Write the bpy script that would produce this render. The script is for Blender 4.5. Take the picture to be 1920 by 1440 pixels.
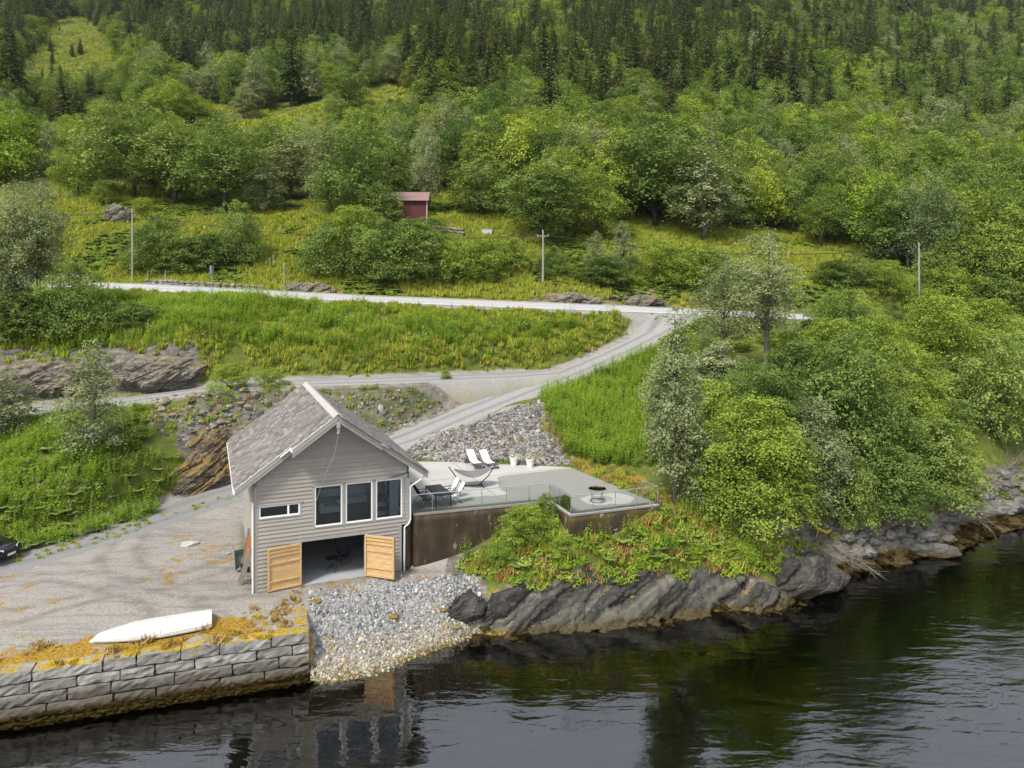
import bpy, bmesh, math, random
import numpy as np
from mathutils import Vector, Matrix

for o in list(bpy.data.objects):
    bpy.data.objects.remove(o)
random.seed(7)
RNG = np.random.default_rng(7)
SC = bpy.context.scene
COL = SC.collection
R = math.radians

# ------------------------------------------------------------------ camera, sky, sun, exposure
CAM_Z, FPX, HOR = 17.7, 1390.0, 528.0          # metres above the fjord, focal length and horizon in photo pixels
cam_d = bpy.data.cameras.new('camera')
cam = bpy.data.objects.new('camera', cam_d)
COL.objects.link(cam)
cam.location = (0, 0, CAM_Z)
cam.rotation_euler = (R(90), 0, 0)
cam_d.sensor_width = 36.0
cam_d.lens = 36.0 * FPX / 1920.0
cam_d.shift_y = -(720.0 - HOR) / 1920.0
cam_d.clip_start = 0.5
cam_d.clip_end = 4000
SC.camera = cam

SUN_ELEV, SUN_AZ = 52.0, 215.0                # azimuth clockwise from +Y (the view direction)
world = bpy.data.worlds.new('World')
SC.world = world
world.use_nodes = True
wn, wl = world.node_tree.nodes, world.node_tree.links
wn.clear()
w_out = wn.new('ShaderNodeOutputWorld')
w_bg = wn.new('ShaderNodeBackground')
w_sky = wn.new('ShaderNodeTexSky')
w_sky.sky_type = 'NISHITA'
w_sky.sun_disc = False
w_sky.sun_elevation = R(SUN_ELEV)
w_sky.sun_rotation = R(SUN_AZ)
w_sky.air_density = 1.0
w_sky.dust_density = 3.0
w_sky.ozone_density = 1.0
w_hs = wn.new('ShaderNodeHueSaturation')      # thin overcast: most of the blue is washed out
w_hs.inputs['Saturation'].default_value = 0.6
w_bg.inputs['Strength'].default_value = 0.105
wl.new(w_sky.outputs[0], w_hs.inputs['Color'])
w_cl = wn.new('ShaderNodeMix'); w_cl.data_type = 'RGBA'      # even overcast layer over the clear sky
w_cl.inputs[0].default_value = 0.62
w_cl.inputs[7].default_value = (5.65, 5.95, 6.45, 1)
wl.new(w_hs.outputs[0], w_cl.inputs[6])
wl.new(w_cl.outputs[2], w_bg.inputs['Color'])
wl.new(w_bg.outputs[0], w_out.inputs['Surface'])

sun_d = bpy.data.lights.new('sun', 'SUN')
sun_d.energy = 2.4
sun_d.angle = R(11)
sun_d.color = (1.0, 0.95, 0.87)
sun = bpy.data.objects.new('sun', sun_d)
COL.objects.link(sun)
az, el = R(SUN_AZ), R(SUN_ELEV)
to_sun = Vector((math.sin(az) * math.cos(el), math.cos(az) * math.cos(el), math.sin(el)))
sun.rotation_euler = to_sun.to_track_quat('Z', 'Y').to_euler()
sun.location = (0, 0, 120)

SC.view_settings.view_transform = 'Standard'
SC.view_settings.look = 'None'
SC.view_settings.gamma = 1.0
SC.view_settings.use_curve_mapping = False
SC.view_settings.exposure = 0.97
SC.render.engine = 'CYCLES'
SC.cycles.max_bounces = 8
SC.cycles.diffuse_bounces = 3
SC.cycles.glossy_bounces = 4
SC.cycles.transmission_bounces = 6
SC.cycles.transparent_max_bounces = 12
SC.cycles.use_denoising = True

# ------------------------------------------------------------------ helpers
def at(px, py, d):
    """photo pixel at a given distance -> point in the place"""
    return Vector(((px - 960.0) / FPX * d, d, CAM_Z - (py - HOR) / FPX * d))

def on_plane(px, py, z):
    d = (CAM_Z - z) * FPX / (py - HOR)
    return Vector(((px - 960.0) / FPX * d, d, z))

def to_px(x, y, z):
    return 960 + FPX * x / y, HOR + FPX * (CAM_Z - z) / y

def tag(o, label=None, cat=None, group=None, kind=None):
    if label: o['label'] = label
    if cat: o['category'] = cat
    if group: o['group'] = group
    if kind: o['kind'] = kind
    return o

def empty(name, loc=(0, 0, 0), rz=0.0, parent=None):
    o = bpy.data.objects.new(name, None)
    COL.objects.link(o)
    o.location = loc
    o.rotation_euler = (0, 0, rz)
    o.empty_display_size = 0.2
    if parent: o.parent = parent
    return o

def link(name, me, mat=None, parent=None, smooth=False):
    o = bpy.data.objects.new(name, me)
    COL.objects.link(o)
    if mat is not None and len(me.materials) == 0: me.materials.append(mat)
    if parent: o.parent = parent
    if smooth: me.shade_smooth()
    return o

def copy_tree(o, parent=None):
    c = o.copy()
    COL.objects.link(c)
    c.parent = parent
    for ch in o.children:
        copy_tree(ch, c)
    return c

class MB:
    def __init__(s):
        s.v, s.f = [], []
    def add(s, vs, fs):
        n = len(s.v)
        s.v += [tuple(p) for p in vs]
        s.f += [tuple(i + n for i in f) for f in fs]
        return s
    def box(s, x0, x1, y0, y1, z0, z1, M=None):
        vs = [Vector(p) for p in ((x0,y0,z0),(x1,y0,z0),(x1,y1,z0),(x0,y1,z0),(x0,y0,z1),(x1,y0,z1),(x1,y1,z1),(x0,y1,z1))]
        if M is not None: vs = [M @ p for p in vs]
        return s.add(vs, [(0,3,2,1),(4,5,6,7),(0,1,5,4),(1,2,6,5),(2,3,7,6),(3,0,4,7)])
    def cbox(s, c, size, M=None):
        a, b, d = size[0]/2, size[1]/2, size[2]/2
        return s.box(c[0]-a, c[0]+a, c[1]-b, c[1]+b, c[2]-d, c[2]+d, M)
    def bar(s, p, q, w, h=None, up=(0, 0, 1)):
        """rectangular bar from p to q"""
        h = h or w
        p, q = Vector(p), Vector(q)
        z = (q - p).normalized()
        x = z.cross(Vector(up))
        if x.length < 1e-4: x = z.cross(Vector((1, 0, 0)))
        x.normalize(); y = x.cross(z)
        c = [(-w/2,-h/2),(w/2,-h/2),(w/2,h/2),(-w/2,h/2)]
        vs = [p + x*a + y*b for a, b in c] + [q + x*a + y*b for a, b in c]
        return s.add(vs, [(3,2,1,0),(4,5,6,7),(0,1,5,4),(1,2,6,5),(2,3,7,6),(3,0,4,7)])
    def tube(s, pts, r, n=6, cap=True):
        pts = [Vector(p) for p in pts]
        rs = r if isinstance(r, (list, tuple)) else [r]*len(pts)
        vs, fs = [], []
        ref = None
        for i, p in enumerate(pts):
            t = (pts[min(i+1, len(pts)-1)] - pts[max(i-1, 0)]).normalized()
            if ref is None:
                ref = t.cross(Vector((0, 0, 1)))
                if ref.length < 1e-3: ref = t.cross(Vector((1, 0, 0)))
                ref.normalize()
            else:
                ref = (ref - t*ref.dot(t))
                if ref.length < 1e-6: ref = t.orthogonal()
                ref.normalize()
            b = t.cross(ref)
            for k in range(n):
                a = 2*math.pi*k/n
                vs.append(p + (ref*math.cos(a) + b*math.sin(a))*rs[i])
        for i in range(len(pts)-1):
            for k in range(n):
                k2 = (k+1) % n
                fs.append((i*n+k, i*n+k2, (i+1)*n+k2, (i+1)*n+k))
        if cap:
            fs.append(tuple(range(n-1, -1, -1)))
            fs.append(tuple((len(pts)-1)*n+k for k in range(n)))
        return s.add(vs, fs)
    def lathe(s, prof, n=20, c=(0, 0, 0), cap=True):
        vs, fs = [], []
        for r, z in prof:
            for k in range(n):
                a = 2*math.pi*k/n
                vs.append((c[0]+r*math.cos(a), c[1]+r*math.sin(a), c[2]+z))
        for i in range(len(prof)-1):
            for k in range(n):
                k2 = (k+1) % n
                fs.append((i*n+k, i*n+k2, (i+1)*n+k2, (i+1)*n+k))
        if cap:
            fs.append(tuple(range(n-1, -1, -1)))
            fs.append(tuple((len(prof)-1)*n+k for k in range(n)))
        return s.add(vs, fs)
    def prism_xy(s, poly, z0, z1):
        """poly counter-clockwise in plan"""
        n = len(poly)
        vs = [(p[0], p[1], z0) for p in poly] + [(p[0], p[1], z1) for p in poly]
        fs = [tuple(range(n-1, -1, -1)), tuple(range(n, 2*n))]
        fs += [(i, (i+1) % n, n+(i+1) % n, n+i) for i in range(n)]
        return s.add(vs, fs)
    def prism_xz(s, poly, y0, y1):
        n = len(poly)
        vs = [(p[0], y0, p[1]) for p in poly] + [(p[0], y1, p[1]) for p in poly]
        fs = [tuple(range(n)), tuple(range(2*n-1, n-1, -1))]
        fs += [((i+1) % n, i, n+i, n+(i+1) % n) for i in range(n)]
        return s.add(vs, fs)
    def mesh(s, name):
        me = bpy.data.meshes.new(name)
        me.from_pydata(s.v, [], s.f)
        me.update()
        return me
    def build(s, name, mat, parent=None, smooth=False):
        return link(name, s.mesh(name), mat, parent, smooth)

def np_mesh(name, verts, faces, attrs=None):
    """verts (N,3), faces (M,4) or (M,3); attrs {name: (domain, array)}"""
    me = bpy.data.meshes.new(name)
    verts = np.asarray(verts, np.float32); faces = np.asarray(faces, np.int32)
    k = faces.shape[1]
    me.vertices.add(len(verts)); me.vertices.foreach_set('co', verts.ravel())
    me.loops.add(faces.size); me.loops.foreach_set('vertex_index', faces.ravel())
    me.polygons.add(len(faces))
    me.polygons.foreach_set('loop_start', np.arange(0, faces.size, k, dtype=np.int32))
    me.update(calc_edges=True)
    for nm, (dom, arr) in (attrs or {}).items():
        arr = np.asarray(arr, np.float32)
        if arr.ndim == 1:
            a = me.attributes.new(nm, 'FLOAT', dom); a.data.foreach_set('value', arr)
        else:
            a = me.attributes.new(nm, 'FLOAT_COLOR', dom); a.data.foreach_set('color', arr.ravel())
    me.validate()
    return me

# value noise in numpy
def _hash(ix, iy, iz):
    h = (ix.astype(np.int64)*374761393 + iy.astype(np.int64)*668265263 + iz.astype(np.int64)*2147483647 + 1013904223) & 0xffffffff
    h = ((h ^ (h >> 13)) * 1274126177) & 0xffffffff
    h = ((h ^ (h >> 16)) * 2246822519) & 0xffffffff
    h = h ^ (h >> 15)
    return (h & 0xffffff) / float(0xffffff)
def vnoise(x, y, z=None):
    x = np.asarray(x, float); y = np.asarray(y, float)
    z = np.zeros_like(x) if z is None else np.asarray(z, float)
    ix, iy, iz = np.floor(x), np.floor(y), np.floor(z)
    fx, fy, fz = x-ix, y-iy, z-iz
    fx = fx*fx*(3-2*fx); fy = fy*fy*(3-2*fy); fz = fz*fz*(3-2*fz)
    r = 0
    for a in (0, 1):
        for b in (0, 1):
            for c in (0, 1):
                w = (fx if a else 1-fx)*(fy if b else 1-fy)*(fz if c else 1-fz)
                r = r + w*_hash(ix+a, iy+b, iz+c)
    return r*2-1
def fbm(x, y, z=None, oct=4, lac=2.1, gain=0.5):
    z = np.zeros_like(np.asarray(x, float)) if z is None else z
    t, a = 0, 1.0
    for i in range(oct):
        t = t + a*vnoise(np.asarray(x)*lac**i + 17*i, np.asarray(y)*lac**i - 9*i, np.asarray(z)*lac**i + 5*i)
        a *= gain
    return t
def smooth(a, b, x):
    t = np.clip((np.asarray(x, float)-a)/(b-a), 0, 1)
    return t*t*(3-2*t)

# ------------------------------------------------------------------ materials
def lin(r, g, b):
    f = lambda c: (c/255.0/12.92) if c/255.0 <= 0.04045 else ((c/255.0+0.055)/1.055)**2.4
    return (f(r), f(g), f(b), 1.0)
class NT:
    def __init__(s, name):
        s.m = bpy.data.materials.new(name)
        s.m.use_nodes = True
        s.t = s.m.node_tree
        s.t.nodes.clear()
        s.out = s.n('ShaderNodeOutputMaterial')
    def n(s, typ, **kw):
        nd = s.t.nodes.new(typ)
        for k, v in kw.items():
            setattr(nd, k, v)
        return nd
    def l(s, a, b): s.t.links.new(a, b)
    def sock(s, nd, key, val):
        i = nd.inputs[key]
        if hasattr(val, 'is_output'): s.l(val, i)
        else: i.default_value = val
    def coord(s, kind='Object'):
        return s.n('ShaderNodeTexCoord').outputs[kind]
    def pos(s):
        return s.n('ShaderNodeNewGeometry').outputs['Position']
    def mapping(s, vec, scale=(1, 1, 1), rot=(0, 0, 0)):
        nd = s.n('ShaderNodeMapping'); s.l(vec, nd.inputs['Vector'])
        nd.inputs['Scale'].default_value = scale; nd.inputs['Rotation'].default_value = rot
        return nd.outputs[0]
    def noise(s, vec, scale, detail=4, rough=0.55, dist=0.0, out='Fac'):
        nd = s.n('ShaderNodeTexNoise')
        s.l(vec, nd.inputs['Vector'])
        s.sock(nd, 'Scale', scale); s.sock(nd, 'Detail', detail); s.sock(nd, 'Roughness', rough); s.sock(nd, 'Distortion', dist)
        return nd.outputs[out]
    def vor(s, vec, scale, feature='F1', out='Distance', rand=1.0):
        nd = s.n('ShaderNodeTexVoronoi', feature=feature)
        s.l(vec, nd.inputs['Vector']); s.sock(nd, 'Scale', scale); s.sock(nd, 'Randomness', rand)
        return nd.outputs[out]
    def ramp(s, fac, stops, interp='LINEAR'):
        nd = s.n('ShaderNodeValToRGB')
        cr = nd.color_ramp; cr.interpolation = interp
        while len(cr.elements) < len(stops): cr.elements.new(0.5)
        for e, (p, c) in zip(cr.elements, stops):
            e.position = p
            e.color = c if len(c) == 4 else (*c, 1)
        s.l(fac, nd.inputs['Fac'])
        return nd.outputs['Color']
    def mix(s, fac, a, b, mode='MIX'):
        nd = s.n('ShaderNodeMix', data_type='RGBA', blend_type=mode)
        s.sock(nd, 0, fac); s.sock(nd, 6, a); s.sock(nd, 7, b)
        return nd.outputs[2]
    def math(s, op, a, b=0.0, clamp=False):
        nd = s.n('ShaderNodeMath', operation=op); nd.use_clamp = clamp
        s.sock(nd, 0, a); s.sock(nd, 1, b)
        return nd.outputs[0]
    def maprange(s, v, a, b, c=0.0, d=1.0):
        nd = s.n('ShaderNodeMapRange')
        s.sock(nd, 0, v)
        for i, x in zip((1, 2, 3, 4), (a, b, c, d)): nd.inputs[i].default_value = x
        return nd.outputs[0]
    def bump(s, h, strength=0.5, dist=0.05, normal=None):
        nd = s.n('ShaderNodeBump')
        s.l(h, nd.inputs['Height']); nd.inputs['Strength'].default_value = strength; nd.inputs['Distance'].default_value = dist
        if normal is not None: s.l(normal, nd.inputs['Normal'])
        return nd.outputs[0]
    def attr(s, name, out='Fac', typ='GEOMETRY'):
        nd = s.n('ShaderNodeAttribute', attribute_name=name, attribute_type=typ)
        return nd.outputs[out]
    def bsdf(s, color, rough=0.8, metal=0.0, normal=None, spec=0.5, **kw):
        b = s.n('ShaderNodeBsdfPrincipled')
        s.sock(b, 'Base Color', color); s.sock(b, 'Roughness', rough); s.sock(b, 'Metallic', metal)
        s.sock(b, 'Specular IOR Level', spec)
        if normal is not None: s.l(normal, b.inputs['Normal'])
        for k, v in kw.items(): s.sock(b, k, v)
        s.l(b.outputs[0], s.out.inputs['Surface'])
        return b

def simple_mat(name, color, rough=0.6, metal=0.0, var=0.12, scale=6.0, bump=0.0, spec=0.4):
    t = NT(name)
    p = t.coord('Object')
    n = t.noise(p, scale, 5)
    c = t.mix(n, tuple(x*(1-var) for x in color[:3])+(1,), tuple(min(1, x*(1+var)) for x in color[:3])+(1,))
    nm = t.bump(t.noise(p, scale*6, 3), bump, 0.02) if bump else None
    t.bsdf(c, rough, metal, nm, spec)
    return t.m
M = {}
M['white_paint'] = simple_mat('white_paint', (0.78, 0.78, 0.76), 0.4, var=0.04)
M['white_plastic'] = simple_mat('white_plastic', (0.7, 0.7, 0.68), 0.35, var=0.06)
M['grey_trim'] = simple_mat('grey_trim', (0.30, 0.285, 0.26), 0.6, var=0.08, scale=3)
M['charcoal_metal'] = simple_mat('charcoal_metal', (0.022, 0.024, 0.028), 0.45, var=0.2)
M['charcoal_fabric'] = simple_mat('charcoal_fabric', (0.035, 0.037, 0.045), 0.9, var=0.2)
M['navy_fabric'] = simple_mat('navy_fabric', (0.06, 0.068, 0.09), 0.9, var=0.15)
M['white_fabric'] = simple_mat('white_fabric', (0.72, 0.71, 0.68), 0.9, var=0.05)
M['hammock_fabric'] = simple_mat('hammock_fabric', (0.16, 0.14, 0.15), 0.95, var=0.12, scale=9)
M['steel'] = simple_mat('steel', (0.62, 0.63, 0.65), 0.28, 1.0, var=0.05)
M['galvanised'] = simple_mat('galvanised', (0.30, 0.31, 0.33), 0.55, 0.4, var=0.1)
M['rubber'] = simple_mat('rubber', (0.015, 0.015, 0.015), 0.85, var=0.2)
M['black_paint'] = simple_mat('black_paint', (0.006, 0.006, 0.007), 0.12, var=0.1, spec=0.6)
M['interior_wall'] = simple_mat('interior_wall', (0.5, 0.5, 0.48), 0.8, var=0.05)
M['sofa_fabric'] = simple_mat('sofa_fabric', (0.55, 0.56, 0.55), 0.9, var=0.07)
M['curtain'] = simple_mat('curtain', (0.30, 0.35, 0.36), 0.9, var=0.25, scale=12)
M['orange_wood'] = simple_mat('orange_wood', (0.50, 0.16, 0.035), 0.5, var=0.2)
M['rope'] = simple_mat('rope', (0.5, 0.47, 0.4), 0.9)
M['red_wood'] = simple_mat('red_wood', (0.10, 0.028, 0.024), 0.8, var=0.35, scale=2)
M['tin_roof'] = simple_mat('tin_roof', (0.22, 0.135, 0.12), 0.6, var=0.25, scale=1.2)
M['green_barrow'] = simple_mat('green_barrow', (0.17, 0.23, 0.21), 0.5, var=0.2)
M['sign_back'] = simple_mat('sign_back', (0.33, 0.35, 0.38), 0.4, 0.6)
M['grey_shed'] = simple_mat('grey_shed', (0.45, 0.47, 0.48), 0.6)
M['brush'] = simple_mat('brush', (0.075, 0.06, 0.055), 0.95, var=0.4, scale=4)
M['drift'] = simple_mat('drift', (0.17, 0.147, 0.115), 0.85, var=0.3, scale=5)
M['moss_wood'] = simple_mat('moss_wood', (0.36, 0.27, 0.03), 0.95, var=0.35, scale=4)
M['weathered'] = simple_mat('weathered', (0.22, 0.195, 0.165), 0.85, var=0.35, scale=5)
M['pole_wood'] = simple_mat('pole_wood', (0.29, 0.265, 0.23), 0.85, var=0.2, scale=5)
M['dark_hole'] = simple_mat('dark_hole', (0.02, 0.018, 0.016), 0.9)
M['soil'] = simple_mat('soil', (0.06, 0.04, 0.025), 0.95, var=0.3)

# window glass: clear pane with a real reflection
t = NT('glass')
g = t.n('ShaderNodeBsdfGlossy'); g.inputs['Roughness'].default_value = 0.015
g.inputs['Color'].default_value = (0.9, 0.93, 0.97, 1)
tr = t.n('ShaderNodeBsdfTransparent'); tr.inputs['Color'].default_value = (0.86, 0.9, 0.9, 1)
fr = t.n('ShaderNodeFresnel'); fr.inputs['IOR'].default_value = 1.65
mx = t.n('ShaderNodeMixShader')
wv = t.bump(t.noise(t.coord('Object'), 0.9, 2), 0.03, 0.05)
t.l(wv, g.inputs['Normal'])
t.l(fr.outputs[0], mx.inputs[0]); t.l(tr.outputs[0], mx.inputs[1]); t.l(g.outputs[0], mx.inputs[2]); t.l(mx.outputs[0], t.out.inputs['Surface'])
M['glass'] = t.m
t = NT('railing_glass')
g = t.n('ShaderNodeBsdfGlossy'); g.inputs['Roughness'].default_value = 0.02
tr = t.n('ShaderNodeBsdfTransparent'); tr.inputs['Color'].default_value = (0.955, 0.975, 0.968, 1)
fr = t.n('ShaderNodeFresnel'); fr.inputs['IOR'].default_value = 1.45
mx = t.n('ShaderNodeMixShader')
t.l(fr.outputs[0], mx.inputs[0]); t.l(tr.outputs[0], mx.inputs[1]); t.l(g.outputs[0], mx.inputs[2]); t.l(mx.outputs[0], t.out.inputs['Surface'])
M['railing_glass'] = t.m

# clapboard
t = NT('clapboard')
p = t.coord('Object')
rnd = t.n('ShaderNodeObjectInfo').outputs['Random']
grain = t.noise(t.mapping(p, (1.2, 20, 26)), 1.5, 4)
c = t.ramp(rnd, [(0, (0.285, 0.260, 0.226)), (0.5, (0.312, 0.286, 0.250)), (1, (0.342, 0.314, 0.274))])
c = t.mix(t.maprange(grain, 0.35, 0.75, 0, 0.35), c, (0.21, 0.195, 0.175, 1))
st = t.noise(t.mapping(t.pos(), (1.3, 1.3, 0.25)), 1.3, 5)
c = t.mix(t.maprange(st, 0.55, 0.8, 0, 0.3), c, (0.38, 0.36, 0.33, 1))
t.bsdf(c, 0.75, 0, t.bump(grain, 0.12, 0.01), 0.3)
M['clapboard'] = t.m

# roof slate / weathered shingle
t = NT('roof_shingle')
p = t.pos()
n1 = t.noise(p, 2.6, 5, 0.7)
n2 = t.vor(p, 3.4, out='Color')
tn = t.attr('tone')
f = t.math('ADD', t.math('MULTIPLY', tn, 0.42), t.math('MULTIPLY', t.noise(t.mapping(p, (1, 1, 1)), 1.1, 5, 0.7), 0.55))
c = t.ramp(f, [(0.15, (0.075, 0.062, 0.060)), (0.45, (0.150, 0.129, 0.122)), (0.65, (0.215, 0.193, 0.184)), (0.9, (0.38, 0.355, 0.34))])
n3 = t.noise(p, 22, 4, 0.7)
c = t.mix(t.maprange(n3, 0.55, 0.75, 0, 0.4), c, (0.42, 0.39, 0.37, 1))
t.bsdf(c, 0.8, 0, t.bump(n3, 0.3, 0.02), 0.3)
M['shingle'] = t.m
M['ridge_board'] = simple_mat('ridge_board', (0.37, 0.355, 0.33), 0.8, var=0.25, scale=3)

# fresh wood of the open doors
t = NT('door_wood')
p = t.coord('Object')
rnd = t.n('ShaderNodeObjectInfo').outputs['Random']
g1 = t.noise(t.mapping(p, (1.0, 8, 9)), 2.2, 5, 0.6, 0.8)
c = t.ramp(g1, [(0.25, (0.40, 0.23, 0.09)), (0.5, (0.53, 0.345, 0.16)), (0.62, (0.60, 0.44, 0.25)), (0.75, (0.64, 0.52, 0.36))])
c = t.mix(t.maprange(rnd, 0, 1, 0, 0.45), c, (0.44, 0.26, 0.10, 1))
t.bsdf(c, 0.55, 0, t.bump(g1, 0.1, 0.01), 0.35)
M['door_wood'] = t.m

# terrace concrete: pale dry field, big darker damp stains with their own outline
t = NT('terrace_concrete')
p = t.pos()
n = t.noise(p, 0.55, 5, 0.6)
fine = t.noise(p, 9, 6, 0.6)
c = t.ramp(n, [(0.3, (0.35, 0.346, 0.322)), (0.7, (0.42, 0.412, 0.383))])
c = t.mix(t.maprange(fine, 0.4, 0.7, 0, 0.18), c, (0.38, 0.37, 0.34, 1))
stain = t.attr('stain')
edge = t.math('ADD', stain, t.math('MULTIPLY', t.math('SUBTRACT', t.noise(p, 1.3, 4), 0.5), 0.5))
edge = t.maprange(edge, 0.48, 0.54)
c = t.mix(t.math('MULTIPLY', edge, 0.72), c, (0.165, 0.165, 0.145, 1))
t.bsdf(c, 0.75, 0, t.bump(fine, 0.12, 0.01), 0.3)
M['terrace'] = t.m

# retaining wall: dark run-off stained concrete with board marks
t = NT('retaining_concrete')
p = t.pos()
str1 = t.math('ADD', t.math('MULTIPLY', t.noise(t.mapping(p, (1.3, 1.3, 0.35)), 1.0, 6, 0.65, 0.4), 0.62), t.math('MULTIPLY', t.noise(p, 0.9, 6, 0.65), 0.38))
str2 = t.noise(t.mapping(p, (7, 7, 0.25)), 1.5, 5, 0.6)
c = t.ramp(str1, [(0.28, (0.014, 0.009, 0.005)), (0.48, (0.032, 0.021, 0.011)), (0.62, (0.075, 0.053, 0.032)), (0.8, (0.22, 0.19, 0.14))])
c = t.mix(t.maprange(str2, 0.55, 0.75, 0, 0.25), c, (0.02, 0.013, 0.007, 1))
mossy = t.math('MULTIPLY', t.maprange(t.noise(p, 0.8, 4), 0.45, 0.6), t.attr('mossy'))
c = t.mix(t.math('MULTIPLY', mossy, 0.75), c, (0.085, 0.062, 0.004, 1))
pale = t.noise(t.mapping(p, (1, 1, 0.5)), 2.2, 6)
c = t.mix(t.maprange(pale, 0.63, 0.72, 0, 0.55), c, (0.35, 0.33, 0.28, 1))
t.bsdf(c, 0.7, 0, t.bump(str2, 0.2, 0.02), 0.4)
M['retaining'] = t.m
M['concrete'] = simple_mat('concrete', (0.34, 0.335, 0.315), 0.85, var=0.25, scale=2.0, bump=0.2)
M['garage_floor'] = simple_mat('garage_floor', (0.33, 0.345, 0.35), 0.7, var=0.25, scale=1.2)

# bare rock (schist)
def rock_mat(name, dark, mid, light, weed=False, moss=0.0, slab=False):
    t = NT(name)
    p = t.pos()
    s1 = t.noise(t.mapping(p, (1.0, 1.0, 3.2), (0.45, 0.5, 0)), 1.1, 8, 0.68, 0.6)
    s2 = t.noise(t.mapping(p, (2, 2, 9), (0.45, 0.5, 0)), 1.6, 6, 0.65, 0.4)
    c = t.ramp(s1, [(0.3, dark), (0.48, mid), (0.62, tuple(0.5*a+0.5*b for a, b in zip(mid, light))), (0.75, light)])
    c = t.mix(t.maprange(s2, 0.35, 0.5, 0.65, 0.0), c, tuple(x*0.5 for x in dark)+(1,))
    ln = t.noise(p, 5.5, 6, 0.7)
    ck = t.vor(t.mapping(p, (0.7, 0.9, 2.6), (0.45, 0.5, 0)), 1.3, 'DISTANCE_TO_EDGE')
    c = t.mix(t.maprange(ck, 0.0, 0.035, 0.8, 0), c, tuple(x*0.35 for x in dark)+(1,))
    c = t.mix(t.maprange(ln, 0.60, 0.66, 0, 0.5), c, (0.42, 0.41, 0.36, 1))
    if moss:
        nz = t.n('ShaderNodeSeparateXYZ'); t.l(t.n('ShaderNodeNewGeometry').outputs['Normal'], nz.inputs[0])
        f = t.math('MULTIPLY', t.maprange(nz.outputs[2], 0.45, 0.85), t.maprange(t.noise(p, 1.7, 5), 0.5-moss*0.25, 0.66-moss*0.2))
        c = t.mix(f, c, t.ramp(t.noise(p, 6, 4), [(0.3, (0.13, 0.075, 0.012)), (0.7, (0.24, 0.15, 0.02))]))
    if weed:
        z = t.n('ShaderNodeSeparateXYZ'); t.l(p, z.inputs[0])
        zz = t.math('ADD', z.outputs[2], t.math('MULTIPLY', t.math('SUBTRACT', t.noise(p, 1.8, 5), 0.5), 0.9))
        wet = t.maprange(zz, 0.55, 0.8, 1, 0)
        c = t.mix(t.math('MULTIPLY', wet, 0.6), c, (0.022, 0.018, 0.012, 1))
        wd = t.maprange(zz, 0.22, 0.42, 1, 0)
        wcol = t.ramp(t.noise(p, 9, 5, 0.7), [(0.35, (0.016, 0.011, 0.003)), (0.55, (0.055, 0.037, 0.009)), (0.75, (0.15, 0.105, 0.025))])
        c = t.mix(t.math('MULTIPLY', wd, 0.9), c, wcol)
    if slab:
        tn = t.attr('tone')
        c = t.mix(0.55, c, t.ramp(tn, [(0, tuple(0.6*x for x in dark)), (0.45, mid), (0.8, tuple(0.45*a+0.55*b for a, b in zip(mid, light))), (1, light)]))
    if weed and slab: c = t.mix(t.math('MULTIPLY', wd, 0.9), c, wcol)
    bp = t.bump(s2, 0.3, 0.05, t.bump(t.noise(p, 14, 5, 0.7), 0.25, 0.015))
    t.bsdf(c, 0.72, 0, bp, 0.4)
    return t.m
M['shore_rock'] = rock_mat('shore_rock', (0.009, 0.008, 0.007), (0.034, 0.032, 0.027), (0.16, 0.148, 0.112), weed=True, moss=0.0, slab=True)
M['outcrop'] = rock_mat('outcrop_rock', (0.05, 0.044, 0.036), (0.14, 0.125, 0.10), (0.30, 0.275, 0.225), moss=0.25)
M['dark_outcrop'] = rock_mat('dark_outcrop_rock', (0.03, 0.024, 0.018), (0.10, 0.082, 0.06), (0.24, 0.215, 0.175), moss=1.0)
M['boulder'] = rock_mat('boulder_rock', (0.04, 0.038, 0.035), (0.13, 0.124, 0.113), (0.29, 0.275, 0.245), weed=True, moss=0.0)
M['mossy_stone'] = rock_mat('mossy_stone', (0.10, 0.095, 0.09), (0.23, 0.22, 0.205), (0.40, 0.39, 0.36), moss=0.9)
# ------------------------------------------------------------------ lie of the land
FLOOR_Z, TERR_Z, QUAY_Z = 2.3, 5.2, 2.1
HA = Vector((-12.76, 36.80, 0)); HU = Vector((0.9245, 0.381, 0)); HV = Vector((-0.381, 0.9245, 0))   # boathouse corner, facade and depth directions
HW, HD = 7.77, 11.3
HROT = math.atan2(0.381, 0.9245)
def hw(s, y, z=0.0):
    q = HA + HU*s + HV*y
    return Vector((q.x, q.y, z))
TERRACE = [(-5.30, 39.87), (2.16, 42.2), (3.12, 39.7), (8.26, 41.6), (5.99, 46.0), (3.9, 49.9), (1.85, 50.3), (-4.1, 51.4), (-10.0, 51.6)]
QC = Vector((-9.02, 33.0, 0)); QD = Vector((-0.955, -0.297, 0)); QN = Vector((-0.297, 0.955, 0))      # quay corner, along, inland

SHORE = [(-80, 12.0), (-34, 25.3), (-20.3, 29.55), (-9.02, 33.0), (-8.4, 32.6), (-6.2, 33.4), (-4.07, 35.3), (-1.87, 37.0), (-0.27, 37.3),
         (4.2, 38.2), (9.67, 39.5), (13.6, 40.1), (17.7, 41.0), (20, 43.2), (24.4, 44.7), (28.9, 46.2), (33.4, 51), (37.5, 53.8), (46.7, 57), (70, 62), (140, 75)]
#            steepness of the bank behind each shoreline point
SHORE_S = [9, 9, 9, 9, 0.62, 0.62, 0.66, 1.1, 2.6, 3.0, 3.0, 2.4, 1.0, 0.42, 0.32, 0.30, 0.32, 0.35, 0.5, 0.8, 0.8]

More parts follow.
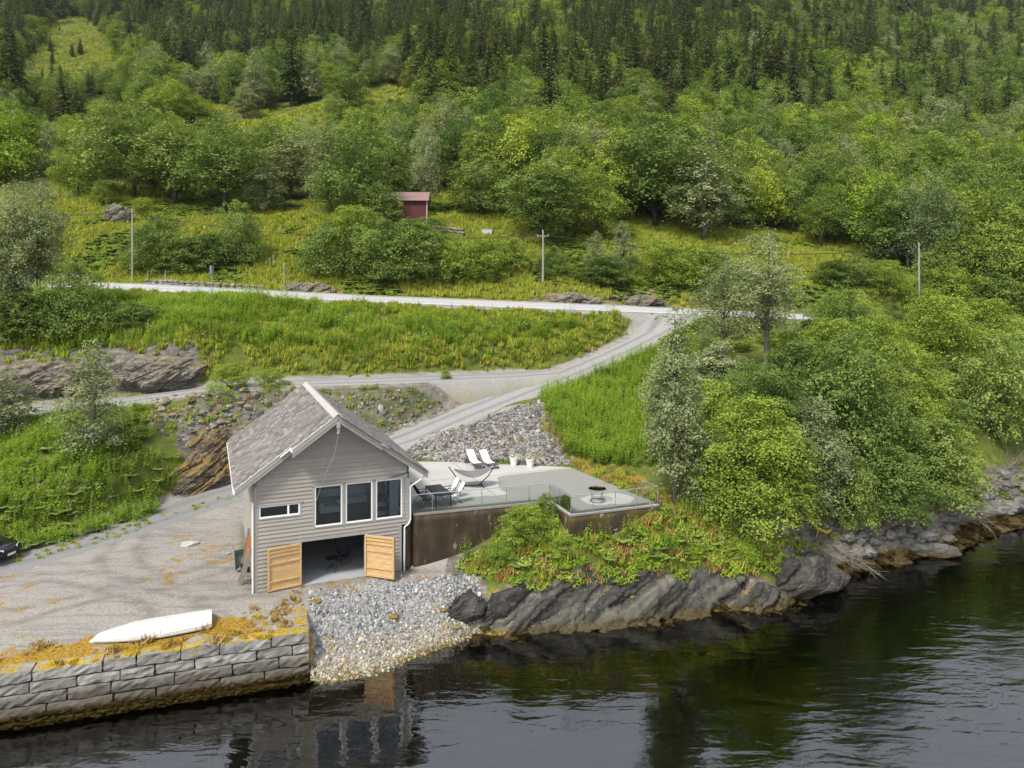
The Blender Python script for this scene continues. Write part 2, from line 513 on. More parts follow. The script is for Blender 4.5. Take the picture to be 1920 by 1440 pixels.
ROAD = [at(-500, 524, 84), at(-150, 531, 79.5), at(0, 536, 78), at(250, 544, 76), at(480, 556, 76.5), at(700, 567, 77), at(960, 577, 78), at(1200, 586, 79.5), at(1320, 591, 80.5),
        at(1500, 599, 82.5), at(1650, 606, 85), at(1800, 611, 88), at(1960, 617, 92), at(2400, 622, 104)]
DRIVE = [Vector((-40, 34.6, 2.25)), Vector((-33, 37.2, 2.27)), Vector((-28.6, 39.8, 2.28)), Vector((-25.2, 44.2, 2.32)), Vector((-22.5, 50.0, 2.35)), Vector((-19.5, 53.2, 2.75)), Vector((-14.5, 55.8, 4.05)), at(730, 836, 56.5), at(860, 780, 61), at(1010, 720, 67), at(1100, 686, 71), at(1190, 645, 75), at(1250, 612, 78.5), at(1300, 596, 81.5)]
TRACK = [at(-250, 800, 57), at(50, 769, 58), at(180, 757, 58.6), at(300, 742, 59.7), at(480, 720, 61), at(700, 713, 63), at(900, 706, 66.5), at(990, 702, 68.5)]

CP = []
for q in [(-60,18,2.1),(-45,22.8,2.1),(-34,27,2.1),(-20,31,2.1),(-12,34,2.1),(-10,35.8,2.15),(-25,33,2.15),(-16,40,2.25),(-22,44,2.3),(-30,38,2.2),(-36,34,2.2),(-17.5,45,2.3),(-20,50,2.4),(-13,40,2.2),(-26,40,2.2),
          (-29.2,41.6,2.25),(-34,39.5,2.25),(-42,37,2.3),(-55,33,2.3),(-26.2,44.6,2.4),(-23.6,49.2,2.5),(-21,54.6,2.9),
          (-7.5,38.3,2.2),(-5.4,38.6,2.15),(-6.1,36.4,1.5),(-9,35.5,2.0),(-5.2,39.4,2.2),(-3.6,39.4,2.2),(-2.2,40.0,2.5),(-1.0,40.2,2.85),(0.6,40.9,4.3),(1.6,41.5,4.75),(-0.3,38.5,2.3),(2.4,39.0,2.95),(3.4,39.4,3.6),(7.9,41.2,4.6),(5.4,39.7,2.9),(8.4,40.3,2.6),(11.4,40.9,2.4),(9.6,43.3,4.5),(13.1,41.4,2.2),
          (-4.1,52,5.35),(1.85,50.9,5.3),(4.4,50.2,5.3),(6.4,46.4,5.3),(8.7,42.4,5.0),(-8,52.5,5.0),
          (17,43.6,1.8),(21.6,47,2.0),(26,49,2.2),(32,53,2.2),(39,57.5,2.4),(50,61,3.0),(70,68,4),
          (-1.9,44,5.0),(2,46,5.0),(5,44,5.0),(-4,47,5.0)]:
    CP.append(q)
for px, py, d in [(0,900,47),(0,980,43.5),(100,800,54),(200,800,54),(200,930,47.5),(110,960,45.5),(330,800,55),(330,890,51.8),(400,890,53.3),(420,820,56.2),(440,765,58.6),(600,750,60),(700,790,58.7),(640,800,57),(500,800,57.5),(800,745,62),
                  (860,825,53.4),(960,800,56),(1000,850,51.8),(900,790,57.6),(960,760,60),(1100,870,50),(1200,900,46.5),(1100,780,58),(1200,750,62),(1200,680,70),(1040,775,58.5),(1300,640,75),
                  (100,700,60.8),(100,650,63.5),(0,690,61),(340,650,62.8),(340,712,60.8),(600,650,66.5),(600,600,72),(900,640,71),(900,600,75.5),(1150,612,77),(200,600,70),(0,600,68),(0,660,62.5),(-300,640,66),(-300,900,50),
                  (1440,880,45),(1440,760,56),(1440,680,67),(1440,625,78),(1580,900,48.5),(1700,880,51),(1700,740,62),(1700,650,76),(1850,830,58),(1920,740,68),(1920,650,84),(2300,800,64),(2300,700,85),(1350,960,43.5),(1330,800,54)]:
    v = at(px, py, d); CP.append((v.x, v.y, v.z))
for L in (ROAD, DRIVE, TRACK):
    for v in L: CP.append((v.x, v.y, v.z))
_cols = [-700, -300, 0, 240, 480, 720, 960, 1200, 1440, 1680, 1920, 2250, 2700]
_deps = [86, 92, 101, 115, 140, 170, 210, 260, 330, 420, 550, 720]
_tab = {-700: [520, 490, 450, 400, 340, 280, 225, 180, 120, 52, 22, -12], -300: [526, 500, 452, 395, 330, 275, 230, 185, 125, 55, 22, -12], 0: [531, 507, 452, 392, 322, 272, 232, 186, 130, 60, 22, -12], 240: [536, 512, 442, 388, 328, 268, 214, 182, 142, 80, 22, -12], 480: [541, 500, 441, 395, 333, 266, 216, 188, 150, 88, 22, -12], 720: [551, 505, 443, 392, 330, 256, 192, 165, 130, 75, 22, -12], 960: [561, 520, 458, 402, 340, 268, 208, 168, 122, 66, 22, -12], 1200: [572, 538, 480, 424, 352, 282, 222, 172, 120, 60, 22, -12], 1440: [583, 553, 500, 448, 378, 308, 244, 190, 130, 65, 22, -12], 1680: [598, 570, 525, 482, 420, 350, 282, 222, 152, 80, 30, 2], 1920: [611, 590, 552, 512, 450, 380, 312, 248, 176, 100, 30, 12], 2250: [618, 600, 565, 528, 470, 400, 330, 265, 190, 110, 30, 12], 2700: [622, 605, 575, 540, 485, 415, 345, 280, 200, 115, 30, 12]}
for c in _cols:
    for d, y in zip(_deps, _tab[c]):
        v = at(c, y, d); CP.append((v.x, v.y, v.z))
CP = np.array([tuple(c) for c in CP], float)
# thin-plate spline through the surveyed points
def _phi(r2): return 0.5*r2*np.log(r2 + 1e-9)
_n = len(CP); _P = CP[:, :2]/50.0
_K = _phi(((_P[:, None, :]-_P[None, :, :])**2).sum(-1)) + np.eye(_n)*2e-5
_A = np.zeros((_n+3, _n+3)); _A[:_n, :_n] = _K
_A[:_n, _n] = 1; _A[:_n, _n+1:] = _P; _A[_n:, :_n] = _A[:_n, _n:].T
_W = np.linalg.solve(_A, np.concatenate([CP[:, 2], np.zeros(3)]))
def tps(x, y):
    sh = x.shape; q = np.stack([x.ravel(), y.ravel()], 1)/50.0
    out = np.empty(len(q))
    for i in range(0, len(q), 20000):
        b = q[i:i+20000]
        r2 = ((b[:, None, :]-_P[None, :, :])**2).sum(-1)
        out[i:i+20000] = _phi(r2) @ _W[:_n] + _W[_n] + b @ _W[_n+1:]
    return out.reshape(sh)
def pline(x, y, pts, vals=None):
    """distance to a polyline (signed: + to its left), and the value interpolated along it"""
    best = np.full(x.shape, 1e18); sd = np.zeros(x.shape); vv = np.zeros(x.shape)
    for i in range(len(pts)-1):
        ax, ay = pts[i][0], pts[i][1]; bx, by = pts[i+1][0], pts[i+1][1]
        dx, dy = bx-ax, by-ay; L2 = dx*dx+dy*dy
        tt = np.clip(((x-ax)*dx+(y-ay)*dy)/L2, 0, 1)
        ex, ey = x-(ax+tt*dx), y-(ay+tt*dy)
        d2 = ex*ex+ey*ey
        s = np.sign(dx*(y-ay)-dy*(x-ax))
        m = d2 < best
        best = np.where(m, d2, best)
        sd = np.where(m, s*np.sqrt(d2), sd)
        if vals is not None: vv = np.where(m, vals[i]*(1-tt)+vals[i+1]*tt, vv)
    return sd, vv
def inpoly(x, y, poly):
    r = np.zeros(x.shape, bool); n = len(poly)
    for i in range(n):
        x0, y0 = poly[i][0], poly[i][1]; x1, y1 = poly[(i+1) % n][0], poly[(i+1) % n][1]
        c = ((y0 > y) != (y1 > y)) & (x < (x1-x0)*(y-y0)/((y1-y0) if y1 != y0 else 1e-9)+x0)
        r ^= c
    return r
HOUSE = [tuple(hw(-0.05, 0.0)[:2]), tuple(hw(HW, 0.0)[:2]), tuple(hw(HW, HD)[:2]), tuple(hw(-0.05, HD)[:2])]
HIGH_W, ROAD_W, ROAD_BANK = 1.9, 6.6, 0.085
def shore_sd(x, y):
    sd, sl = pline(x, y, SHORE, SHORE_S)
    al = (x-QC.x)*0.955+(y-QC.y)*0.297                       # right of the quay end the beach runs up beside it
    sd2, sl2 = pline(x, y, SHORE[4:], SHORE_S[4:])
    m = (al > 0.02) & (sl > 1.0) & (x < 0)
    return np.where(m, sd2, sd), np.where(m, sl2, sl)
def land(x, y):
    """ground height of the place at plan position x, y"""
    x = np.asarray(x, float); y = np.asarray(y, float)
    z = tps(x, y)
    far = smooth(95, 260, y)
    z = z + fbm(x*0.09, y*0.09, oct=3)*0.9*smooth(90, 130, y)*(0.5+2.0*far) + fbm(x*0.7, y*0.7, oct=3)*0.10*smooth(5.5, 7.5, z)
    # graded strips
    for pts, hwid, fall, bank in ((TRACK, 1.9, 1.6, 0.05), (DRIVE, 1.9, 1.6, 0.05)):
        sd, vz = pline(x, y, pts, [p[2] for p in pts])
        w = 1-smooth(hwid, hwid+fall, np.abs(sd))
        z = z*(1-w) + (vz + np.clip(sd, -hwid, hwid)*bank - 0.05)*w
    sd, vz = pline(x, y, ROAD, [p[2] for p in ROAD])
    w = smooth(-1.8, -0.3, sd)*(1-smooth(ROAD_W+0.6, ROAD_W+3.0, sd))
    z = z*(1-w) + (vz + np.clip(sd, -0.5, ROAD_W)*ROAD_BANK - 0.06)*w
    # built platforms
    z = np.where(inpoly(x, y, TERRACE), np.minimum(z, TERR_Z-0.25), z)
    z = np.where(inpoly(x, y, HOUSE), np.minimum(z, FLOOR_Z-0.35), z)
    # shore
    sd, sl = shore_sd(x, y)
    rough = fbm(x*0.55, y*0.55, oct=4)*np.clip(sl*0.2, 0.15, 0.5)*np.where(sl > 7, 0, 1)
    sdn = sd + rough*np.where(sl > 1, 0.55, 0.35)
    cap = np.where(sl > 7, np.where(sd > 0.35, 50.0, -2.5), sdn*sl+np.maximum(sd-2.6, 0)*1.3)
    under = np.maximum(sdn*np.where(x > 15, 0.2, 0.42), -5.0 - 0.02*np.abs(sd))
    capu = np.where(sl > 7, np.where(sd > 0.35, 50, np.maximum(-1.3+sd*0.30, -5.5)), np.where(sdn > 0, cap, under))
    k = 0.25
    zz = np.where(sd < 12, np.minimum(z, capu), z)
    return zz
def land1(x, y): return float(land(np.array([x]), np.array([y]))[0])

# ------------------------------------------------------------------ ground material (weights are stored per vertex)
t = NT('ground')
p = t.pos()
A = t.n('ShaderNodeAttribute', attribute_name='zone'); sep = t.n('ShaderNodeSeparateColor'); t.l(A.outputs['Color'], sep.inputs[0])
n_big = t.noise(p, 0.35, 5, 0.6); n_mid = t.noise(p, 1.6, 6, 0.65); n_fine = t.noise(p, 11, 6, 0.7)
grass = t.ramp(n_mid, [(0.25, (0.045, 0.066, 0.011)), (0.45, (0.080, 0.104, 0.017)), (0.6, (0.125, 0.142, 0.026)), (0.78, (0.19, 0.165, 0.05))])
grass = t.mix(t.maprange(n_big, 0.35, 0.65, 0, 0.5), grass, (0.092, 0.115, 0.02, 1))
vc = t.vor(p, 16, out='Color')
grav = t.ramp(t.n('ShaderNodeRGBToBW').outputs[0] if False else n_fine, [(0.3, (0.14, 0.128, 0.112)), (0.5, (0.24, 0.223, 0.198)), (0.7, (0.335, 0.314, 0.283))])
grav = t.mix(0.4, grav, t.ramp(vc, [(0, (0.12, 0.11, 0.10)), (1, (0.46, 0.43, 0.40))]))
tracks = t.noise(t.mapping(p, (0.22, 1.1, 1), (0, 0, -0.5)), 1.3, 5, 0.6, 0.7)
grav = t.mix(t.maprange(tracks, 0.5, 0.64, 0, 0.5), grav, (0.13, 0.125, 0.118, 1))
grav = t.mix(t.maprange(n_mid, 0.56, 0.7, 0, 0.55), grav, (0.29, 0.225, 0.115, 1))
rock = t.ramp(t.noise(t.mapping(p, (1, 1, 3)), 1.4, 8, 0.7, 0.5), [(0.3, (0.04, 0.037, 0.033)), (0.5, (0.12, 0.11, 0.095)), (0.7, (0.26, 0.24, 0.2))])
moss = t.ramp(n_fine, [(0.28, (0.09, 0.042, 0.014)), (0.45, (0.20, 0.11, 0.02)), (0.58, (0.33, 0.215, 0.025)), (0.75, (0.30, 0.25, 0.16))])
def brk(w, lo=0.35, hi=0.6, amp=0.75):
    return t.maprange(t.math('ADD', w, t.math('MULTIPLY', t.math('SUBTRACT', n_mid, 0.5), amp)), lo, hi)
c = grass
grav = t.mix(t.math('MULTIPLY', A.outputs['Alpha'], t.maprange(n_mid, 0.35, 0.6, 0.1, 0.6)), grav, (0.115, 0.10, 0.082, 1))
c = t.mix(brk(sep.outputs[0]), c, grav)
c = t.mix(brk(sep.outputs[1]), c, rock)
c = t.mix(brk(sep.outputs[2], 0.4, 0.62, 1.5), c, moss)
sb = t.n('ShaderNodeSeparateXYZ'); t.l(p, sb.inputs[0])
zt = t.math('ADD', sb.outputs[2], t.math('MULTIPLY', t.math('SUBTRACT', n_mid, 0.5), 0.6))
zt = t.math('SUBTRACT', zt, t.maprange(sb.outputs[0], 14.0, 17.0, 0.0, 0.45))      # the tide flat of the right shore is broad and weedy
bed = t.ramp(t.noise(p, 4.5, 6, 0.7), [(0.3, (0.028, 0.018, 0.005)), (0.5, (0.12, 0.085, 0.02)), (0.62, (0.26, 0.195, 0.05)), (0.75, (0.34, 0.29, 0.15))])
bed = t.mix(t.maprange(sb.outputs[0], 12.0, 16.0, 0, 0.85), bed, t.ramp(t.noise(p, 7, 6, 0.7), [(0.3, (0.012, 0.009, 0.004)), (0.5, (0.045, 0.031, 0.010)), (0.7, (0.12, 0.085, 0.028))]))
c = t.mix(t.maprange(zt, 0.1, 0.35, 1, 0), c, bed)
bp = t.bump(n_fine, 0.5, 0.06)
t.bsdf(c, 0.9, 0, bp, 0.2)
M['ground'] = t.m

def zone_weights(x, y, z):
    """gravel, rock, moss weights"""
    px = 960+FPX*x/y; py = HOR+FPX*(CAM_Z-z)/y
    grav = np.zeros(x.shape); rock = np.zeros(x.shape); moss = np.zeros(x.shape)
    sd, sl = shore_sd(x, y)
    yard = [(-9.2, 33), (-60, 16), (-60, 33.5), (-42, 37.3), (-34, 40), (-29.0, 41.9), (-26.0, 44.8), (-23.4, 49.4), (-20.8, 54.8), (-14, 57.5), (-7.5, 59.0), (-8.5, 54), (-4.6, 39.8), (-2.6, 39.6), (-2.2, 37), (-8, 31)]
    grav = np.maximum(grav, inpoly(x, y, yard)*1.0)
    for pts, w in ((TRACK, 2.2), (DRIVE, 2.3)):
        q, _ = pline(x, y, pts)
        grav = np.maximum(grav, 1-smooth(w-0.4, w+0.5, np.abs(q)))
    qr, _ = pline(x, y, ROAD)
    grav = np.maximum(grav, smooth(-1.2, -0.5, qr)*(1-smooth(ROAD_W+0.4, ROAD_W+1.2, qr)))
    rub = [(-8.5, 54), (-4.5, 51.4), (2, 50.6), (4.6, 50.3), (3.4, 56.5), (2.5, 61), (-3, 58.5), (-7.5, 56.5)]
    grav = np.maximum(grav, inpoly(x, y, rub)*1.0)
    bankm = [(-24, 56), (-19.5, 54.8), (-14, 57.0), (-8, 58.6), (-1.5, 63.2), (-3, 65), (-12, 61.5), (-20.5, 59.4), (-27, 58)]
    b = inpoly(x, y, bankm)
    moss = np.maximum(moss, b*0.30); rock = np.maximum(rock, b*0.5)
    moss = np.where(inpoly(x, y, yard) & (fbm(x*0.45, y*0.45, oct=3) > 0.35) & (y < 46), np.maximum(moss, 0.42), moss)
    qq = (x-QC.x)*QN.x+(y-QC.y)*QN.y
    moss = np.maximum(moss, np.where((sl > 6) & ((x-QC.x)*0.955+(y-QC.y)*0.297 < 0.02) & inpoly(x, y, yard), 1-smooth(0.6, 3.2, qq+fbm(x*.8, y*.8)*0.7), 0))
    rock = np.maximum(rock, np.where(sl > 0.9, (1-smooth(0.45, 1.1, sd))*1.0, 0)*(sl < 7))
    mound = [(-2.6, 40.4), (-1.8, 37.5), (4, 38.4), (14, 40.2), (16, 42.5), (9.2, 43.0), (8, 41.6), (3.1, 39.7), (2.1, 42.1)]
    moss = np.maximum(moss, inpoly(x, y, mound)*0.36)
    edge = [(3.8, 50.2), (6.0, 46.2), (8.4, 41.6), (10.2, 43.2), (8.6, 46.5), (6.5, 50), (4.8, 53), (3.9, 57), (3.0, 56)]
    moss = np.maximum(moss, inpoly(x, y, edge)*0.5)
    grav = np.where((sl < 1.0) & (sd < 4.5) & (x < 0), 1.0, grav)
    grav = np.where((x < -3.2) & (x > -6) & (y > 37) & (y < 40.6), 1.0, grav); rock = np.where((x < -1.2) & (x > -3.6) & (y > 37.6) & (y < 41), 0.75, rock)
    grav = np.where((sl < 1.6) & (sd < 4.0) & (x > 15), 0.5, grav); rock = np.where((sl < 1.6) & (sd < 4.0) & (x > 15), 0.6, rock); grav = np.where((sl < 1.6) & (x > 15), 0.0, grav)
    # rocky cut above the road
    qc = (qr > ROAD_W+0.8) & (qr < ROAD_W+5)
    rock = np.where(qc & (x > 2) & (x < 19), 0.62, rock); moss = np.where(qc & (x > -26) & (x < 24), 0.42, moss)
    rock = np.where(qc & (x > -26) & (x < -19), 0.6, rock)
    ol = (py > 640) & (py < 760) & (px < 375) & (y > 58.5) & (y < 68)
    rock = np.where(ol & (pline(x, y, TRACK)[0] > 1.9), 0.7, rock)
    dk = inpoly(x, y, [(-24, 53), (-21.2, 55), (-19.5, 56.8), (-21, 59), (-25.5, 56.5)])
    rock = np.where(dk, 0.8, rock); moss = np.where(dk, 0.3, moss)
    trk = np.zeros(x.shape)
    for cx, cy, r in ((-24, 28, 9.6), (-24, 28, 11.2), (-14, 47, 9.0), (-14, 47, 10.5), (-30, 50, 16.0), (-30, 50, 17.6)):
        trk = np.maximum(trk, 1-smooth(0.1, 0.45, np.abs(np.hypot(x-cx, y-cy)-r+0.5*fbm(x*.3, y*.3, oct=2))))
    trk *= inpoly(x, y, yard)
    return grav, rock, moss, trk

def grid_mesh(name, X, Y, Z):
    ny, nx = X.shape
    idx = np.arange(nx*ny).reshape(ny, nx)
    F = np.stack([idx[:-1, :-1], idx[:-1, 1:], idx[1:, 1:], idx[1:, :-1]], -1).reshape(-1, 4)
    with np.errstate(all='ignore'): g, r, m, k_ = zone_weights(X, Y, Z)
    zc = np.stack([g, r, m, k_], -1).reshape(-1, 4)
    return np_mesh(name, np.stack([X, Y, Z], -1).reshape(-1, 3), F, {'zone': ('POINT', zc)})
xs = np.arange(-78, 78.01, 0.33); ys = np.concatenate([np.arange(6, 26, 1.0), np.arange(26, 62, 0.27), np.arange(62, 99, 0.4)])
GX, GY = np.meshgrid(xs, ys)
GZ = land(GX, GY)
o = link('ground', grid_mesh('ground', GX, GY, GZ), M['ground'], smooth=True)
tag(o, 'grassy and gravelly ground sloping from the road down to the shore', kind='structure')
ks = np.linspace(-2.1, 2.1, 230); ds = np.concatenate([np.linspace(58, 96, 10), np.geomspace(98.2, 900, 120)])
KX, DY = np.meshgrid(ks, ds)
FX = KX*DY; FZ = land(FX, np.minimum(DY, 720.0))
inside = (DY < 98.3) & (np.abs(FX) < 80)
FZ = np.where(inside, FZ-1.5, FZ)
FZ = np.where(DY > 720, FZ - (DY-720)*0.15, FZ)
o = link('hillside', grid_mesh('hillside', FX, DY, FZ), M['ground'], smooth=True)
tag(o, 'steep green hillside rising behind the road', kind='structure')

# ------------------------------------------------------------------ water
t = NT('water')
p = t.pos()
ripA = t.noise(t.mapping(p, (0.45, 1.5, 1), (0, 0, 0.28)), 1.0, 2, 0.5, 0.5)
ripB = t.noise(t.mapping(p, (0.9, 1.6, 1), (0, 0, -0.5)), 3.2, 2, 0.5, 0.2)
swell = t.noise(t.mapping(p, (0.35, 0.8, 1), (0, 0, 0.6)), 0.5, 2, 0.5)
wind = t.maprange(t.noise(t.mapping(p, (1, 1, 1)), 0.075, 3), 0.42, 0.6, 0.35, 1.0)
h = t.math('ADD', t.math('MULTIPLY', ripA, wind), t.math('MULTIPLY', t.math('MULTIPLY', ripB, 0.22), wind))
h = t.math('ADD', h, t.math('MULTIPLY', swell, 0.8))
nrm = t.bump(h, 1.0, 0.05)
fr = t.n('ShaderNodeFresnel'); fr.inputs['IOR'].default_value = 2.5; t.l(nrm, fr.inputs['Normal'])
gl = t.n('ShaderNodeBsdfGlossy'); gl.inputs['Roughness'].default_value = 0.03; t.l(nrm, gl.inputs['Normal'])
trn = t.n('ShaderNodeBsdfTransparent')
mx = t.n('ShaderNodeMixShader')
t.l(fr.outputs[0], mx.inputs[0]); t.l(trn.outputs[0], mx.inputs[1]); t.l(gl.outputs[0], mx.inputs[2])
t.l(mx.outputs[0], t.out.inputs['Surface'])
ab = t.n('ShaderNodeVolumeAbsorption'); ab.inputs['Color'].default_value = (0.62, 0.68, 0.50, 1); ab.inputs['Density'].default_value = 1.5
t.l(ab.outputs[0], t.out.inputs['Volume'])
M['water'] = t.m
mb = MB(); mb.box(-420, 420, -160, 85, -30.0, 0.0)
o = mb.build('water', M['water'])
tag(o, 'dark rippled fjord water in front of the boathouse', kind='structure')
# the fjord bed runs on under the deep water
bx = np.linspace(-420, 420, 60); by = np.linspace(-160, 30, 30)
BX, BY = np.meshgrid(bx, by)
SDB, _ = shore_sd(BX, BY)
o = link('fjord_bed', grid_mesh('fjord_bed', BX, np.maximum(BY, -160), np.clip(-4.9+SDB*0.02, -25, -5.3)), M['ground'], smooth=True)
tag(o, 'dark fjord bed under the deep water', kind='structure')
# ------------------------------------------------------------------ rocky shore, fine relief
def resample(pts, step):
    out = []
    for a, b in zip(pts[:-1], pts[1:]):
        a, b = Vector((a[0], a[1], 0)), Vector((b[0], b[1], 0))
        n = max(1, int((b-a).length/step))
        out += [a.lerp(b, i/n) for i in range(n)]
    out.append(Vector((pts[-1][0], pts[-1][1], 0)))
    return out
def worley(Q, seed=0):
    """nearest and second nearest jittered cell of points Q: id-hash, offset to the cell centre, edge distance"""
    B = np.floor(Q); best = np.full(len(Q), 1e9); sec = np.full(len(Q), 1e9); cid = np.zeros(len(Q)); off = np.zeros_like(Q)
    for i in (-1, 0, 1):
        for j in (-1, 0, 1):
            for k in (-1, 0, 1):
                c = B+np.array([i, j, k])
                jx, jy, jz = _hash(c[:, 0]+seed, c[:, 1], c[:, 2]), _hash(c[:, 0], c[:, 1]+71+seed, c[:, 2]), _hash(c[:, 0], c[:, 1], c[:, 2]+37+seed)
                d = Q-(c+np.column_stack([jx, jy, jz])); r = np.sqrt((d*d).sum(1)); h = _hash(c[:, 0]+5, c[:, 1]+11, c[:, 2]+seed+3)
                m = r < best
                sec = np.where(m, best, np.minimum(sec, r)); best = np.where(m, r, best)
                cid = np.where(m, h, cid); off = np.where(m[:, None], d, off)
    return cid, off, sec-best
_SA = np.array([[0.80, 0.35, 0.48], [-0.35, 0.93, -0.10], [-0.48, -0.10, 0.87]])      # bedding directions of the schist
def strata(P, amp=0.2, freq=2.2, seed=0.0, ret=False):
    """angular slabs of tilted schist: every slab has its own height and tilt, joints are recessed"""
    Q = P @ _SA.T
    w = 0.09*fbm(P[:, 0]*1.3+seed, P[:, 1]*1.3, P[:, 2]*1.3, 3)
    tot = 0; tone = 0
    for f, a, sd in ((freq*0.42, 1.0, 1), (freq*1.1, 0.62, 2), (freq*2.6, 0.12, 3)):
        S_ = Q*np.array([0.16, 0.40, 2.2])*f+w[:, None]+seed*3.7
        cid, off, e = worley(S_, sd)
        tl = (cid*97.0) % 1.0-0.5; t2 = (cid*57.0) % 1.0-0.5
        tot = tot+a*((cid-0.35)*1.35+off[:, 0]*tl*1.0+off[:, 2]*t2*0.7-0.4*(1-smooth(0, 0.08, e)))
        tone = tone+((cid*31.0) % 1.0)*(0.5, 0.35, 0.15)[sd-1]
    return (amp*tot, tone) if ret else amp*tot
spine = resample(SHORE[7:14], 0.09)
sp = np.array([(v.x, v.y) for v in spine])
for _ in range(14): sp[1:-1] = (sp[:-2]+2*sp[1:-1]+sp[2:])/4
tg = np.gradient(sp, axis=0); tg /= np.linalg.norm(tg, axis=1)[:, None]
nl = np.stack([-tg[:, 1], tg[:, 0]], 1)
qs = np.linspace(-1.3, 0.95, 70)
SX = sp[:, None, 0]+nl[:, None, 0]*qs[None, :]; SY = sp[:, None, 1]+nl[:, None, 1]*qs[None, :]
SZ = land(SX, SY)
P3 = np.stack([SX, SY, SZ], -1).reshape(-1, 3)
d, d_tone = strata(P3, 0.40, 0.9, 0.0, True)
fade = (smooth(-1.3, -0.9, qs)*(1-smooth(0.5, 0.95, qs)))[None, :]*np.ones((len(sp), 1))
endf = np.minimum(smooth(0, 12, np.arange(len(sp))), smooth(0, 12, np.arange(len(sp))[::-1]))[:, None]
fade = (fade*endf).ravel()
out_n = np.repeat(-nl, len(qs), axis=0)
P3[:, 0] += out_n[:, 0]*(d+0.12)*fade; P3[:, 1] += out_n[:, 1]*(d+0.12)*fade
P3[:, 2] += (d*0.35)*fade - 0.18*(1-fade)
idx = np.arange(len(P3)).reshape(len(sp), len(qs))
F = np.stack([idx[:-1, :-1], idx[1:, :-1], idx[1:, 1:], idx[:-1, 1:]], -1).reshape(-1, 4)
o = link('shore_rock', np_mesh('shore_rock', P3, F, {'tone': ('POINT', np.clip((d_tone-0.5)*1.6+0.42, 0, 1))}), M['shore_rock'])
tag(o, 'dark layered bedrock dropping into the water below the terrace', kind='structure')

# loose rocks
def rock_mesh(name, sub, sx, sy, sz, seed, amp=0.25, led=0.0, flat=False):
    bm = bmesh.new()
    bmesh.ops.create_icosphere(bm, subdivisions=sub, radius=1.0)
    P = np.array([v.co[:] for v in bm.verts])
    n = P/np.linalg.norm(P, axis=1)[:, None]
    # chop with random planes for an angular block
    rr = np.random.default_rng(seed)
    for _ in range(9):
        pl = rr.normal(size=3); pl /= np.linalg.norm(pl)
        dd = 0.62+0.25*rr.random()
        ex = P @ pl - dd
        P = P - np.where(ex > 0, ex, 0)[:, None]*pl*0.9
    P = P + n*(amp*fbm(P[:, 0]*1.6+seed*3.1, P[:, 1]*1.6, P[:, 2]*1.6, 4))[:, None]*0.5
    P = P*np.array([sx, sy, sz])
    tone = np.full(len(P), 0.5)
    if led:
        dd, tone = strata(P, led, 1.3, seed, True); P = P + n*dd[:, None]
    for v, q in zip(bm.verts, P): v.co = q
    me = bpy.data.meshes.new(name); bm.to_mesh(me); bm.free()
    a = me.attributes.new('tone', 'FLOAT', 'POINT'); a.data.foreach_set('value', np.clip((tone-0.5)*1.6+0.42, 0, 1).astype(np.float32))
    return me
def outcrop(name, mat, c, size, rz, seed, label, sub=6, tilt=0.0, kind='rock', group=None, led=0.28):
    me = rock_mesh(name, sub, *size, seed, 0.35, led)
    o = link(name, me, mat)
    o.location = c; o.rotation_euler = (tilt, 0, rz)
    tag(o, label, kind, group)
    return o
def ray_ground(px, py, d0=30.0, d1=130.0):
    """first point of the ground seen in a direction"""
    d = np.arange(d0, d1, 0.1); x = (px-960.0)/FPX*d; z = CAM_Z-(py-HOR)/FPX*d
    h = np.where(land(x, d) >= np.minimum(z, 1e9))[0]
    k = int(h[0]) if len(h) else len(d)-1
    return Vector((x[k], d[k], float(land(x[k:k+1], d[k:k+1])[0])))
def ground_at(px, py, d, dz=0.0):
    v = at(px, py, d); return Vector((v.x, v.y, land1(v.x, v.y)+dz))
outcrop('rock_outcrop', M['outcrop'], at(95, 716, 61.3), (5.6, 1.5, 1.5), 0.15, 3, 'long pale grey rock face above the gravel track at the far left', tilt=-0.35)
outcrop('rock_outcrop', M['outcrop'], at(290, 704, 61.8), (3.9, 1.4, 1.5), 0.30, 5, 'brown grey rock face sloping up beside the fireweed meadow', tilt=-0.35)
outcrop('rock_outcrop', M['outcrop'], at(10, 716, 60.2), (1.2, 0.8, 1.0), 0.1, 9, 'pale pointed boulder at the left end of the long rock face', sub=5)
outcrop('rock_outcrop', M['dark_outcrop'], at(385, 888, 54.3), (3.6, 1.1, 1.9), 0.85, 11, 'dark brown mossy rock face beside the lane left of the boathouse', tilt=-0.3)
outcrop('rock_outcrop', M['dark_outcrop'], at(405, 850, 56.0), (2.8, 1.2, 1.5), 0.75, 12, 'rust brown moss covered rock hump above the dark rock face', tilt=-0.3)
outcrop('rock_outcrop', M['outcrop'], at(222, 404, 106), (1.7, 1.0, 1.5), 0.1, 13, 'grey boulder in the hillside grass above the left utility pole', sub=5)
outcrop('rock_outcrop', M['outcrop'], at(1080, 563, 87), (3.4, 0.9, 0.85), -0.05, 14, 'jagged grey road cut rock right of the middle utility pole')
outcrop('rock_outcrop', M['outcrop'], at(1200, 566, 88), (3.0, 0.9, 0.55), -0.05, 15, 'low mossy road cut rock by the driveway junction')
outcrop('rock_outcrop', M['outcrop'], at(570, 545, 85.0), (3.2, 0.8, 0.9), -0.1, 16, 'pale mossy rock in the verge behind the two road signs')
outcrop('rock_outcrop', M['boulder'], at(690, 818, 57.6), (0.9, 0.6, 0.7), 0.5, 17, 'big grey boulder on the bank behind the boathouse roof', sub=4)
outcrop('rock_outcrop', M['shore_rock'], Vector((-2.35, 38.35, 0.75)), (1.5, 1.1, 0.95), 0.5, 31, 'dark slanting rock slab between the stone beach and the mound', tilt=-0.25)
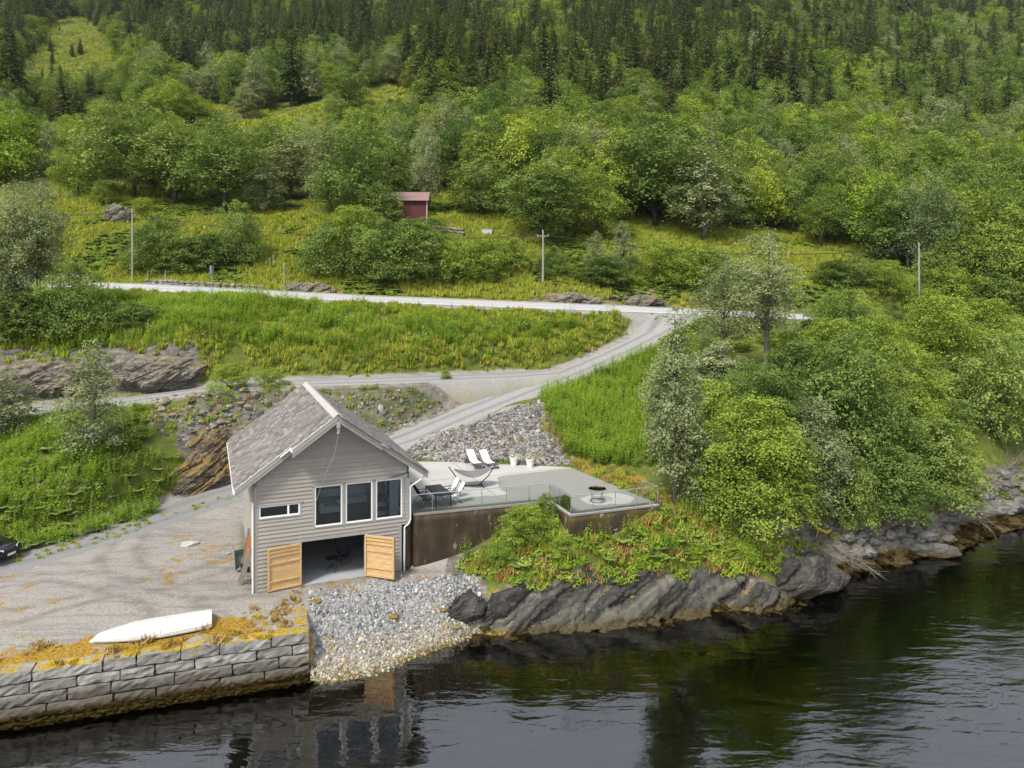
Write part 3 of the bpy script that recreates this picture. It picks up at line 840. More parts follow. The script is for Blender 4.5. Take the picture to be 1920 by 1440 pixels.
outcrop('rock_outcrop', M['shore_rock'], at(1500, 1085, 42.2), (2.4, 1.2, 1.1), 0.2, 21, 'rounded dark rock point standing in the water below the shrubs', tilt=0.1)
outcrop('rock_slab', M['boulder'], ray_ground(1535, 1085), (1.3, 0.8, 0.5), 0.1, 22, 'small dark rock beside the driftwood at the point', sub=5)
outcrop('rock_slab', M['boulder'], ray_ground(1735, 1030)+Vector((0, 0, -0.2)), (2.3, 0.9, 0.5), -0.12, 23, 'flat blue grey rock slab among the brown seaweed', sub=5, led=0.05)
outcrop('rock_slab', M['boulder'], ray_ground(1680, 1056)+Vector((0, 0, -0.12)), (1.1, 0.55, 0.32), -0.1, 24, 'small flat grey rock slab nearest the water', sub=5, led=0.05)
outcrop('rock_slab', M['boulder'], ray_ground(1850, 948)+Vector((0, 0, -0.3)), (3.2, 1.2, 0.65), -0.1, 25, 'large smooth dark rock slab at the right shore', sub=5, led=0.06)
outcrop('rock_slab', M['boulder'], ray_ground(1765, 962)+Vector((0, 0, -0.25)), (1.8, 0.8, 0.5), 0.1, 26, 'smooth dark rock slab partly under the overhanging bushes', sub=5, led=0.05)
for i in range(84):     # shoreline boulders
    px = random.choice([random.uniform(1590, 1790), random.uniform(1560, 1800), random.uniform(1840, 1930)])
    py = (1075-(px-1560)*0.42+random.uniform(-28, 22)) if px < 1810 else random.uniform(885, 945)
    if px < 1640: py = random.uniform(1000, 1055)
    elif px < 1810: py = random.uniform(965, 1018)
    reach = 'left of the flat slabs' if px < 1680 else ('between the bushes and the flat slabs' if px < 1810 else 'beside the large slab at the right edge')
    big = random.random
    v = ray_ground(px, py)
    zz = v.z
    s = random.choice([random.uniform(0.2, 0.35), random.uniform(0.25, 0.55)])
    me = rock_mesh('boulder', 3, s*random.uniform(.9, 1.4), s, s*random.uniform(.6, .85), 100+i, 0.2)
    o = link('boulder', me, M['boulder'], smooth=False)
    o.location = (v.x, v.y, max(zz, 0.1)+s*0.25); o.rotation_euler = (random.uniform(-.3, .3), random.uniform(-.3, .3), random.uniform(0, 6))
    tag(o, ('big' if s > 0.42 else ('medium' if s > 0.3 else 'small'))+' rounded grey boulder on the shore '+reach, 'boulder', 'shore boulders '+reach)
for i in range(60):     # mossy stones on the bank left of the house
    px, py = random.uniform(275, 470), random.uniform(765, 835)
    d = 59.5-(py-755)*0.045
    v = at(px, py, d); s = random.uniform(0.12, 0.36)
    o = link('bank_stone', rock_mesh('bank_stone', 2, s*1.3, s, s*.75, 300+i, 0.25), M['mossy_stone'])
    o.location = (v.x, v.y, land1(v.x, v.y)+s*0.2); o.rotation_euler = (random.uniform(-.5, .5), random.uniform(-.5, .5), random.uniform(0, 6))
    reach = 'near the track' if py < 788 else ('above the dark rock face' if px > 370 else 'above the fern bank')
    tag(o, ('large' if s > 0.26 else 'small')+' mossy grey stone in the rubble bank '+reach, 'stone', 'rubble stones '+reach)
for i, (px, py, d, s, lb) in enumerate([(355, 1022, 43.4, 0.42, 'flat pale stone lying in the gravel yard left of the boathouse'), (428, 1048, 42.0, 0.1, 'tiny white stone in the yard'),
                                     (262, 847, 53.2, 0.25, 'white topped stone among the ferns on the left bank'), (738, 1152, 36.4, 0.26, 'brown flat rock in the middle of the white beach stones'),
                                     (855, 1190, 36.9, 0.22, 'grey flat rock at the lower right of the stone beach'), (830, 1165, 37.3, 0.2, 'small grey rock against the shore cliff on the beach'),
                                     (591, 1150, 36.0, 0.26, 'dark flat stone beside the quay wall on the beach')]):
    v = at(px, py, d)
    o = link('stone', rock_mesh('stone', 3, s*1.4, s, s*.35, 400+i, 0.15), M['mossy_stone' if i > 1 else 'concrete'])
    o.location = (v.x, v.y, land1(v.x, v.y)+0.05)
    o.rotation_euler = (0, 0, random.uniform(-.4, .4))
    if lb.startswith('tiny'): lb = 'small white stone in the yard near the boathouse corner'
    tag(o, lb, 'stone')

# ------------------------------------------------------------------ road, driveway, track (graded sheets)
def strip(name, pts, left, right, bank, mat, lift, label, nseg=8, step=0.8, z_off=0.0, crown=0.0):
    # dense centre line
    P = [Vector(p) for p in pts]
    dense = []
    for a, b in zip(P[:-1], P[1:]):
        n = max(1, int((b-a).length/step)); dense += [a.lerp(b, i/n) for i in range(n)]
    dense.append(P[-1])
    C = np.array([v[:] for v in dense])
    for _ in range(10): C[1:-1] = (C[:-2]+2*C[1:-1]+C[2:])/4
    T = np.gradient(C[:, :2], axis=0); T /= np.linalg.norm(T, axis=1)[:, None]
    Nn = np.stack([-T[:, 1], T[:, 0]], 1)
    q = np.linspace(-right, left, nseg+1)
    X = C[:, None, 0]+Nn[:, None, 0]*q; Y = C[:, None, 1]+Nn[:, None, 1]*q
    Z = C[:, None, 2]+q[None, :]*bank+lift+z_off - crown*np.abs(q[None, :])
    # edges feather out unevenly
    wob = fbm(X*0.9, Y*0.9, oct=3)*0.25
    X[:, 0] -= Nn[:, 0]*wob[:, 0]; X[:, -1] += Nn[:, 0]*wob[:, -1]; Y[:, 0] -= Nn[:, 1]*wob[:, 0]; Y[:, -1] += Nn[:, 1]*wob[:, -1]
    Z = np.maximum(Z, land(X, Y)+0.03)
    Z[:, 0] = land(X[:, 0], Y[:, 0])-0.06; Z[:, -1] = land(X[:, -1], Y[:, -1])-0.06
    idx = np.arange(X.size).reshape(X.shape)
    F = np.stack([idx[:-1, :-1], idx[1:, :-1], idx[1:, 1:], idx[:-1, 1:]], -1).reshape(-1, 4)[:, ::-1]
    across = np.tile(q, (len(C), 1)).ravel()
    o = link(name, np_mesh(name, np.stack([X, Y, Z], -1).reshape(-1, 3), F, {'across': ('POINT', across)}), mat, smooth=True)
    tag(o, label, kind='structure')
    return C, Nn
t = NT('asphalt')
p = t.pos()
n1 = t.noise(p, 6, 6, 0.7)
c = t.ramp(n1, [(0.3, (0.36, 0.355, 0.36)), (0.7, (0.47, 0.465, 0.47))])
ac = t.attr('across')
wt = t.noise(t.mapping(p, (0.15, 1, 1)), 1.5, 3)
c = t.mix(t.maprange(wt, 0.4, 0.7, 0, 0.25), c, (0.30, 0.295, 0.30, 1))
t.bsdf(c, 0.55, 0, t.bump(t.noise(p, 40, 3), 0.2, 0.01), 0.5)
M['asphalt'] = t.m
t = NT('gravel_lane')
p = t.pos()
n1 = t.noise(p, 14, 6, 0.75); vc = t.vor(p, 15, out='Color')
c = t.ramp(n1, [(0.3, (0.17, 0.165, 0.16)), (0.7, (0.33, 0.32, 0.31))])
c = t.mix(0.35, c, t.ramp(vc, [(0, (0.13, 0.127, 0.124)), (1, (0.44, 0.43, 0.415))]))
ac = t.attr('across')
rut = t.math('ABSOLUTE', t.math('SUBTRACT', t.math('ABSOLUTE', t.math('ADD', ac, t.math('MULTIPLY', t.math('SUBTRACT', t.noise(p, 0.7, 3), 0.5), 0.5))), 0.8))
c = t.mix(t.maprange(rut, 0.12, 0.4, 0.6, 0), c, (0.14, 0.143, 0.15, 1))
gm = t.maprange(t.math('ADD', t.math('ABSOLUTE', ac), t.math('MULTIPLY', t.math('SUBTRACT', t.noise(p, 1.8, 5), 0.5), 1.6)), 1.5, 2.1, 0, 0.8)
c = t.mix(gm, c, (0.25, 0.225, 0.115, 1))
sz = t.n('ShaderNodeSeparateXYZ'); t.l(p, sz.inputs[0])
c = t.mix(t.maprange(sz.outputs[2], 2.6, 4.2, 0.55, 0), c, (0.16, 0.158, 0.155, 1))
t.bsdf(c, 0.92, 0, t.bump(n1, 0.5, 0.03), 0.2)
M['lane'] = t.m
strip('driveway', DRIVE, 2.0, 2.0, 0.05, M['lane'], 0.0, 'gravel driveway curving from the road down behind the boathouse')
strip('gravel_track', TRACK + [at(1040, 697, 69.5)], 1.9, 1.9, 0.05, M['lane'], 0.0, 'pale gravel track running level above the boathouse')
RC, RN = strip('road', ROAD, ROAD_W, 0.0, ROAD_BANK, M['asphalt'], 0.0, 'pale grey two lane asphalt road crossing the hillside')
def paint(name, off, w, label, dash=None):
    P0 = RC[:, :2]+RN*(off-w/2); P1 = RC[:, :2]+RN*(off+w/2)
    z0 = RC[:, 2]+(off-w/2)*ROAD_BANK+0.045; z1 = RC[:, 2]+(off+w/2)*ROAD_BANK+0.045
    V = np.concatenate([np.column_stack([P0, z0]), np.column_stack([P1, z1])]); n = len(P0)
    Fs = [(i, i+1, n+i+1, n+i) for i in range(n-1) if dash is None or (i % dash) < dash//2]
    o = link(name, np_mesh(name, V, np.array(Fs)[:, ::-1]), M['white_paint']); tag(o, label, kind='structure')
paint('road_marking', 0.45, 0.16, 'white edge line along the near side of the road')
paint('road_marking', ROAD_W-0.45, 0.16, 'white edge line along the far side of the road')
paint('road_marking', ROAD_W/2, 0.14, 'dashed centre line of the road', dash=10)

# ------------------------------------------------------------------ granite quay
def granite(name, weed):
    t = NT(name)
    p = t.pos(); rnd = t.n('ShaderNodeObjectInfo').outputs['Random']
    n1 = t.noise(p, 2.2, 7, 0.7); n2 = t.noise(p, 26, 4, 0.7)
    c = t.ramp(n1, [(0.3, (0.16, 0.154, 0.143)), (0.5, (0.27, 0.26, 0.24)), (0.7, (0.38, 0.37, 0.34))])
    c = t.mix(t.maprange(rnd, 0, 1, 0, 0.7), c, (0.15, 0.138, 0.118, 1))
    c = t.mix(t.maprange(t.noise(t.mapping(p, (3, 3, 0.5)), 1.5, 5, 0.7), 0.52, 0.7, 0, 0.5), c, (0.09, 0.08, 0.066, 1))
    c = t.mix(t.maprange(n2, 0.5, 0.7, 0, 0.35), c, (0.13, 0.125, 0.12, 1))
    nz = t.n('ShaderNodeSeparateXYZ'); t.l(t.n('ShaderNodeNewGeometry').outputs['Normal'], nz.inputs[0])
    z = t.n('ShaderNodeSeparateXYZ'); t.l(p, z.inputs[0])
    # damp dark foot
    zz = t.math('ADD', z.outputs[2], t.math('MULTIPLY', t.math('SUBTRACT', t.noise(p, 3, 4), 0.5), 0.35))
    c = t.mix(t.maprange(zz, 0.95, 1.3, 0.8, 0), c, (0.075, 0.062, 0.045, 1))
    if not weed:
        f = t.math('MULTIPLY', t.math('MULTIPLY', t.maprange(nz.outputs[2], 0.5, 0.8), t.maprange(z.outputs[2], 1.8, 2.0)), t.maprange(t.noise(p, 1.6, 6, 0.75), 0.43, 0.5))
        f2 = t.math('MULTIPLY', t.maprange(t.noise(p, 1.4, 6, 0.7), 0.58, 0.64), t.maprange(z.outputs[2], 1.75, 2.0))
        c = t.mix(t.math('MAXIMUM', f, f2), c, t.ramp(t.noise(p, 8, 4), [(0.3, (0.20, 0.11, 0.012)), (0.5, (0.32, 0.21, 0.014)), (0.7, (0.42, 0.32, 0.03))]))
    else:
        wf = t.maprange(zz, 0.35, 0.6, 1, 0)
        c = t.mix(wf, c, t.ramp(t.noise(p, 13, 6, 0.75), [(0.35, (0.015, 0.010, 0.003)), (0.52, (0.045, 0.030, 0.007)), (0.72, (0.14, 0.098, 0.024))]))
    t.bsdf(c, 0.85, 0, t.bump(n2, 0.5, 0.02, t.bump(t.noise(p, 9, 5, 0.7), 0.4, 0.04)), 0.3)
    return t.m
M['granite'] = granite('granite', False); M['granite_weed'] = granite('granite_weed', True)
quay = empty('quay_wall', (QC.x, QC.y, 0), math.atan2(0.297, 0.955))
tag(quay, 'dry stone quay wall of big grey granite blocks capped with yellow moss', 'quay wall')
def block(x0, x1, y0, y1, z0, z1, mat, seed, peak=0.0):
    """rough hewn block, subdivided and jittered, edges rounded off"""
    rr = np.random.default_rng(seed)
    nx = max(2, int((x1-x0)/0.22)); ny = 3; nz = 3
    bm = bmesh.new()
    bmesh.ops.create_grid(bm, x_segments=1, y_segments=1, size=1); bm.clear()
    def lay(n, a, b): return [a+(b-a)*i/n for i in range(n+1)]
    X, Y, Z = lay(nx, x0, x1), lay(ny, y0, y1), lay(nz, z0, z1)
    V = {}
    def vert(i, j, k):
        if (i, j, k) in V: return V[(i, j, k)]
        nb = (i in (0, nx))+(j in (0, ny))+(k in (0, nz))
        c = Vector((X[i], Y[j], Z[k])); m = Vector(((x0+x1)/2, (y0+y1)/2, (z0+z1)/2))
        if nb >= 2:
            pull = 0.014 if nb == 2 else 0.028
            if i in (0, nx): c.x += pull*(1 if i == 0 else -1)
            if j in (0, ny): c.y += pull*(1 if j == 0 else -1)
            if k in (0, nz): c.z += pull*(1 if k == 0 else -1)
        c += Vector(rr.normal(0, 1, 3)*np.array([0.012, 0.022, 0.012]))
        if peak and k == nz: c.z += peak*math.sin(math.pi*min(1, max(0, (X[i]-x0)/(x1-x0))))*(0.4+0.6*j/ny)
        V[(i, j, k)] = bm.verts.new(c)
        return V[(i, j, k)]
    for i in range(nx):
        for j in range(ny):
            bm.faces.new([vert(i, j, 0), vert(i, j+1, 0), vert(i+1, j+1, 0), vert(i+1, j, 0)])
            bm.faces.new([vert(i, j, nz), vert(i+1, j, nz), vert(i+1, j+1, nz), vert(i, j+1, nz)])
    for i in range(nx):
        for k in range(nz):
            bm.faces.new([vert(i, 0, k), vert(i+1, 0, k), vert(i+1, 0, k+1), vert(i, 0, k+1)])
            bm.faces.new([vert(i, ny, k), vert(i, ny, k+1), vert(i+1, ny, k+1), vert(i+1, ny, k)])
    for j in range(ny):
        for k in range(nz):
            bm.faces.new([vert(0, j, k), vert(0, j, k+1), vert(0, j+1, k+1), vert(0, j+1, k)])
            bm.faces.new([vert(nx, j, k), vert(nx, j+1, k), vert(nx, j+1, k+1), vert(nx, j, k+1)])
    me = bpy.data.meshes.new('block'); bm.to_mesh(me); bm.free()
    return link('block', me, mat, quay)
courses = [  # z0, z1, forward step, widths from the corner to the left
    (1.62, 2.12, 0.0, [1.62, 2.1, 1.55, 1.7, 1.25, 2.55, 2.5, 1.9, 2.2, 1.8, 2.3]),
    (1.18, 1.605, 0.05, [0.72, 1.5, 2.5, 1.55, 1.3, 1.6, 1.7, 2.6, 1.6, 2.1, 1.8, 2.2]),
    (0.72, 1.165, 0.11, [1.3, 1.9, 2.3, 2.4, 1.6, 2.7, 2.5, 1.9, 2.2, 2.0]),
    (0.22, 0.705, 0.18, [1.9, 1.8, 2.5, 1.6, 2.4, 1.9, 2.6, 2.0, 2.4, 1.8]),
    (-0.38, 0.205, 0.26, [1.4, 2.2, 1.9, 2.6, 2.1, 1.7, 2.5, 2.2, 2.0, 2.4]),
    (-1.3, -0.395, 0.36, [2.2, 1.9, 2.4, 2.1, 2.6, 2.0, 2.3, 2.1, 2.3])]
sd_ = 1000
for ci, (z0, z1, fw, ws) in enumerate(courses):
    a = 0.0
    for bi, w in enumerate(ws):
        pk = 0.24 if (ci == 0 and bi == 2) else 0.0
        dz = random.uniform(-0.03, 0.03) if ci == 0 else 0
        block(-a-w+0.012, -a-0.012, -fw+random.uniform(-0.07, 0.07), 0.75, z0+random.uniform(0, 0.02), z1+dz-random.uniform(0, 0.02), M['granite'] if ci < 3 else M['granite_weed'], sd_, pk)
        a += w; sd_ += 1
for j, (y0, y1) in enumerate([(0.78, 1.7), (1.72, 2.9), (2.92, 3.9)]):      # end of the quay, running back to the house
    block(-0.62, -0.02, y0, y1, 1.62, 2.12, M['granite'], sd_+j)
    block(-0.64, 0.02, y0-0.3, y1-0.32, 1.1, 1.6, M['granite'], sd_+10+j)
    block(-0.62, 0.05, y0, y1, 0.4, 1.08, M['granite'], sd_+20+j)
# ------------------------------------------------------------------ boathouse
house = empty('boathouse', (HA.x, HA.y, FLOOR_Z), HROT)
tag(house, 'grey clapboard boathouse with pitched shingle roof and open wooden doors', 'house')
def Z(z): return z-FLOOR_Z
CX = HW/2; TANP = 3.45/4.835; RIDGE = Z(10.99); RT = 0.17        # roof top height at ridge, slab thickness
def roof_under(x): return RIDGE-RT-0.03-abs(x-CX)*TANP
WIN_S = (0.19, 2.15, Z(5.90), Z(6.50)); WIN_B = (2.88, 7.44, Z(5.15), Z(7.22)); GAR = (2.24, 5.44, 0.0, Z(4.52))
WT = 0.16
# walls
mb = MB()
low = Z(7.55)
def seg(x0, x1, z0, z1): mb.box(x0, x1, 0, WT, z0, z1)
seg(0, GAR[0], -0.25, GAR[3]); seg(GAR[1], HW-0.4, -0.25, GAR[3])
seg(0, HW-0.4, GAR[3], Z(4.8)); seg(0, HW, Z(4.8), WIN_B[2])
seg(0, WIN_B[0], WIN_B[2], WIN_S[2]); seg(0, WIN_S[0], WIN_S[2], WIN_S[3]); seg(WIN_S[1], WIN_B[0], WIN_S[2], WIN_S[3]); seg(0, WIN_B[0], WIN_S[3], WIN_B[3])
seg(WIN_B[1], HW, WIN_B[2], WIN_B[3])
for a in (4.275, 5.85): seg(a, a+0.18, WIN_B[2], WIN_B[3])
seg(0, HW, WIN_B[3], low)
mb.prism_xz([(0, low), (HW, low), (HW, roof_under(HW)), (CX, roof_under(CX)), (0, roof_under(0))], 0, WT)
wf = mb.build('front_wall', M['grey_trim'], house)
mb = MB()
mb.box(0, WT, WT, HD-WT, -0.25, roof_under(0)-0.02)
wl_ = mb.build('side_wall', M['grey_trim'], house)
mb = MB(); mb.box(HW-WT, HW, WT, 0.9, Z(4.8), roof_under(0)-0.02); mb.box(HW-WT, HW, 5.0, HD-WT, Z(4.8), roof_under(0)-0.02); mb.box(HW-WT, HW, 0.9, 5.0, Z(4.8), Z(5.05)); mb.box(HW-WT, HW, 0.9, 5.0, Z(7.25), roof_under(0)-0.02); mb.box(HW-0.4-WT, HW-0.4, WT, HD-WT, -0.25, Z(4.8))
mb.build('side_wall', M['grey_trim'], house)
mb = MB(); mb.prism_xz([(0, -0.25), (HW-0.4, -0.25), (HW-0.4, Z(4.8)), (HW, Z(4.8)), (HW, roof_under(HW)), (CX, roof_under(CX)), (0, roof_under(0))], HD-WT, HD)
mb.build('back_wall', M['grey_trim'], house)
mb = MB(); mb.box(-0.03, HW-0.4, -0.035, WT, -0.55, -0.02); mb.box(-0.03, WT, WT, HD, -0.55, -0.02)
mb.build('foundation', M['concrete'], house)
# boards
EXPO = 0.2
def board(x0, x1, xt0, xt1, z0, z1, parent):
    m = MB()
    yb, yt, back = -0.052, -0.008, 0.0
    m.add([(x0, yb, z0), (x1, yb, z0), (x1, back, z0), (x0, back, z0), (xt0, yt, z1), (xt1, yt, z1), (xt1, back, z1), (xt0, back, z1)],
          [(0,3,2,1),(4,5,6,7),(0,1,5,4),(1,2,6,5),(2,3,7,6),(3,0,4,7)])
    m.build('clapboard', M['clapboard'], parent)
z = -0.02
while z < RIDGE:
    z0, z1 = z, z+EXPO-0.006
    zm = z+EXPO/2
    left, right = 0.10, (HW-0.10 if zm > Z(4.8) else HW-0.5)
    cuts = []
    for (a, b, c, d_) in (WIN_S, WIN_B, GAR):
        if c-0.02 < zm < d_+0.06: cuts.append((a-0.07, b+0.07))
    cuts.sort()
    ivs, cur = [], left
    for a, b in cuts:
        if a > cur: ivs.append((cur, a))
        cur = max(cur, b)
    if cur < right: ivs.append((cur, right))
    for a, b in ivs:
        def lim(zz): 
            h = (RIDGE-RT-0.05-zz)/TANP
            return CX-h, CX+h
        l0, r0 = lim(z0); l1, r1 = lim(z1)
        x0, x1, t0, t1 = max(a, l0), min(b, r0), max(a, l1), min(b, r1)
        if x1-x0 > 0.05:
            if t1 < t0: t0 = t1 = (t0+t1)/2
            board(x0, x1, t0, t1, z0, z1, wf)
    z += EXPO
z = -0.02
while z < roof_under(0)-0.1:
    m = MB(); z1 = z+EXPO-0.006
    m.add([(-0.052, 0.12, z), (0, 0.12, z), (0, HD-0.1, z), (-0.052, HD-0.1, z), (-0.008, 0.12, z1), (0, 0.12, z1), (0, HD-0.1, z1), (-0.008, HD-0.1, z1)],
          [(0,3,2,1),(4,5,6,7),(0,1,5,4),(1,2,6,5),(2,3,7,6),(3,0,4,7)])
    m.build('clapboard', M['clapboard'], wl_)
    z += EXPO
# corner boards and casings
def trim(name, boxes, mat=None, parent=None):
    m = MB()
    for b in boxes: m.box(*b)
    return m.build(name, mat or M['grey_trim'], parent or house)
trim('corner_board', [(-0.05, 0.10, -0.05, -0.002, -0.02, Z(7.5)), (-0.05, -0.002, -0.002, 0.11, -0.02, Z(7.5))])
trim('corner_board', [(HW-0.10, HW+0.05, -0.05, -0.002, Z(4.82), Z(7.5))])
trim('corner_board', [(HW-0.5, HW-0.36, -0.05, -0.002, -0.02, Z(4.8))])
trim('belt_board', [(HW-0.42, HW+0.06, -0.055, -0.003, Z(4.72), Z(4.815))])
trim('garage_casing', [(GAR[0]-0.09, GAR[1]+0.09, -0.048, -0.002, GAR[3]+0.0, GAR[3]+0.11), (GAR[0]-0.09, GAR[0], -0.048, -0.002, 0, GAR[3]-0.002), (GAR[1], GAR[1]+0.09, -0.048, -0.002, 0, GAR[3]-0.002)])
# windows
def window(x0, x1, z0, z1, divs, label=None, drop=0.0):
    w = empty('window', ((x0+x1)/2, 0, z0), 0, house)
    if label: w['label'] = label
    ox = (x0+x1)/2; W = x1-x0; H = z1-z0
    f = 0.065
    m = MB()
    m.box(-W/2, W/2, -0.03, 0.06, 0, f); m.box(-W/2, W/2, -0.03, 0.06, H-f, H)
    m.box(-W/2, -W/2+f, -0.03, 0.06, f, H-f); m.box(W/2-f, W/2, -0.03, 0.06, f, H-f)
    for dx in divs: m.box(dx-ox-0.045, dx-ox+0.045, -0.032, 0.06, f, H-f)
    m.build('frame', M['white_paint'], w)
    ed = [-W/2+f]+[e for dx in divs for e in (dx-ox-0.045, dx-ox+0.045)]+[W/2-f]
    for a, b in zip(ed[0::2], ed[1::2]):
        m = MB(); m.box(a, b, 0.012, 0.024, f, H-f); m.build('pane', M['glass'], w)
    m = MB()
    m.box(-W/2-0.1, -W/2-0.002, -0.05, -0.002, -0.13-drop, H+0.0); m.box(W/2+0.002, W/2+0.1, -0.05, -0.002, -0.13-drop, H+0.0)
    m.box(-W/2-0.16, W/2+0.16, -0.075, -0.002, H+0.002, H+0.075)
    m.build('casing', M['grey_trim'], w)
    m = MB(); m.box(-W/2, W/2, -0.07, -0.002, -0.055, -0.002); m.build('sill', M['grey_trim'], w)
    return w
window(WIN_S[0], WIN_S[1], WIN_S[2], WIN_S[3], [1.59], 'low wide white framed window with a small opening sash')
window(2.88, 4.275, WIN_B[2], WIN_B[3], [], 'left one of the three tall living room windows')
window(4.455, 5.85, WIN_B[2], WIN_B[3], [], 'middle one of the three tall living room windows')
window(6.03, 7.44, WIN_B[2], WIN_B[3], [], 'right one of the three tall living room windows, curtain behind')
tdr = empty('added_terrace_door', (HW-0.08, 2.95, Z(5.05)), 0, house)      # unseen glazed door on to the terrace, added to let daylight into the room
m = MB()
for y_ in (-2.05, -0.72, 0.66, 1.98): m.box(-0.04, 0.04, y_, y_+0.07, 0, 2.2)
m.box(-0.04, 0.04, -1.98, 1.98, 0, 0.07) if False else m.box(-0.039, 0.039, -1.979, -0.721, 0, 0.07)
m.build('frame', M['white_paint'], tdr)
for y_ in (-1.98, -0.65, 0.73):
    m = MB(); m.box(-0.006, 0.006, y_, y_+1.25, 0.0, 2.2); m.build('pane', M['glass'], tdr)
# upper room
m = MB(); m.box(WT+0.01, HW-WT-0.01, WT+0.02, HD-WT-0.02, Z(4.82), Z(5.0)); fl = m.build('upper_floor', M['concrete'], house)
tw = NT('floor_wood'); pp = tw.coord('Object'); gg = tw.noise(tw.mapping(pp, (1, 6, 1)), 2, 5)
tw.bsdf(tw.ramp(gg, [(0.3, (0.12, 0.06, 0.03)), (0.7, (0.24, 0.125, 0.065))]), 0.45); M['floor_wood'] = tw.m
for i in range(24):
    x0 = 0.2+i*0.305
    m = MB(); m.box(x0, x0+0.298, WT+0.05, 5.4, Z(5.001), Z(5.022)); m.build('floor_plank', M['floor_wood'], fl)
m = MB(); m.box(WT+0.02, HW-WT-0.02, 5.5, 5.6, Z(5.0), Z(8.1)); m.build('inner_wall', M['interior_wall'], house)
m = MB(); m.box(WT+0.02, HW-WT-0.02, WT+0.02, HD-WT-0.02, Z(8.05), Z(8.12)); m.build('ceiling', M['interior_wall'], house)
m = MB()
for k in range(9): 
    x0 = 6.85+k*0.06
    m.box(x0, x0+0.05, 0.35+0.03*(k % 2), 0.38+0.03*(k % 2), Z(5.05), Z(7.4))
m.build('curtain', M['curtain'], house)
# garage room
m = MB(); m.box(WT, HW-0.4-WT, 0.0, 7.5, -0.22, 0.0); m.build('garage_floor', M['garage_floor'], house)
m = MB(); m.box(WT, HW-0.4-WT, 7.5, 7.6, 0, Z(4.8)); m.box(WT+0.002, WT+0.05, WT, 7.5, 0, Z(4.8)); m.box(HW-0.4-WT-0.05, HW-0.4-WT-0.002, WT, 7.5, 0, Z(4.8)); m.build('garage_lining', M['interior_wall'], house)
# roof
COSP = 1/math.sqrt(1+TANP*TANP); SL = 4.835/COSP
YF, YB, YX, EXT = -0.45, HD+0.45, -1.2, 2.2
roof = empty('roof', (CX, 0, RIDGE), 0, house)
def slope_pt(side, tt, y, h=0.0):
    """tt metres down the slope from the ridge, h above the roof surface"""
    return Vector((side*(tt*COSP+h*TANP*COSP), y, -tt*TANP*COSP+h*COSP))
m = MB()
for side in (-1, 1):
    for (y0, y1, t0, t1) in ((YF, YB, 0, SL), (YX, YF-0.003, 0, EXT/COSP)):
        a = [slope_pt(side, t0, y0), slope_pt(side, t1, y0), slope_pt(side, t1, y1), slope_pt(side, t0, y1)]
        dn = Vector((0, 0, -RT))
        vs = a+[q+dn for q in a]
        fs = [(0,1,2,3),(7,6,5,4),(0,4,5,1),(1,5,6,2),(2,6,7,3),(3,7,4,0)]
        if side > 0: fs = fs
        else: fs = [f[::-1] for f in fs]
        m.add(vs, fs)
m.build('roof_deck', M['grey_trim'], roof)
# shingles
SHW, SHE = 0.33, 0.255
def shingle_mesh(seed):
    rr = random.Random(seed)
    m = MB(); w = SHW-0.008; L = SHE*1.5; th = 0.016
    # x across (along ridge), y down the slope, z out
    a = rr.uniform(0.0, 0.05); b = rr.uniform(0.0, 0.05)
    m.add([(0.0, 0, 0), (w, 0, 0), (w, L-b, 0.012), (w/2, L, 0.014), (0, L-a, 0.012), (0.0, 0, th*0.3), (w, 0, th*0.3), (w, L-b, 0.012+th), (w/2, L, 0.014+th), (0, L-a, 0.012+th)],
          [(0,1,2,3,4),(9,8,7,6,5),(1,0,5,6),(2,1,6,7),(3,2,7,8),(4,3,8,9),(0,4,9,5)])
    return m
SHM = [shingle_mesh(i) for i in range(6)]
SHMe = [s.mesh('shingle') for s in SHM]
for q, me in enumerate(SHMe):
    me.materials.append(M['shingle'])
    a = me.attributes.new('tone', 'FLOAT', 'FACE'); a.data.foreach_set('value', np.full(len(me.polygons), [0.12, 0.85, 0.45, 0.65, 0.3, 0.55][q], np.float32))
def shingle_M(side, tt, y, rz, lift):
    dn = (slope_pt(side, 1, 0)-slope_pt(side, 0, 0)).normalized()
    al = Vector((0, 1, 0)); nr = slope_pt(side, 0, 0, 1)
    # frame: x along ridge, y down slope, z outward
    if side < 0: X_, Y_, Z_ = Vector((0, -1, 0)), dn, nr
    else: X_, Y_, Z_ = Vector((0, 1, 0)), dn, nr
    Zc = X_.cross(Y_)
    mt = Matrix((X_, Y_, Zc)).transposed().to_4x4()
    if Zc.dot(nr) < 0: mt = mt @ Matrix.Diagonal((-1, 1, -1, 1))
    p = slope_pt(side, tt, y, 0.006+lift)
    return Matrix.Translation(p) @ mt @ Matrix.Rotation(rz, 4, 'Z')
spots = []
for side in (-1, 1):
    r_, tt = 0, 0.02
    while tt < SL-0.25:
        y0 = YX+0.04 if tt < EXT/COSP-0.3 else YF+0.04
        y = y0 + (SHW/2 if r_ % 2 else 0)
        while y < YB-SHW*0.9:
            spots.append((side, tt, y)); y += SHW
        tt += SHE; r_ += 1
spots.sort(key=lambda q: (0 if q[0] < 0 else 40)+q[2]*0.55+q[1]*0.02)
rest = MB(); rest_t = []
for i, (side, tt, y) in enumerate(spots):
    mt = shingle_M(side, tt, y + (SHW if side < 0 else 0), random.uniform(-0.035, 0.035), random.uniform(0, 0.012))
    k = random.randrange(6)
    if i < 290:
        o = bpy.data.objects.new('shingle', SHMe[k]); COL.objects.link(o); o.parent = roof
        o.matrix_local = mt
    else:
        n0 = len(rest.v)
        rest.v += [tuple(mt @ Vector(v)) for v in SHM[k].v]; rest.f += [tuple(a+n0 for a in f) for f in SHM[k].f]; rest_t += [random.random()]*len(SHM[k].f)
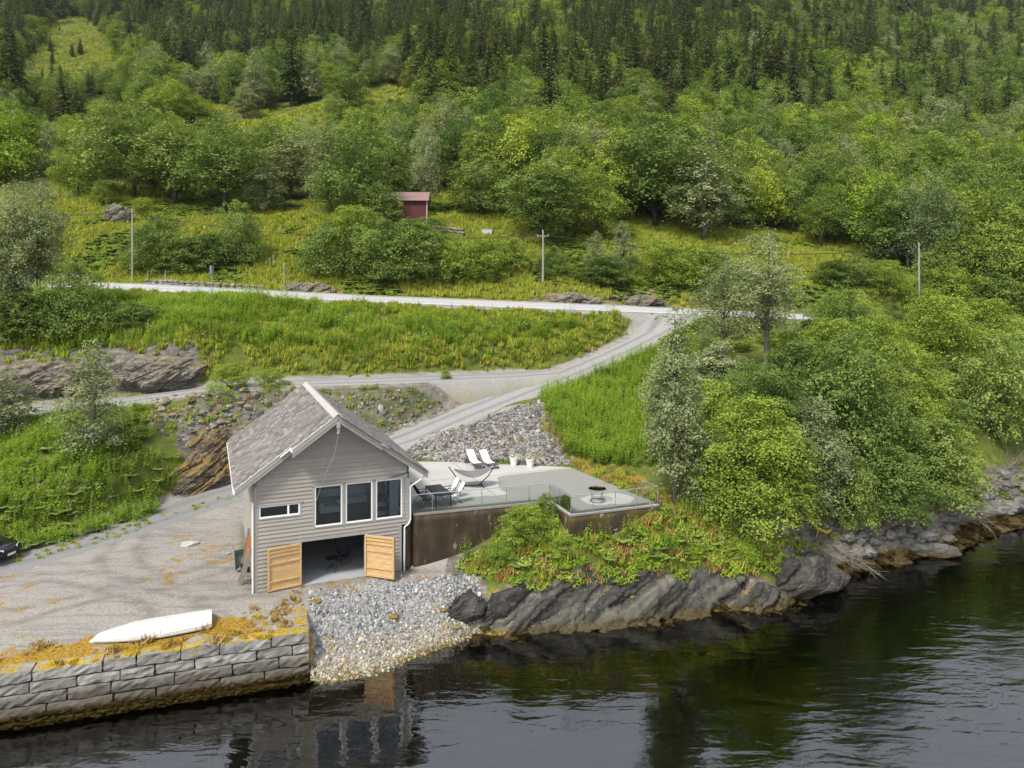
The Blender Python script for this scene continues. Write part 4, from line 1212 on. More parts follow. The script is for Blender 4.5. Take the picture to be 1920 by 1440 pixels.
o = rest.build('shingles', M['shingle'], roof); o['kind'] = 'stuff'
a = o.data.attributes.new('tone', 'FLOAT', 'FACE'); a.data.foreach_set('value', np.array(rest_t, np.float32))
m = MB()
for side in (-1, 1):
    m.bar(slope_pt(side, 0.12, YX-0.03, 0.055), slope_pt(side, 0.12, YB+0.03, 0.055), 0.30, 0.028, up=slope_pt(side, 0, 0, 1))
m.build('ridge_board', M['ridge_board'], roof)
# verge boards: lower sides and the forward centre part, two boards each
for side in (-1, 1):
    for nm, yy, t0, t1 in (('verge_board', YX, -0.02, EXT/COSP+0.02), ('verge_board', YF, EXT/COSP-0.1, SL+0.02)):
        for k, (h0, h1, yo) in enumerate(((-0.02, -0.20, -0.035), (-0.205, -0.36, -0.015))):
            a0, a1 = slope_pt(side, t0, yy), slope_pt(side, t1, yy)
            m = MB()
            vs = [a0+Vector((0, yo, h0)), a1+Vector((0, yo, h0)), a1+Vector((0, yo, h1)), a0+Vector((0, yo, h1))]
            vs += [q+Vector((0, -yo+0.0, 0))*0.93 for q in vs]
            fs = [(0,1,2,3),(7,6,5,4),(0,4,5,1),(1,5,6,2),(2,6,7,3),(3,7,4,0)]
            m.add(vs, fs if side < 0 else [f[::-1] for f in fs])
            m.build(nm, M['grey_trim'], roof)
    # soffit end board of the forward part, and white flashing along the verge
    m = MB()
    m.bar(slope_pt(side, 0.1, YX-0.02, 0.03), slope_pt(side, EXT/COSP, YX-0.02, 0.03), 0.05, 0.02, up=slope_pt(side, 0, 0, 1))
    m.bar(slope_pt(side, EXT/COSP, YF-0.02, 0.03), slope_pt(side, SL, YF-0.02, 0.03), 0.05, 0.02, up=slope_pt(side, 0, 0, 1))
    m.build('verge_flashing', M['ridge_board'], roof)
    e = slope_pt(side, SL+0.05, 0)
    m = MB(); m.tube([(e.x, YF-0.05, e.z-0.10), (e.x, YB, e.z-0.10)], 0.06, 8); m.build('gutter', M['white_plastic'], roof)
    e = slope_pt(side, EXT/COSP+0.04, 0)
    m = MB(); m.tube([(e.x, YX, e.z-0.05), (e.x, YF+0.02, e.z-0.05)], 0.055, 8)
    m.tube([(e.x, YF-0.08, e.z-0.06), (e.x+side*0.9*(-1 if False else 1)*0.55, YF-0.10, e.z-0.40)], 0.04, 8)
    m.build('gutter', M['white_plastic'], roof)
# downpipes
m = MB()
lx = -0.95; ez = roof_under(-0.95)
m.tube([(-0.96, -0.30, ez-0.05), (-0.55, -0.2, ez-0.35), (-0.11, -0.09, ez-0.6), (-0.11, -0.09, -0.1)], 0.045, 8); m.build('downpipe', M['white_plastic'], house)
m = MB()
m.tube([(HW+0.9, -0.30, ez-0.05), (HW+0.5, -0.2, ez-0.35), (HW+0.10, -0.11, ez-0.6), (HW+0.10, -0.11, Z(4.95)), (HW-0.0, -0.13, Z(4.75)), (HW-0.22, -0.12, Z(4.6)), (HW-0.24, -0.12, -0.1)], 0.045, 8); m.build('downpipe', M['white_plastic'], house)
# hoist beam under the peak, rope, conduit on the wall
m = MB(); m.box(CX-0.09, CX+0.09, YX-0.12, 0, RIDGE-0.62, RIDGE-0.36); m.build('hoist_beam', M['grey_trim'], house)
m = MB(); m.cbox((CX, YX-0.05, RIDGE-0.74), (0.12, 0.1, 0.22)); m.lathe([(0.07, -0.03), (0.09, 0), (0.07, 0.03)], 10, (CX, YX-0.05, RIDGE-0.88)); m.build('pulley', M['galvanised'], house)
m = MB(); m.tube([(CX, YX-0.05, RIDGE-0.9), (CX-0.12, -0.8, Z(9.0)), (CX-0.5, -0.4, Z(7.9)), (2.95, -0.12, Z(6.55))], 0.008, 5); m.build('rope', M['rope'], house)
m = MB(); m.tube([(6.75, -0.05, Z(7.32)), (7.2, -0.06, Z(7.37)), (HW-0.05, -0.07, Z(7.5)), (HW+0.02, -0.08, Z(7.75)), (HW-0.1, -0.06, Z(7.95))], 0.018, 6); m.tube([(HW-0.02, -0.08, Z(7.2)), (HW-0.02, -0.08, Z(7.9))], 0.03, 6); m.build('cable', M['charcoal_metal'], house)
# doors
def barn_door(hx, ang, W, label, flip):
    d = empty('barn_door', (hx, -0.06, 0.03), ang, house); d['label'] = label
    H = GAR[3]-0.1
    s = 1 if not flip else -1           # leaf runs along +x (or -x) from its hinge
    def bx(m, a, b, y0, y1, z0, z1): m.box(min(s*a, s*b), max(s*a, s*b), y0, y1, z0, z1)
    n = 9
    for k in range(n):
        m = MB(); bx(m, 0.06, W-0.06, 0.0, 0.035, 0.05+(H-0.1)*k/n, 0.05+(H-0.1)*(k+1)/n-0.006); m.build('plank', M['door_wood'], d)
    for a, b, z0, z1 in ((0, W, 0, 0.085), (0, W, H-0.085, H), (0, 0.085, 0.0851, H-0.0851), (W-0.085, W, 0.0851, H-0.0851)):
        m = MB(); bx(m, a, b, -0.06, 0.045, z0, z1); m.build('frame_board', M['door_wood'], d)
    for zz in (0.42, 1.30, 1.66, 1.86):
        m = MB(); bx(m, 0.09, W-0.09, -0.055, -0.002, zz, zz+0.07); m.build('ledge', M['door_wood'], d)
    m = MB(); bx(m, -0.01, W+0.01, 0.046, 0.075, -0.01, H+0.01); m.build('outer_skin', M['clapboard'], d)
    return d
barn_door(GAR[0]-0.02, R(9), 1.66, 'left wooden door folded back almost flat on the wall', True)
barn_door(GAR[1]+0.02, R(-41), 1.70, 'right wooden door standing open towards the water', False)

# things inside
def world_h(s, y, z): return hw(s, y, z)
so = empty('sofa', world_h(4.55, 3.0, 5.022), HROT); tag(so, 'pale grey corner sofa seen through the living room windows', 'sofa')
m = MB(); m.box(-0.9, 1.7, 0.4, 1.25, 0.12, 0.42); m.box(-0.9, -0.05, -0.9, 0.398, 0.12, 0.42); m.build('seat', M['sofa_fabric'], so)
m = MB(); m.box(-0.9, 1.7, 1.26, 1.48, 0.12, 0.85); m.build('backrest', M['sofa_fabric'], so)
m = MB(); m.box(-1.12, -0.91, -0.9, 1.48, 0.12, 0.68); m.build('armrest', M['sofa_fabric'], so)
for x, y in ((-0.8, -0.8), (-0.2, -0.8), (1.6, 0.5), (1.6, 1.4), (-1.0, 1.4)):
    m = MB(); m.cbox((x, y, 0.06), (0.05, 0.05, 0.12)); m.build('leg', M['charcoal_metal'], so)
ct = empty('side_table', world_h(6.55, 1.3, 5.022), HROT); tag(ct, 'small round glass side table behind the right window', 'table')
m = MB(); m.lathe([(0.0, 0.5), (0.32, 0.5), (0.32, 0.53), (0.0, 0.53)], 20); m.build('top', M['white_plastic'], ct)
m = MB(); m.lathe([(0.28, 0.0), (0.3, 0.03), (0.28, 0.05)], 20); m.build('base', M['white_plastic'], ct)
for k in range(3):
    a = k*2.1; m = MB(); m.tube([(0.27*math.cos(a), 0.27*math.sin(a), 0.03), (0.27*math.cos(a), 0.27*math.sin(a), 0.5)], 0.015, 6); m.build('leg', M['steel'], ct)
bt = empty('bistro_table', world_h(3.95, 1.25, FLOOR_Z), HROT+0.4); tag(bt, 'black round bistro table standing inside the open garage', 'table')
m = MB(); m.lathe([(0.0, 0.68), (0.36, 0.68), (0.37, 0.695), (0.36, 0.71), (0.0, 0.71)], 24); m.build('top', M['charcoal_metal'], bt)
m = MB(); m.tube([(0, 0, 0.2), (0, 0, 0.68)], 0.03, 8); m.build('column', M['charcoal_metal'], bt)
for k in range(4):
    a = k*math.pi/2; m = MB(); m.tube([(0, 0, 0.24), (0.2*math.cos(a), 0.2*math.sin(a), 0.26), (0.3*math.cos(a), 0.3*math.sin(a), 0.2), (0.33*math.cos(a), 0.33*math.sin(a), 0.0)], 0.016, 6); m.build('leg', M['charcoal_metal'], bt)

def recliner(name, loc, rz, label, fabric, group=None, cat='chair', tall=1.12):
    c = empty(name, loc, rz); tag(c, label, cat, group)
    m = MB()  # seat faces -y
    m.add([(-0.24, -0.26, 0.44), (0.24, -0.26, 0.44), (0.24, 0.2, 0.40), (-0.24, 0.2, 0.40), (-0.24, -0.26, 0.41), (0.24, -0.26, 0.41), (0.24, 0.2, 0.37), (-0.24, 0.2, 0.37)], [(0,1,2,3),(7,6,5,4),(0,4,5,1),(1,5,6,2),(2,6,7,3),(3,7,4,0)])
    m.build('seat', fabric, c)
    m = MB(); y1 = 0.2+0.36*(tall/1.12)
    m.add([(-0.24, 0.18, 0.44), (0.24, 0.18, 0.44), (0.24, y1, tall), (-0.24, y1, tall), (-0.24, 0.215, 0.43), (0.24, 0.215, 0.43), (0.24, y1+0.035, tall-0.01), (-0.24, y1+0.035, tall-0.01)], [(0,1,2,3),(7,6,5,4),(0,4,5,1),(1,5,6,2),(2,6,7,3),(3,7,4,0)])
    m.build('backrest', fabric, c)
    for s in (-1, 1):
        x = 0.27*s
        m = MB(); m.tube([(x, -0.34, 0.0), (x, -0.05, 0.35), (x, 0.20, 0.62)], 0.017, 6); m.build('leg', M['charcoal_metal'], c)
        m = MB(); m.tube([(x, 0.42, 0.0), (x, 0.05, 0.36), (x, -0.25, 0.62)], 0.017, 6); m.build('leg', M['charcoal_metal'], c)
        m = MB(); m.tube([(x, 0.18, 0.40), (x, y1+0.03, tall+0.01)], 0.017, 6); m.build('back_rail', M['charcoal_metal'], c)
        m = MB(); m.bar((x, -0.28, 0.645), (x, 0.34, 0.655), 0.05, 0.028); m.build('armrest', M['charcoal_metal'], c)
    m = MB(); m.tube([(-0.27, -0.34, 0.02), (0.27, -0.34, 0.02)], 0.014, 6); m.tube([(-0.27, 0.42, 0.02), (0.27, 0.42, 0.02)], 0.014, 6); m.build('crossbar', M['charcoal_metal'], c)
    return c
recliner('recliner_chair', world_h(4.75, 2.2, FLOOR_Z), HROT+0.25, 'tall black recliner chair inside the open garage', M['charcoal_fabric'], tall=1.25)

# ------------------------------------------------------------------ terrace
terr = empty('terrace', (0, 0, 0)); terr.location = (TERRACE[0][0], TERRACE[0][1], 0)
tag(terr, 'L-shaped concrete terrace on dark stained retaining walls beside the boathouse', 'terrace')
ox, oy = TERRACE[0]
loc = [(x-ox, y-oy) for x, y in TERRACE]
# slab as a fine grid clipped to the outline so that the stains have a shape
gx = np.arange(-11.0, 9.0, 0.25); gy = np.arange(39.0, 52.2, 0.25)
bm = bmesh.new()
vs = [bm.verts.new((x, y, 0)) for x, y in loc]
bm.faces.new(vs)
bmesh.ops.triangulate(bm, faces=bm.faces[:])
for gxx in gx:
    bmesh.ops.bisect_plane(bm, geom=bm.verts[:]+bm.edges[:]+bm.faces[:], plane_co=(gxx-ox, 0, 0), plane_no=(1, 0, 0), dist=1e-5)
for gyy in gy:
    bmesh.ops.bisect_plane(bm, geom=bm.verts[:]+bm.edges[:]+bm.faces[:], plane_co=(0, gyy-oy, 0), plane_no=(0, 1, 0), dist=1e-5)
me = bpy.data.meshes.new('slab'); bm.to_mesh(me); bm.free()
co = np.array([v.co[:] for v in me.vertices]); wx, wy = co[:, 0]+ox, co[:, 1]+oy
ppx = 960+FPX*wx/wy; ppy = HOR+FPX*(CAM_Z-TERR_Z)/wy
damp1 = inpoly(ppx, ppy, [(930, 893), (1070, 877), (1145, 895), (1240, 945), (1069, 966), (1031, 940), (960, 945), (960, 930), (935, 918)])
damp2 = inpoly(ppx, ppy, [(770, 966), (770, 945), (830, 938), (905, 930), (950, 928), (1000, 935), (1031, 941)])
hole = inpoly(ppx, ppy, [(1085, 935), (1120, 927), (1160, 925), (1190, 932), (1180, 943), (1110, 946)]) 
def damp_at(dx, dy):
    x_, y_ = wx+dx, wy+dy
    ppx = 960+FPX*x_/y_; ppy = HOR+FPX*(CAM_Z-TERR_Z)/y_
    d1 = inpoly(ppx, ppy, [(930, 893), (1070, 877), (1145, 895), (1240, 945), (1069, 966), (1031, 940), (960, 945), (960, 930), (935, 918)])
    d2 = inpoly(ppx, ppy, [(770, 966), (770, 945), (830, 938), (905, 930), (950, 928), (1000, 935), (1031, 941)])
    ho = inpoly(ppx, ppy, [(1085, 935), (1120, 927), (1160, 925), (1190, 932), (1180, 943), (1110, 946)])
    return np.where(ho, 0.0, np.where(d1, 0.85, np.where(d2, 1.0, 0.0)))
st_ = np.mean([damp_at(0.4*math.cos(q)*r, 0.5*math.sin(q)*r) for q in np.arange(0, 6.2, 0.7) for r in (0.4, 1.0)], axis=0)
a = me.attributes.new('stain', 'FLOAT', 'POINT'); a.data.foreach_set('value', st_.astype(np.float32))
sl_ = link('slab', me, M['terrace'], terr); sl_.location.z = TERR_Z
m = MB()
for p0, p1 in (((on_plane(848, 866, TERR_Z)), on_plane(945, 942, TERR_Z)), (on_plane(915, 893, TERR_Z), on_plane(1065, 877, TERR_Z)), (on_plane(775, 904, TERR_Z), on_plane(858, 897, TERR_Z))):
    m.bar(Vector((p0.x-ox, p0.y-oy, TERR_Z+0.003)), Vector((p1.x-ox, p1.y-oy, TERR_Z+0.003)), 0.05, 0.004)
m.build('drain_joint', M['weathered'], terr)
def wall_piece(a, b, zb, zt, th, name, mossy):
    a, b = Vector((a[0], a[1], 0)), Vector((b[0], b[1], 0))
    dr = (b-a).normalized(); nn = Vector((-dr.y, dr.x, 0))
    L = (b-a).length; nx = max(2, int(L/0.3)); nz = 10
    V = []
    for k in range(nz+1):
        for i in range(nx+1):
            q = a.lerp(b, i/nx); V.append((q.x-ox, q.y-oy, zb+(zt-zb)*k/nz))
    n0 = len(V)
    for k in range(nz+1):
        for i in range(nx+1):
            q = a.lerp(b, i/nx)+nn*th; V.append((q.x-ox, q.y-oy, zb+(zt-zb)*k/nz))
    Fs = []
    def id_(k, i, s): return s*n0+k*(nx+1)+i
    for k in range(nz):
        for i in range(nx):
            Fs.append((id_(k, i, 0), id_(k, i+1, 0), id_(k+1, i+1, 0), id_(k+1, i, 0)))
            Fs.append((id_(k, i, 1), id_(k+1, i, 1), id_(k+1, i+1, 1), id_(k, i+1, 1)))
    for i in range(nx):
        Fs.append((id_(nz, i, 0), id_(nz, i+1, 0), id_(nz, i+1, 1), id_(nz, i, 1)))
    for k in range(nz):
        Fs.append((id_(k, 0, 0), id_(k+1, 0, 0), id_(k+1, 0, 1), id_(k, 0, 1)))
        Fs.append((id_(k, nx, 0), id_(k, nx, 1), id_(k+1, nx, 1), id_(k+1, nx, 0)))
    V = np.array(V)
    o = link(name, np_mesh(name, V, np.array(Fs), {'mossy': ('POINT', np.full(len(V), mossy))}), M['retaining'], terr)
    return o
q0, q1 = hw(HW-0.42, 0.16), hw(HW+0.35, 0.16)
wall_piece((q0.x, q0.y), (q1.x, q1.y), 1.4, TERR_Z-0.45, 0.3, 'retaining_wall', 0.15)
for i, (zb, ms) in enumerate(((1.4, 0.15), (1.6, 0.6), (1.8, 1.0), (3.0, 0.8))):
    wall_piece(TERRACE[i], TERRACE[i+1], zb, TERR_Z-0.10, 0.3, 'retaining_wall', ms)
m = MB()
inner = []
n = len(loc)
for i in range(n):
    m2 = None
for i in range(4):      # pale coping edge along the wall tops
    a, b = Vector((*loc[i], 0)), Vector((*loc[i+1], 0)); dr = (b-a).normalized(); nn = Vector((-dr.y, dr.x, 0))
    q = [a-nn*0.025, b-nn*0.025, b+nn*0.33, a+nn*0.33]
    m.prism_xy([(v.x, v.y) for v in q], TERR_Z-0.098+i*0.0008, TERR_Z-0.012-i*0.0008)
m.build('coping', M['weathered'], terr)
m = MB()
for i in range(4, n-1):
    a, b = Vector((*loc[i], 0)), Vector((*loc[i+1], 0)); dr = (b-a).normalized(); nn = Vector((-dr.y, dr.x, 0))
    q = [a-nn*0.005, b-nn*0.005, b+nn*0.2, a+nn*0.2]
    m.prism_xy([(v.x, v.y) for v in q], TERR_Z-0.6, TERR_Z-0.004)
m.build('slab_edge', M['concrete'], terr)

# railing
rail = empty('glass_railing', (TERRACE[0][0], TERRACE[0][1], TERR_Z)); tag(rail, 'glass railing with thin steel posts and handrail along the terrace edge', 'railing')
zz2 = [(128, 690), (267, 672), (440, 655), (605, 632), (770, 612), (928, 598), (1085, 585), (1147, 628), (1217, 685), (1373, 662), (1527, 645), (1677, 628), (1825, 612), (1738, 556)]
PB = [on_plane(740+a/3.692, 780+b/3.692, TERR_Z) for a, b in zz2]
# keep the posts just inside the edge lines
def snap(p, a, b, inset):
    a, b = Vector((*a, 0)), Vector((*b, 0)); dr = (b-a).normalized(); nn = Vector((-dr.y, dr.x, 0))
    tt = (Vector((p.x, p.y, 0))-a).dot(dr); q = a+dr*tt+nn*inset
    return Vector((q.x, q.y, p.z))
for i in range(0, 6): PB[i] = snap(PB[i], TERRACE[0], TERRACE[1], 0.08)
PB[6] = Vector((TERRACE[1][0]-0.02, TERRACE[1][1]+0.10, TERR_Z))
PB[7] = snap(PB[7], TERRACE[1], TERRACE[2], 0.08)
PB[8] = Vector((TERRACE[2][0]+0.04, TERRACE[2][1]+0.11, TERR_Z))
for i in range(9, 13): PB[i] = snap(PB[i], TERRACE[2], TERRACE[3], 0.08)
PB[13] = Vector((TERRACE[3][0]-0.75, TERRACE[3][1]+1.25, TERR_Z))
PL = [p-Vector((TERRACE[0][0], TERRACE[0][1], TERR_Z)) for p in PB]
RH = 1.0
for p in PL[1:]:
    m = MB(); m.tube([(p.x, p.y, 0), (p.x, p.y, RH)], 0.021, 8)
    m.lathe([(0.05, 0), (0.05, 0.012), (0.02, 0.014)], 10, (p.x, p.y, 0))
    q = m.build('post', M['steel'], rail)
    m = MB()
    for h in (0.25, 0.78): m.cbox((p.x, p.y, h), (0.075, 0.05, 0.05))
    m.build('clamp', M['steel'], q)
for a, b in zip(PL[:-2], PL[1:-1]):
    dr = (b-a).normalized(); m = MB()
    m.bar(a+dr*0.04+Vector((0, 0, 0.5)), b-dr*0.04+Vector((0, 0, 0.5)), 0.01, 0.8); m.build('glass_pane', M['railing_glass'], rail)
m = MB(); m.tube([p+Vector((0, 0, RH)) for p in PL], 0.026, 8); m.build('handrail', M['steel'], rail)

# ------------------------------------------------------------------ terrace furniture
tdir = -HV
tc = Vector((-4.18, 41.95, TERR_Z)); trz = math.atan2(HU.y, HU.x)
tb = empty('dining_table', tc, trz); tag(tb, 'long charcoal garden dining table on the terrace by the railing', 'table')
m = MB()
for k in range(8): m.box(-0.46+k*0.115, -0.46+k*0.115+0.109, -1.04, 1.04, 0.715, 0.735)
m.build('top', M['charcoal_metal'], tb)
m = MB()
m.box(-0.47, -0.43, -1.05, 1.05, 0.66, 0.712); m.box(0.43, 0.47, -1.05, 1.05, 0.66, 0.712); m.box(-0.428, 0.428, -1.05, -1.01, 0.66, 0.712); m.box(-0.428, 0.428, 1.01, 1.05, 0.66, 0.712)
m.build('apron', M['charcoal_metal'], tb)
for x in (-0.43, 0.43):
    for y in (-1.0, 1.0):
        m = MB(); m.cbox((x, y, 0.33), (0.06, 0.06, 0.658)); m.build('leg', M['charcoal_metal'], tb)
for sx, yy, lb, fab in ((-1, 0.45, 'black recliner garden chair at the far left side of the dining table', 'charcoal_fabric'), (-1, -0.5, 'black recliner garden chair at the near left side of the dining table', 'charcoal_fabric'),
                        (1, 0.5, 'black recliner garden chair with pale cushion at the far right side of the table', 'white_fabric'), (1, -0.45, 'black recliner garden chair with pale cushion at the near right side of the table', 'white_fabric')):
    q = tc+HU*(sx*0.80)+HV*yy
    recliner('garden_chair', (q.x, q.y, TERR_Z), trz+(math.pi/2*(-1) if sx > 0 else math.pi/2)+random.uniform(-.12, .12), lb, M[fab], 'recliner chairs round the dining table')

def lounger(head, foot, label):
    head, foot = Vector((*head, TERR_Z)), Vector((*foot, TERR_Z))
    dr = (foot-head).normalized(); rz = math.atan2(dr.y, dr.x)
    c = empty('sun_lounger', (head+foot)/2, rz); tag(c, label, 'sun lounger', 'white sun loungers')
    L = 1.9; W = 0.62
    def sheet(name, pts, mat, w=W-0.06, th=0.03):
        m = MB()
        for (x0, z0), (x1, z1) in zip(pts[:-1], pts[1:]):
            m.add([(x0, -w/2, z0), (x1, -w/2, z1), (x1, w/2, z1), (x0, w/2, z0), (x0, -w/2, z0-th), (x1, -w/2, z1-th), (x1, w/2, z1-th), (x0, w/2, z0-th)],
                  [(0,1,2,3),(7,6,5,4),(0,4,5,1),(1,5,6,2),(2,6,7,3),(3,7,4,0)])
        m.build(name, mat, c)
    sheet('backrest', [(-0.98, 0.93), (-0.75, 0.72), (-0.30, 0.36)], M['white_fabric'])
    sheet('seat', [(-0.29, 0.36), (0.1, 0.31), (0.5, 0.33)], M['white_fabric'])
    sheet('footrest', [(0.51, 0.33), (0.95, 0.30)], M['navy_fabric'])
    for s in (-1, 1):
        y = s*W/2
        m = MB(); m.tube([(-0.95, y, 0.30), (0.85, y, 0.30), (0.95, y, 0.2), (0.93, y, 0.06), (0.80, y, 0.02), (0.72, y, 0.1)], 0.02, 6); m.build('side_rail', M['charcoal_metal'], c)
        m = MB(); m.tube([(-0.3, y, 0.35), (-0.98, y, 0.93)], 0.016, 6); m.build('back_frame', M['charcoal_metal'], c)
        m = MB(); m.tube([(-0.8, y, 0.30), (-0.85, y, 0.0)], 0.02, 6); m.build('leg', M['charcoal_metal'], c)
        m = MB(); m.lathe([(0.03, -0.015), (0.07, -0.015), (0.07, 0.015), (0.03, 0.015)], 12)
        w_ = m.build('wheel', M['rubber'], c); w_.rotation_euler = (math.pi/2, 0, 0); w_.location = (0.75, y*1.06, 0.075)
    m = MB()
    for x in (-0.85, 0.55): m.tube([(x, -W/2, 0.29), (x, W/2, 0.29)], 0.015, 6)
    m.build('crossbar', M['charcoal_metal'], c)
lounger((-2.88, 51.0), (-2.10, 49.35), 'white sun lounger with navy foot end, left one of the pair')
lounger((-1.98, 51.0), (-1.20, 49.35), 'white sun lounger with navy foot end, right one nearer the planters')

hm = empty('hammock', (-2.42, 45.25, TERR_Z), R(12)); tag(hm, 'grey brown fabric hammock on a black tubular stand on the terrace', 'hammock')
m = MB(); nx, ny = 22, 10; V = []; 
for i in range(nx+1):
    u = i/nx
    for j in range(ny+1):
        v = j/ny*2-1
        wd = 0.12+0.62*math.sin(math.pi*min(max(u, 0), 1))**0.6
        sag = 0.62+0.48*abs(2*u-1)**1.8
        V.append(((u-0.5)*2.25, v*wd, sag+0.14*v*v*math.sin(math.pi*u)))
m.add(V, [(i*(ny+1)+j, (i+1)*(ny+1)+j, (i+1)*(ny+1)+j+1, i*(ny+1)+j+1) for i in range(nx) for j in range(ny)])
o = m.build('hammock_cloth', M['hammock_fabric'], hm, True); mod = o.modifiers.new('thick', 'SOLIDIFY'); mod.thickness = 0.015
for s in (-1, 1):
    m = MB(); m.tube([(s*0.42, 0, 0.08), (s*0.95, 0, 0.55), (s*1.45, 0, 1.28)], 0.032, 8); m.build('arm', M['charcoal_metal'], hm)
    m = MB(); m.tube([(s*0.62, -0.55, 0.03), (s*0.62, 0.55, 0.03)], 0.03, 8); m.build('foot_bar', M['charcoal_metal'], hm)
    m = MB()
    for v in (-0.7, -0.35, 0, 0.35, 0.7): m.tube([(s*1.125, v*0.14, 1.1), (s*1.40, 0, 1.2)], 0.006, 4)
    m.build('cord', M['rope'], hm)
m = MB(); m.tube([(-0.65, 0, 0.06), (0.65, 0, 0.06)], 0.032, 8); m.build('base_bar', M['charcoal_metal'], hm)

ft = empty('round_table', (4.86, 42.25, TERR_Z)); tag(ft, 'round glass topped outdoor table with ring base on the right of the terrace', 'table')
m = MB(); m.lathe([(0.0, 0.70), (0.50, 0.70), (0.50, 0.715), (0.0, 0.715)], 32); m.build('top', M['railing_glass'], ft)
m = MB(); m.lathe([(0.50, 0.675), (0.56, 0.675), (0.57, 0.70), (0.55, 0.72), (0.505, 0.72), (0.50, 0.675)], 32, cap=False); m.build('rim', M['weathered'], ft)
m = MB(); m.lathe([(0.39, 0.0), (0.43, 0.0), (0.43, 0.03), (0.39, 0.03), (0.39, 0.0)], 32, cap=False); m.build('base_ring', M['charcoal_metal'], ft)
for k in range(4):
    a = 0.5+k*math.pi/2; m = MB(); m.tube([(0.41*math.cos(a), 0.41*math.sin(a), 0.02), (0.36*math.cos(a), 0.36*math.sin(a), 0.4), (0.50*math.cos(a), 0.50*math.sin(a), 0.69)], 0.015, 6); m.build('leg', M['charcoal_metal'], ft)
m = MB(); m.lathe([(0.0, 0.55), (0.22, 0.57), (0.3, 0.66), (0.28, 0.66), (0.2, 0.59), (0, 0.58)], 20); m.build('bowl', M['weathered'], ft)
def planter(x, y, label):
    c = empty('planter', (x, y, TERR_Z)); tag(c, label, 'planter', 'white planters by the loungers')
    m = MB(); m.lathe([(0.0, 0.0), (0.20, 0.0), (0.275, 0.50), (0.30, 0.50), (0.30, 0.58), (0.27, 0.58), (0.26, 0.52), (0.0, 0.52)], 24, cap=False); m.build('pot', M['white_plastic'], c)
    return c
PLANTERS = [planter(0.12, 50.4, 'left white tapered planter with flowers behind the hammock'), planter(1.22, 49.95, 'right white tapered planter with flowers, farther from the loungers')]

# ------------------------------------------------------------------ yard things
t = NT('boat_paint'); p = t.coord('Object'); n1 = t.noise(t.mapping(p, (0.6, 5, 5)), 2, 5, 0.7)
c = t.ramp(n1, [(0.3, (0.40, 0.39, 0.36)), (0.5, (0.54, 0.535, 0.51)), (0.8, (0.60, 0.60, 0.585))])
t.bsdf(c, 0.45, 0, t.bump(n1, 0.1, 0.01)); M['boat'] = t.m
bow, stern = on_plane(157, 1211, 2.15), on_plane(391, 1172, 2.15)
bd = (stern-bow); bl = bd.length; brz = math.atan2(bd.y, bd.x)
boat = empty('rowing_boat', (bow.x, bow.y+0.35, 2.14), brz); tag(boat, 'white wooden rowing boat lying upside down on the mossy quay', 'boat')
def boat_sec(u):
    w = 0.80*(math.sin(math.pi*0.5*min(1, u/0.62))**0.75 if u < 0.62 else 1-0.18*((u-0.62)/0.38)**1.5)
    h = 0.52*(0.55+0.45*min(1, u/0.35)) if u > 0 else 0.2
    return max(w, 0.015), h
n_ = 24; V = []; prof = [(1.0, 0.0), (0.97, 0.16), (0.95, 0.33), (0.88, 0.36), (0.79, 0.57), (0.71, 0.60), (0.55, 0.81), (0.47, 0.83), (0.22, 0.97), (0.05, 1.0), (0.05, 1.09), (-0.05, 1.09), (-0.05, 1.0), (-0.22, 0.97), (-0.47, 0.83), (-0.55, 0.81), (-0.71, 0.60), (-0.79, 0.57), (-0.88, 0.36), (-0.95, 0.33), (-0.97, 0.16), (-1.0, 0.0)]
for i in range(n_+1):
    u = i/n_; w, h = boat_sec(u); sheer = 0.10*(1-u)**2
    for a, b in prof: V.append((u*bl+(0.25*b*(1-u)**3), a*w, b*h-sheer*(b < 0.05)*0+0.0))
k_ = len(prof)
m = MB(); m.add(V, [(i*k_+j, i*k_+j+1, (i+1)*k_+j+1, (i+1)*k_+j) for i in range(n_) for j in range(k_-1)])
m.build('hull', M['boat'], boat)
w, h = boat_sec(1.0); m = MB(); m.add([(bl, a*w, b*h) for a, b in prof], [tuple(range(k_))]); m.add([(bl-0.03, a*w, b*h) for a, b in prof], [tuple(range(k_-1, -1, -1))]); m.build('transom', M['boat'], boat)
for s in (-1, 1):
    m = MB(); m.tube([(i/n_*bl, s*(boat_sec(i/n_)[0]+0.01), 0.03) for i in range(1, n_+1)], 0.03, 6); m.build('gunwale', M['weathered'] if s < 0 else M['boat'], boat)

wb = empty('wheelbarrow', (*hw(-0.55, 3.6)[:2], 2.27), HROT+R(100)); tag(wb, 'green grey wheelbarrow tipped up against the left wall of the boathouse', 'wheelbarrow')
tm = Matrix.Translation((0, 0, 0.22)) @ Matrix.Rotation(R(-70), 4, 'Y')
m = MB()
m.add([tm @ Vector(q) for q in [(-0.1, -0.22, 0.0), (0.5, -0.22, 0), (0.5, 0.22, 0), (-0.1, 0.22, 0), (-0.3, -0.33, 0.3), (0.75, -0.33, 0.33), (0.75, 0.33, 0.33), (-0.3, 0.33, 0.3)]], [(0,3,2,1),(0,1,5,4),(1,2,6,5),(2,3,7,6),(3,0,4,7)])
o = m.build('tray', M['green_barrow'], wb); o.modifiers.new('thick', 'SOLIDIFY').thickness = 0.02
m = MB()
for s in (-1, 1): m.tube([tm @ Vector((-0.5, s*0.06, -0.05)), tm @ Vector((0.2, s*0.2, -0.06)), tm @ Vector((1.1, s*0.3, 0.0))], 0.02, 6)
m.build('handles', M['weathered'], wb)
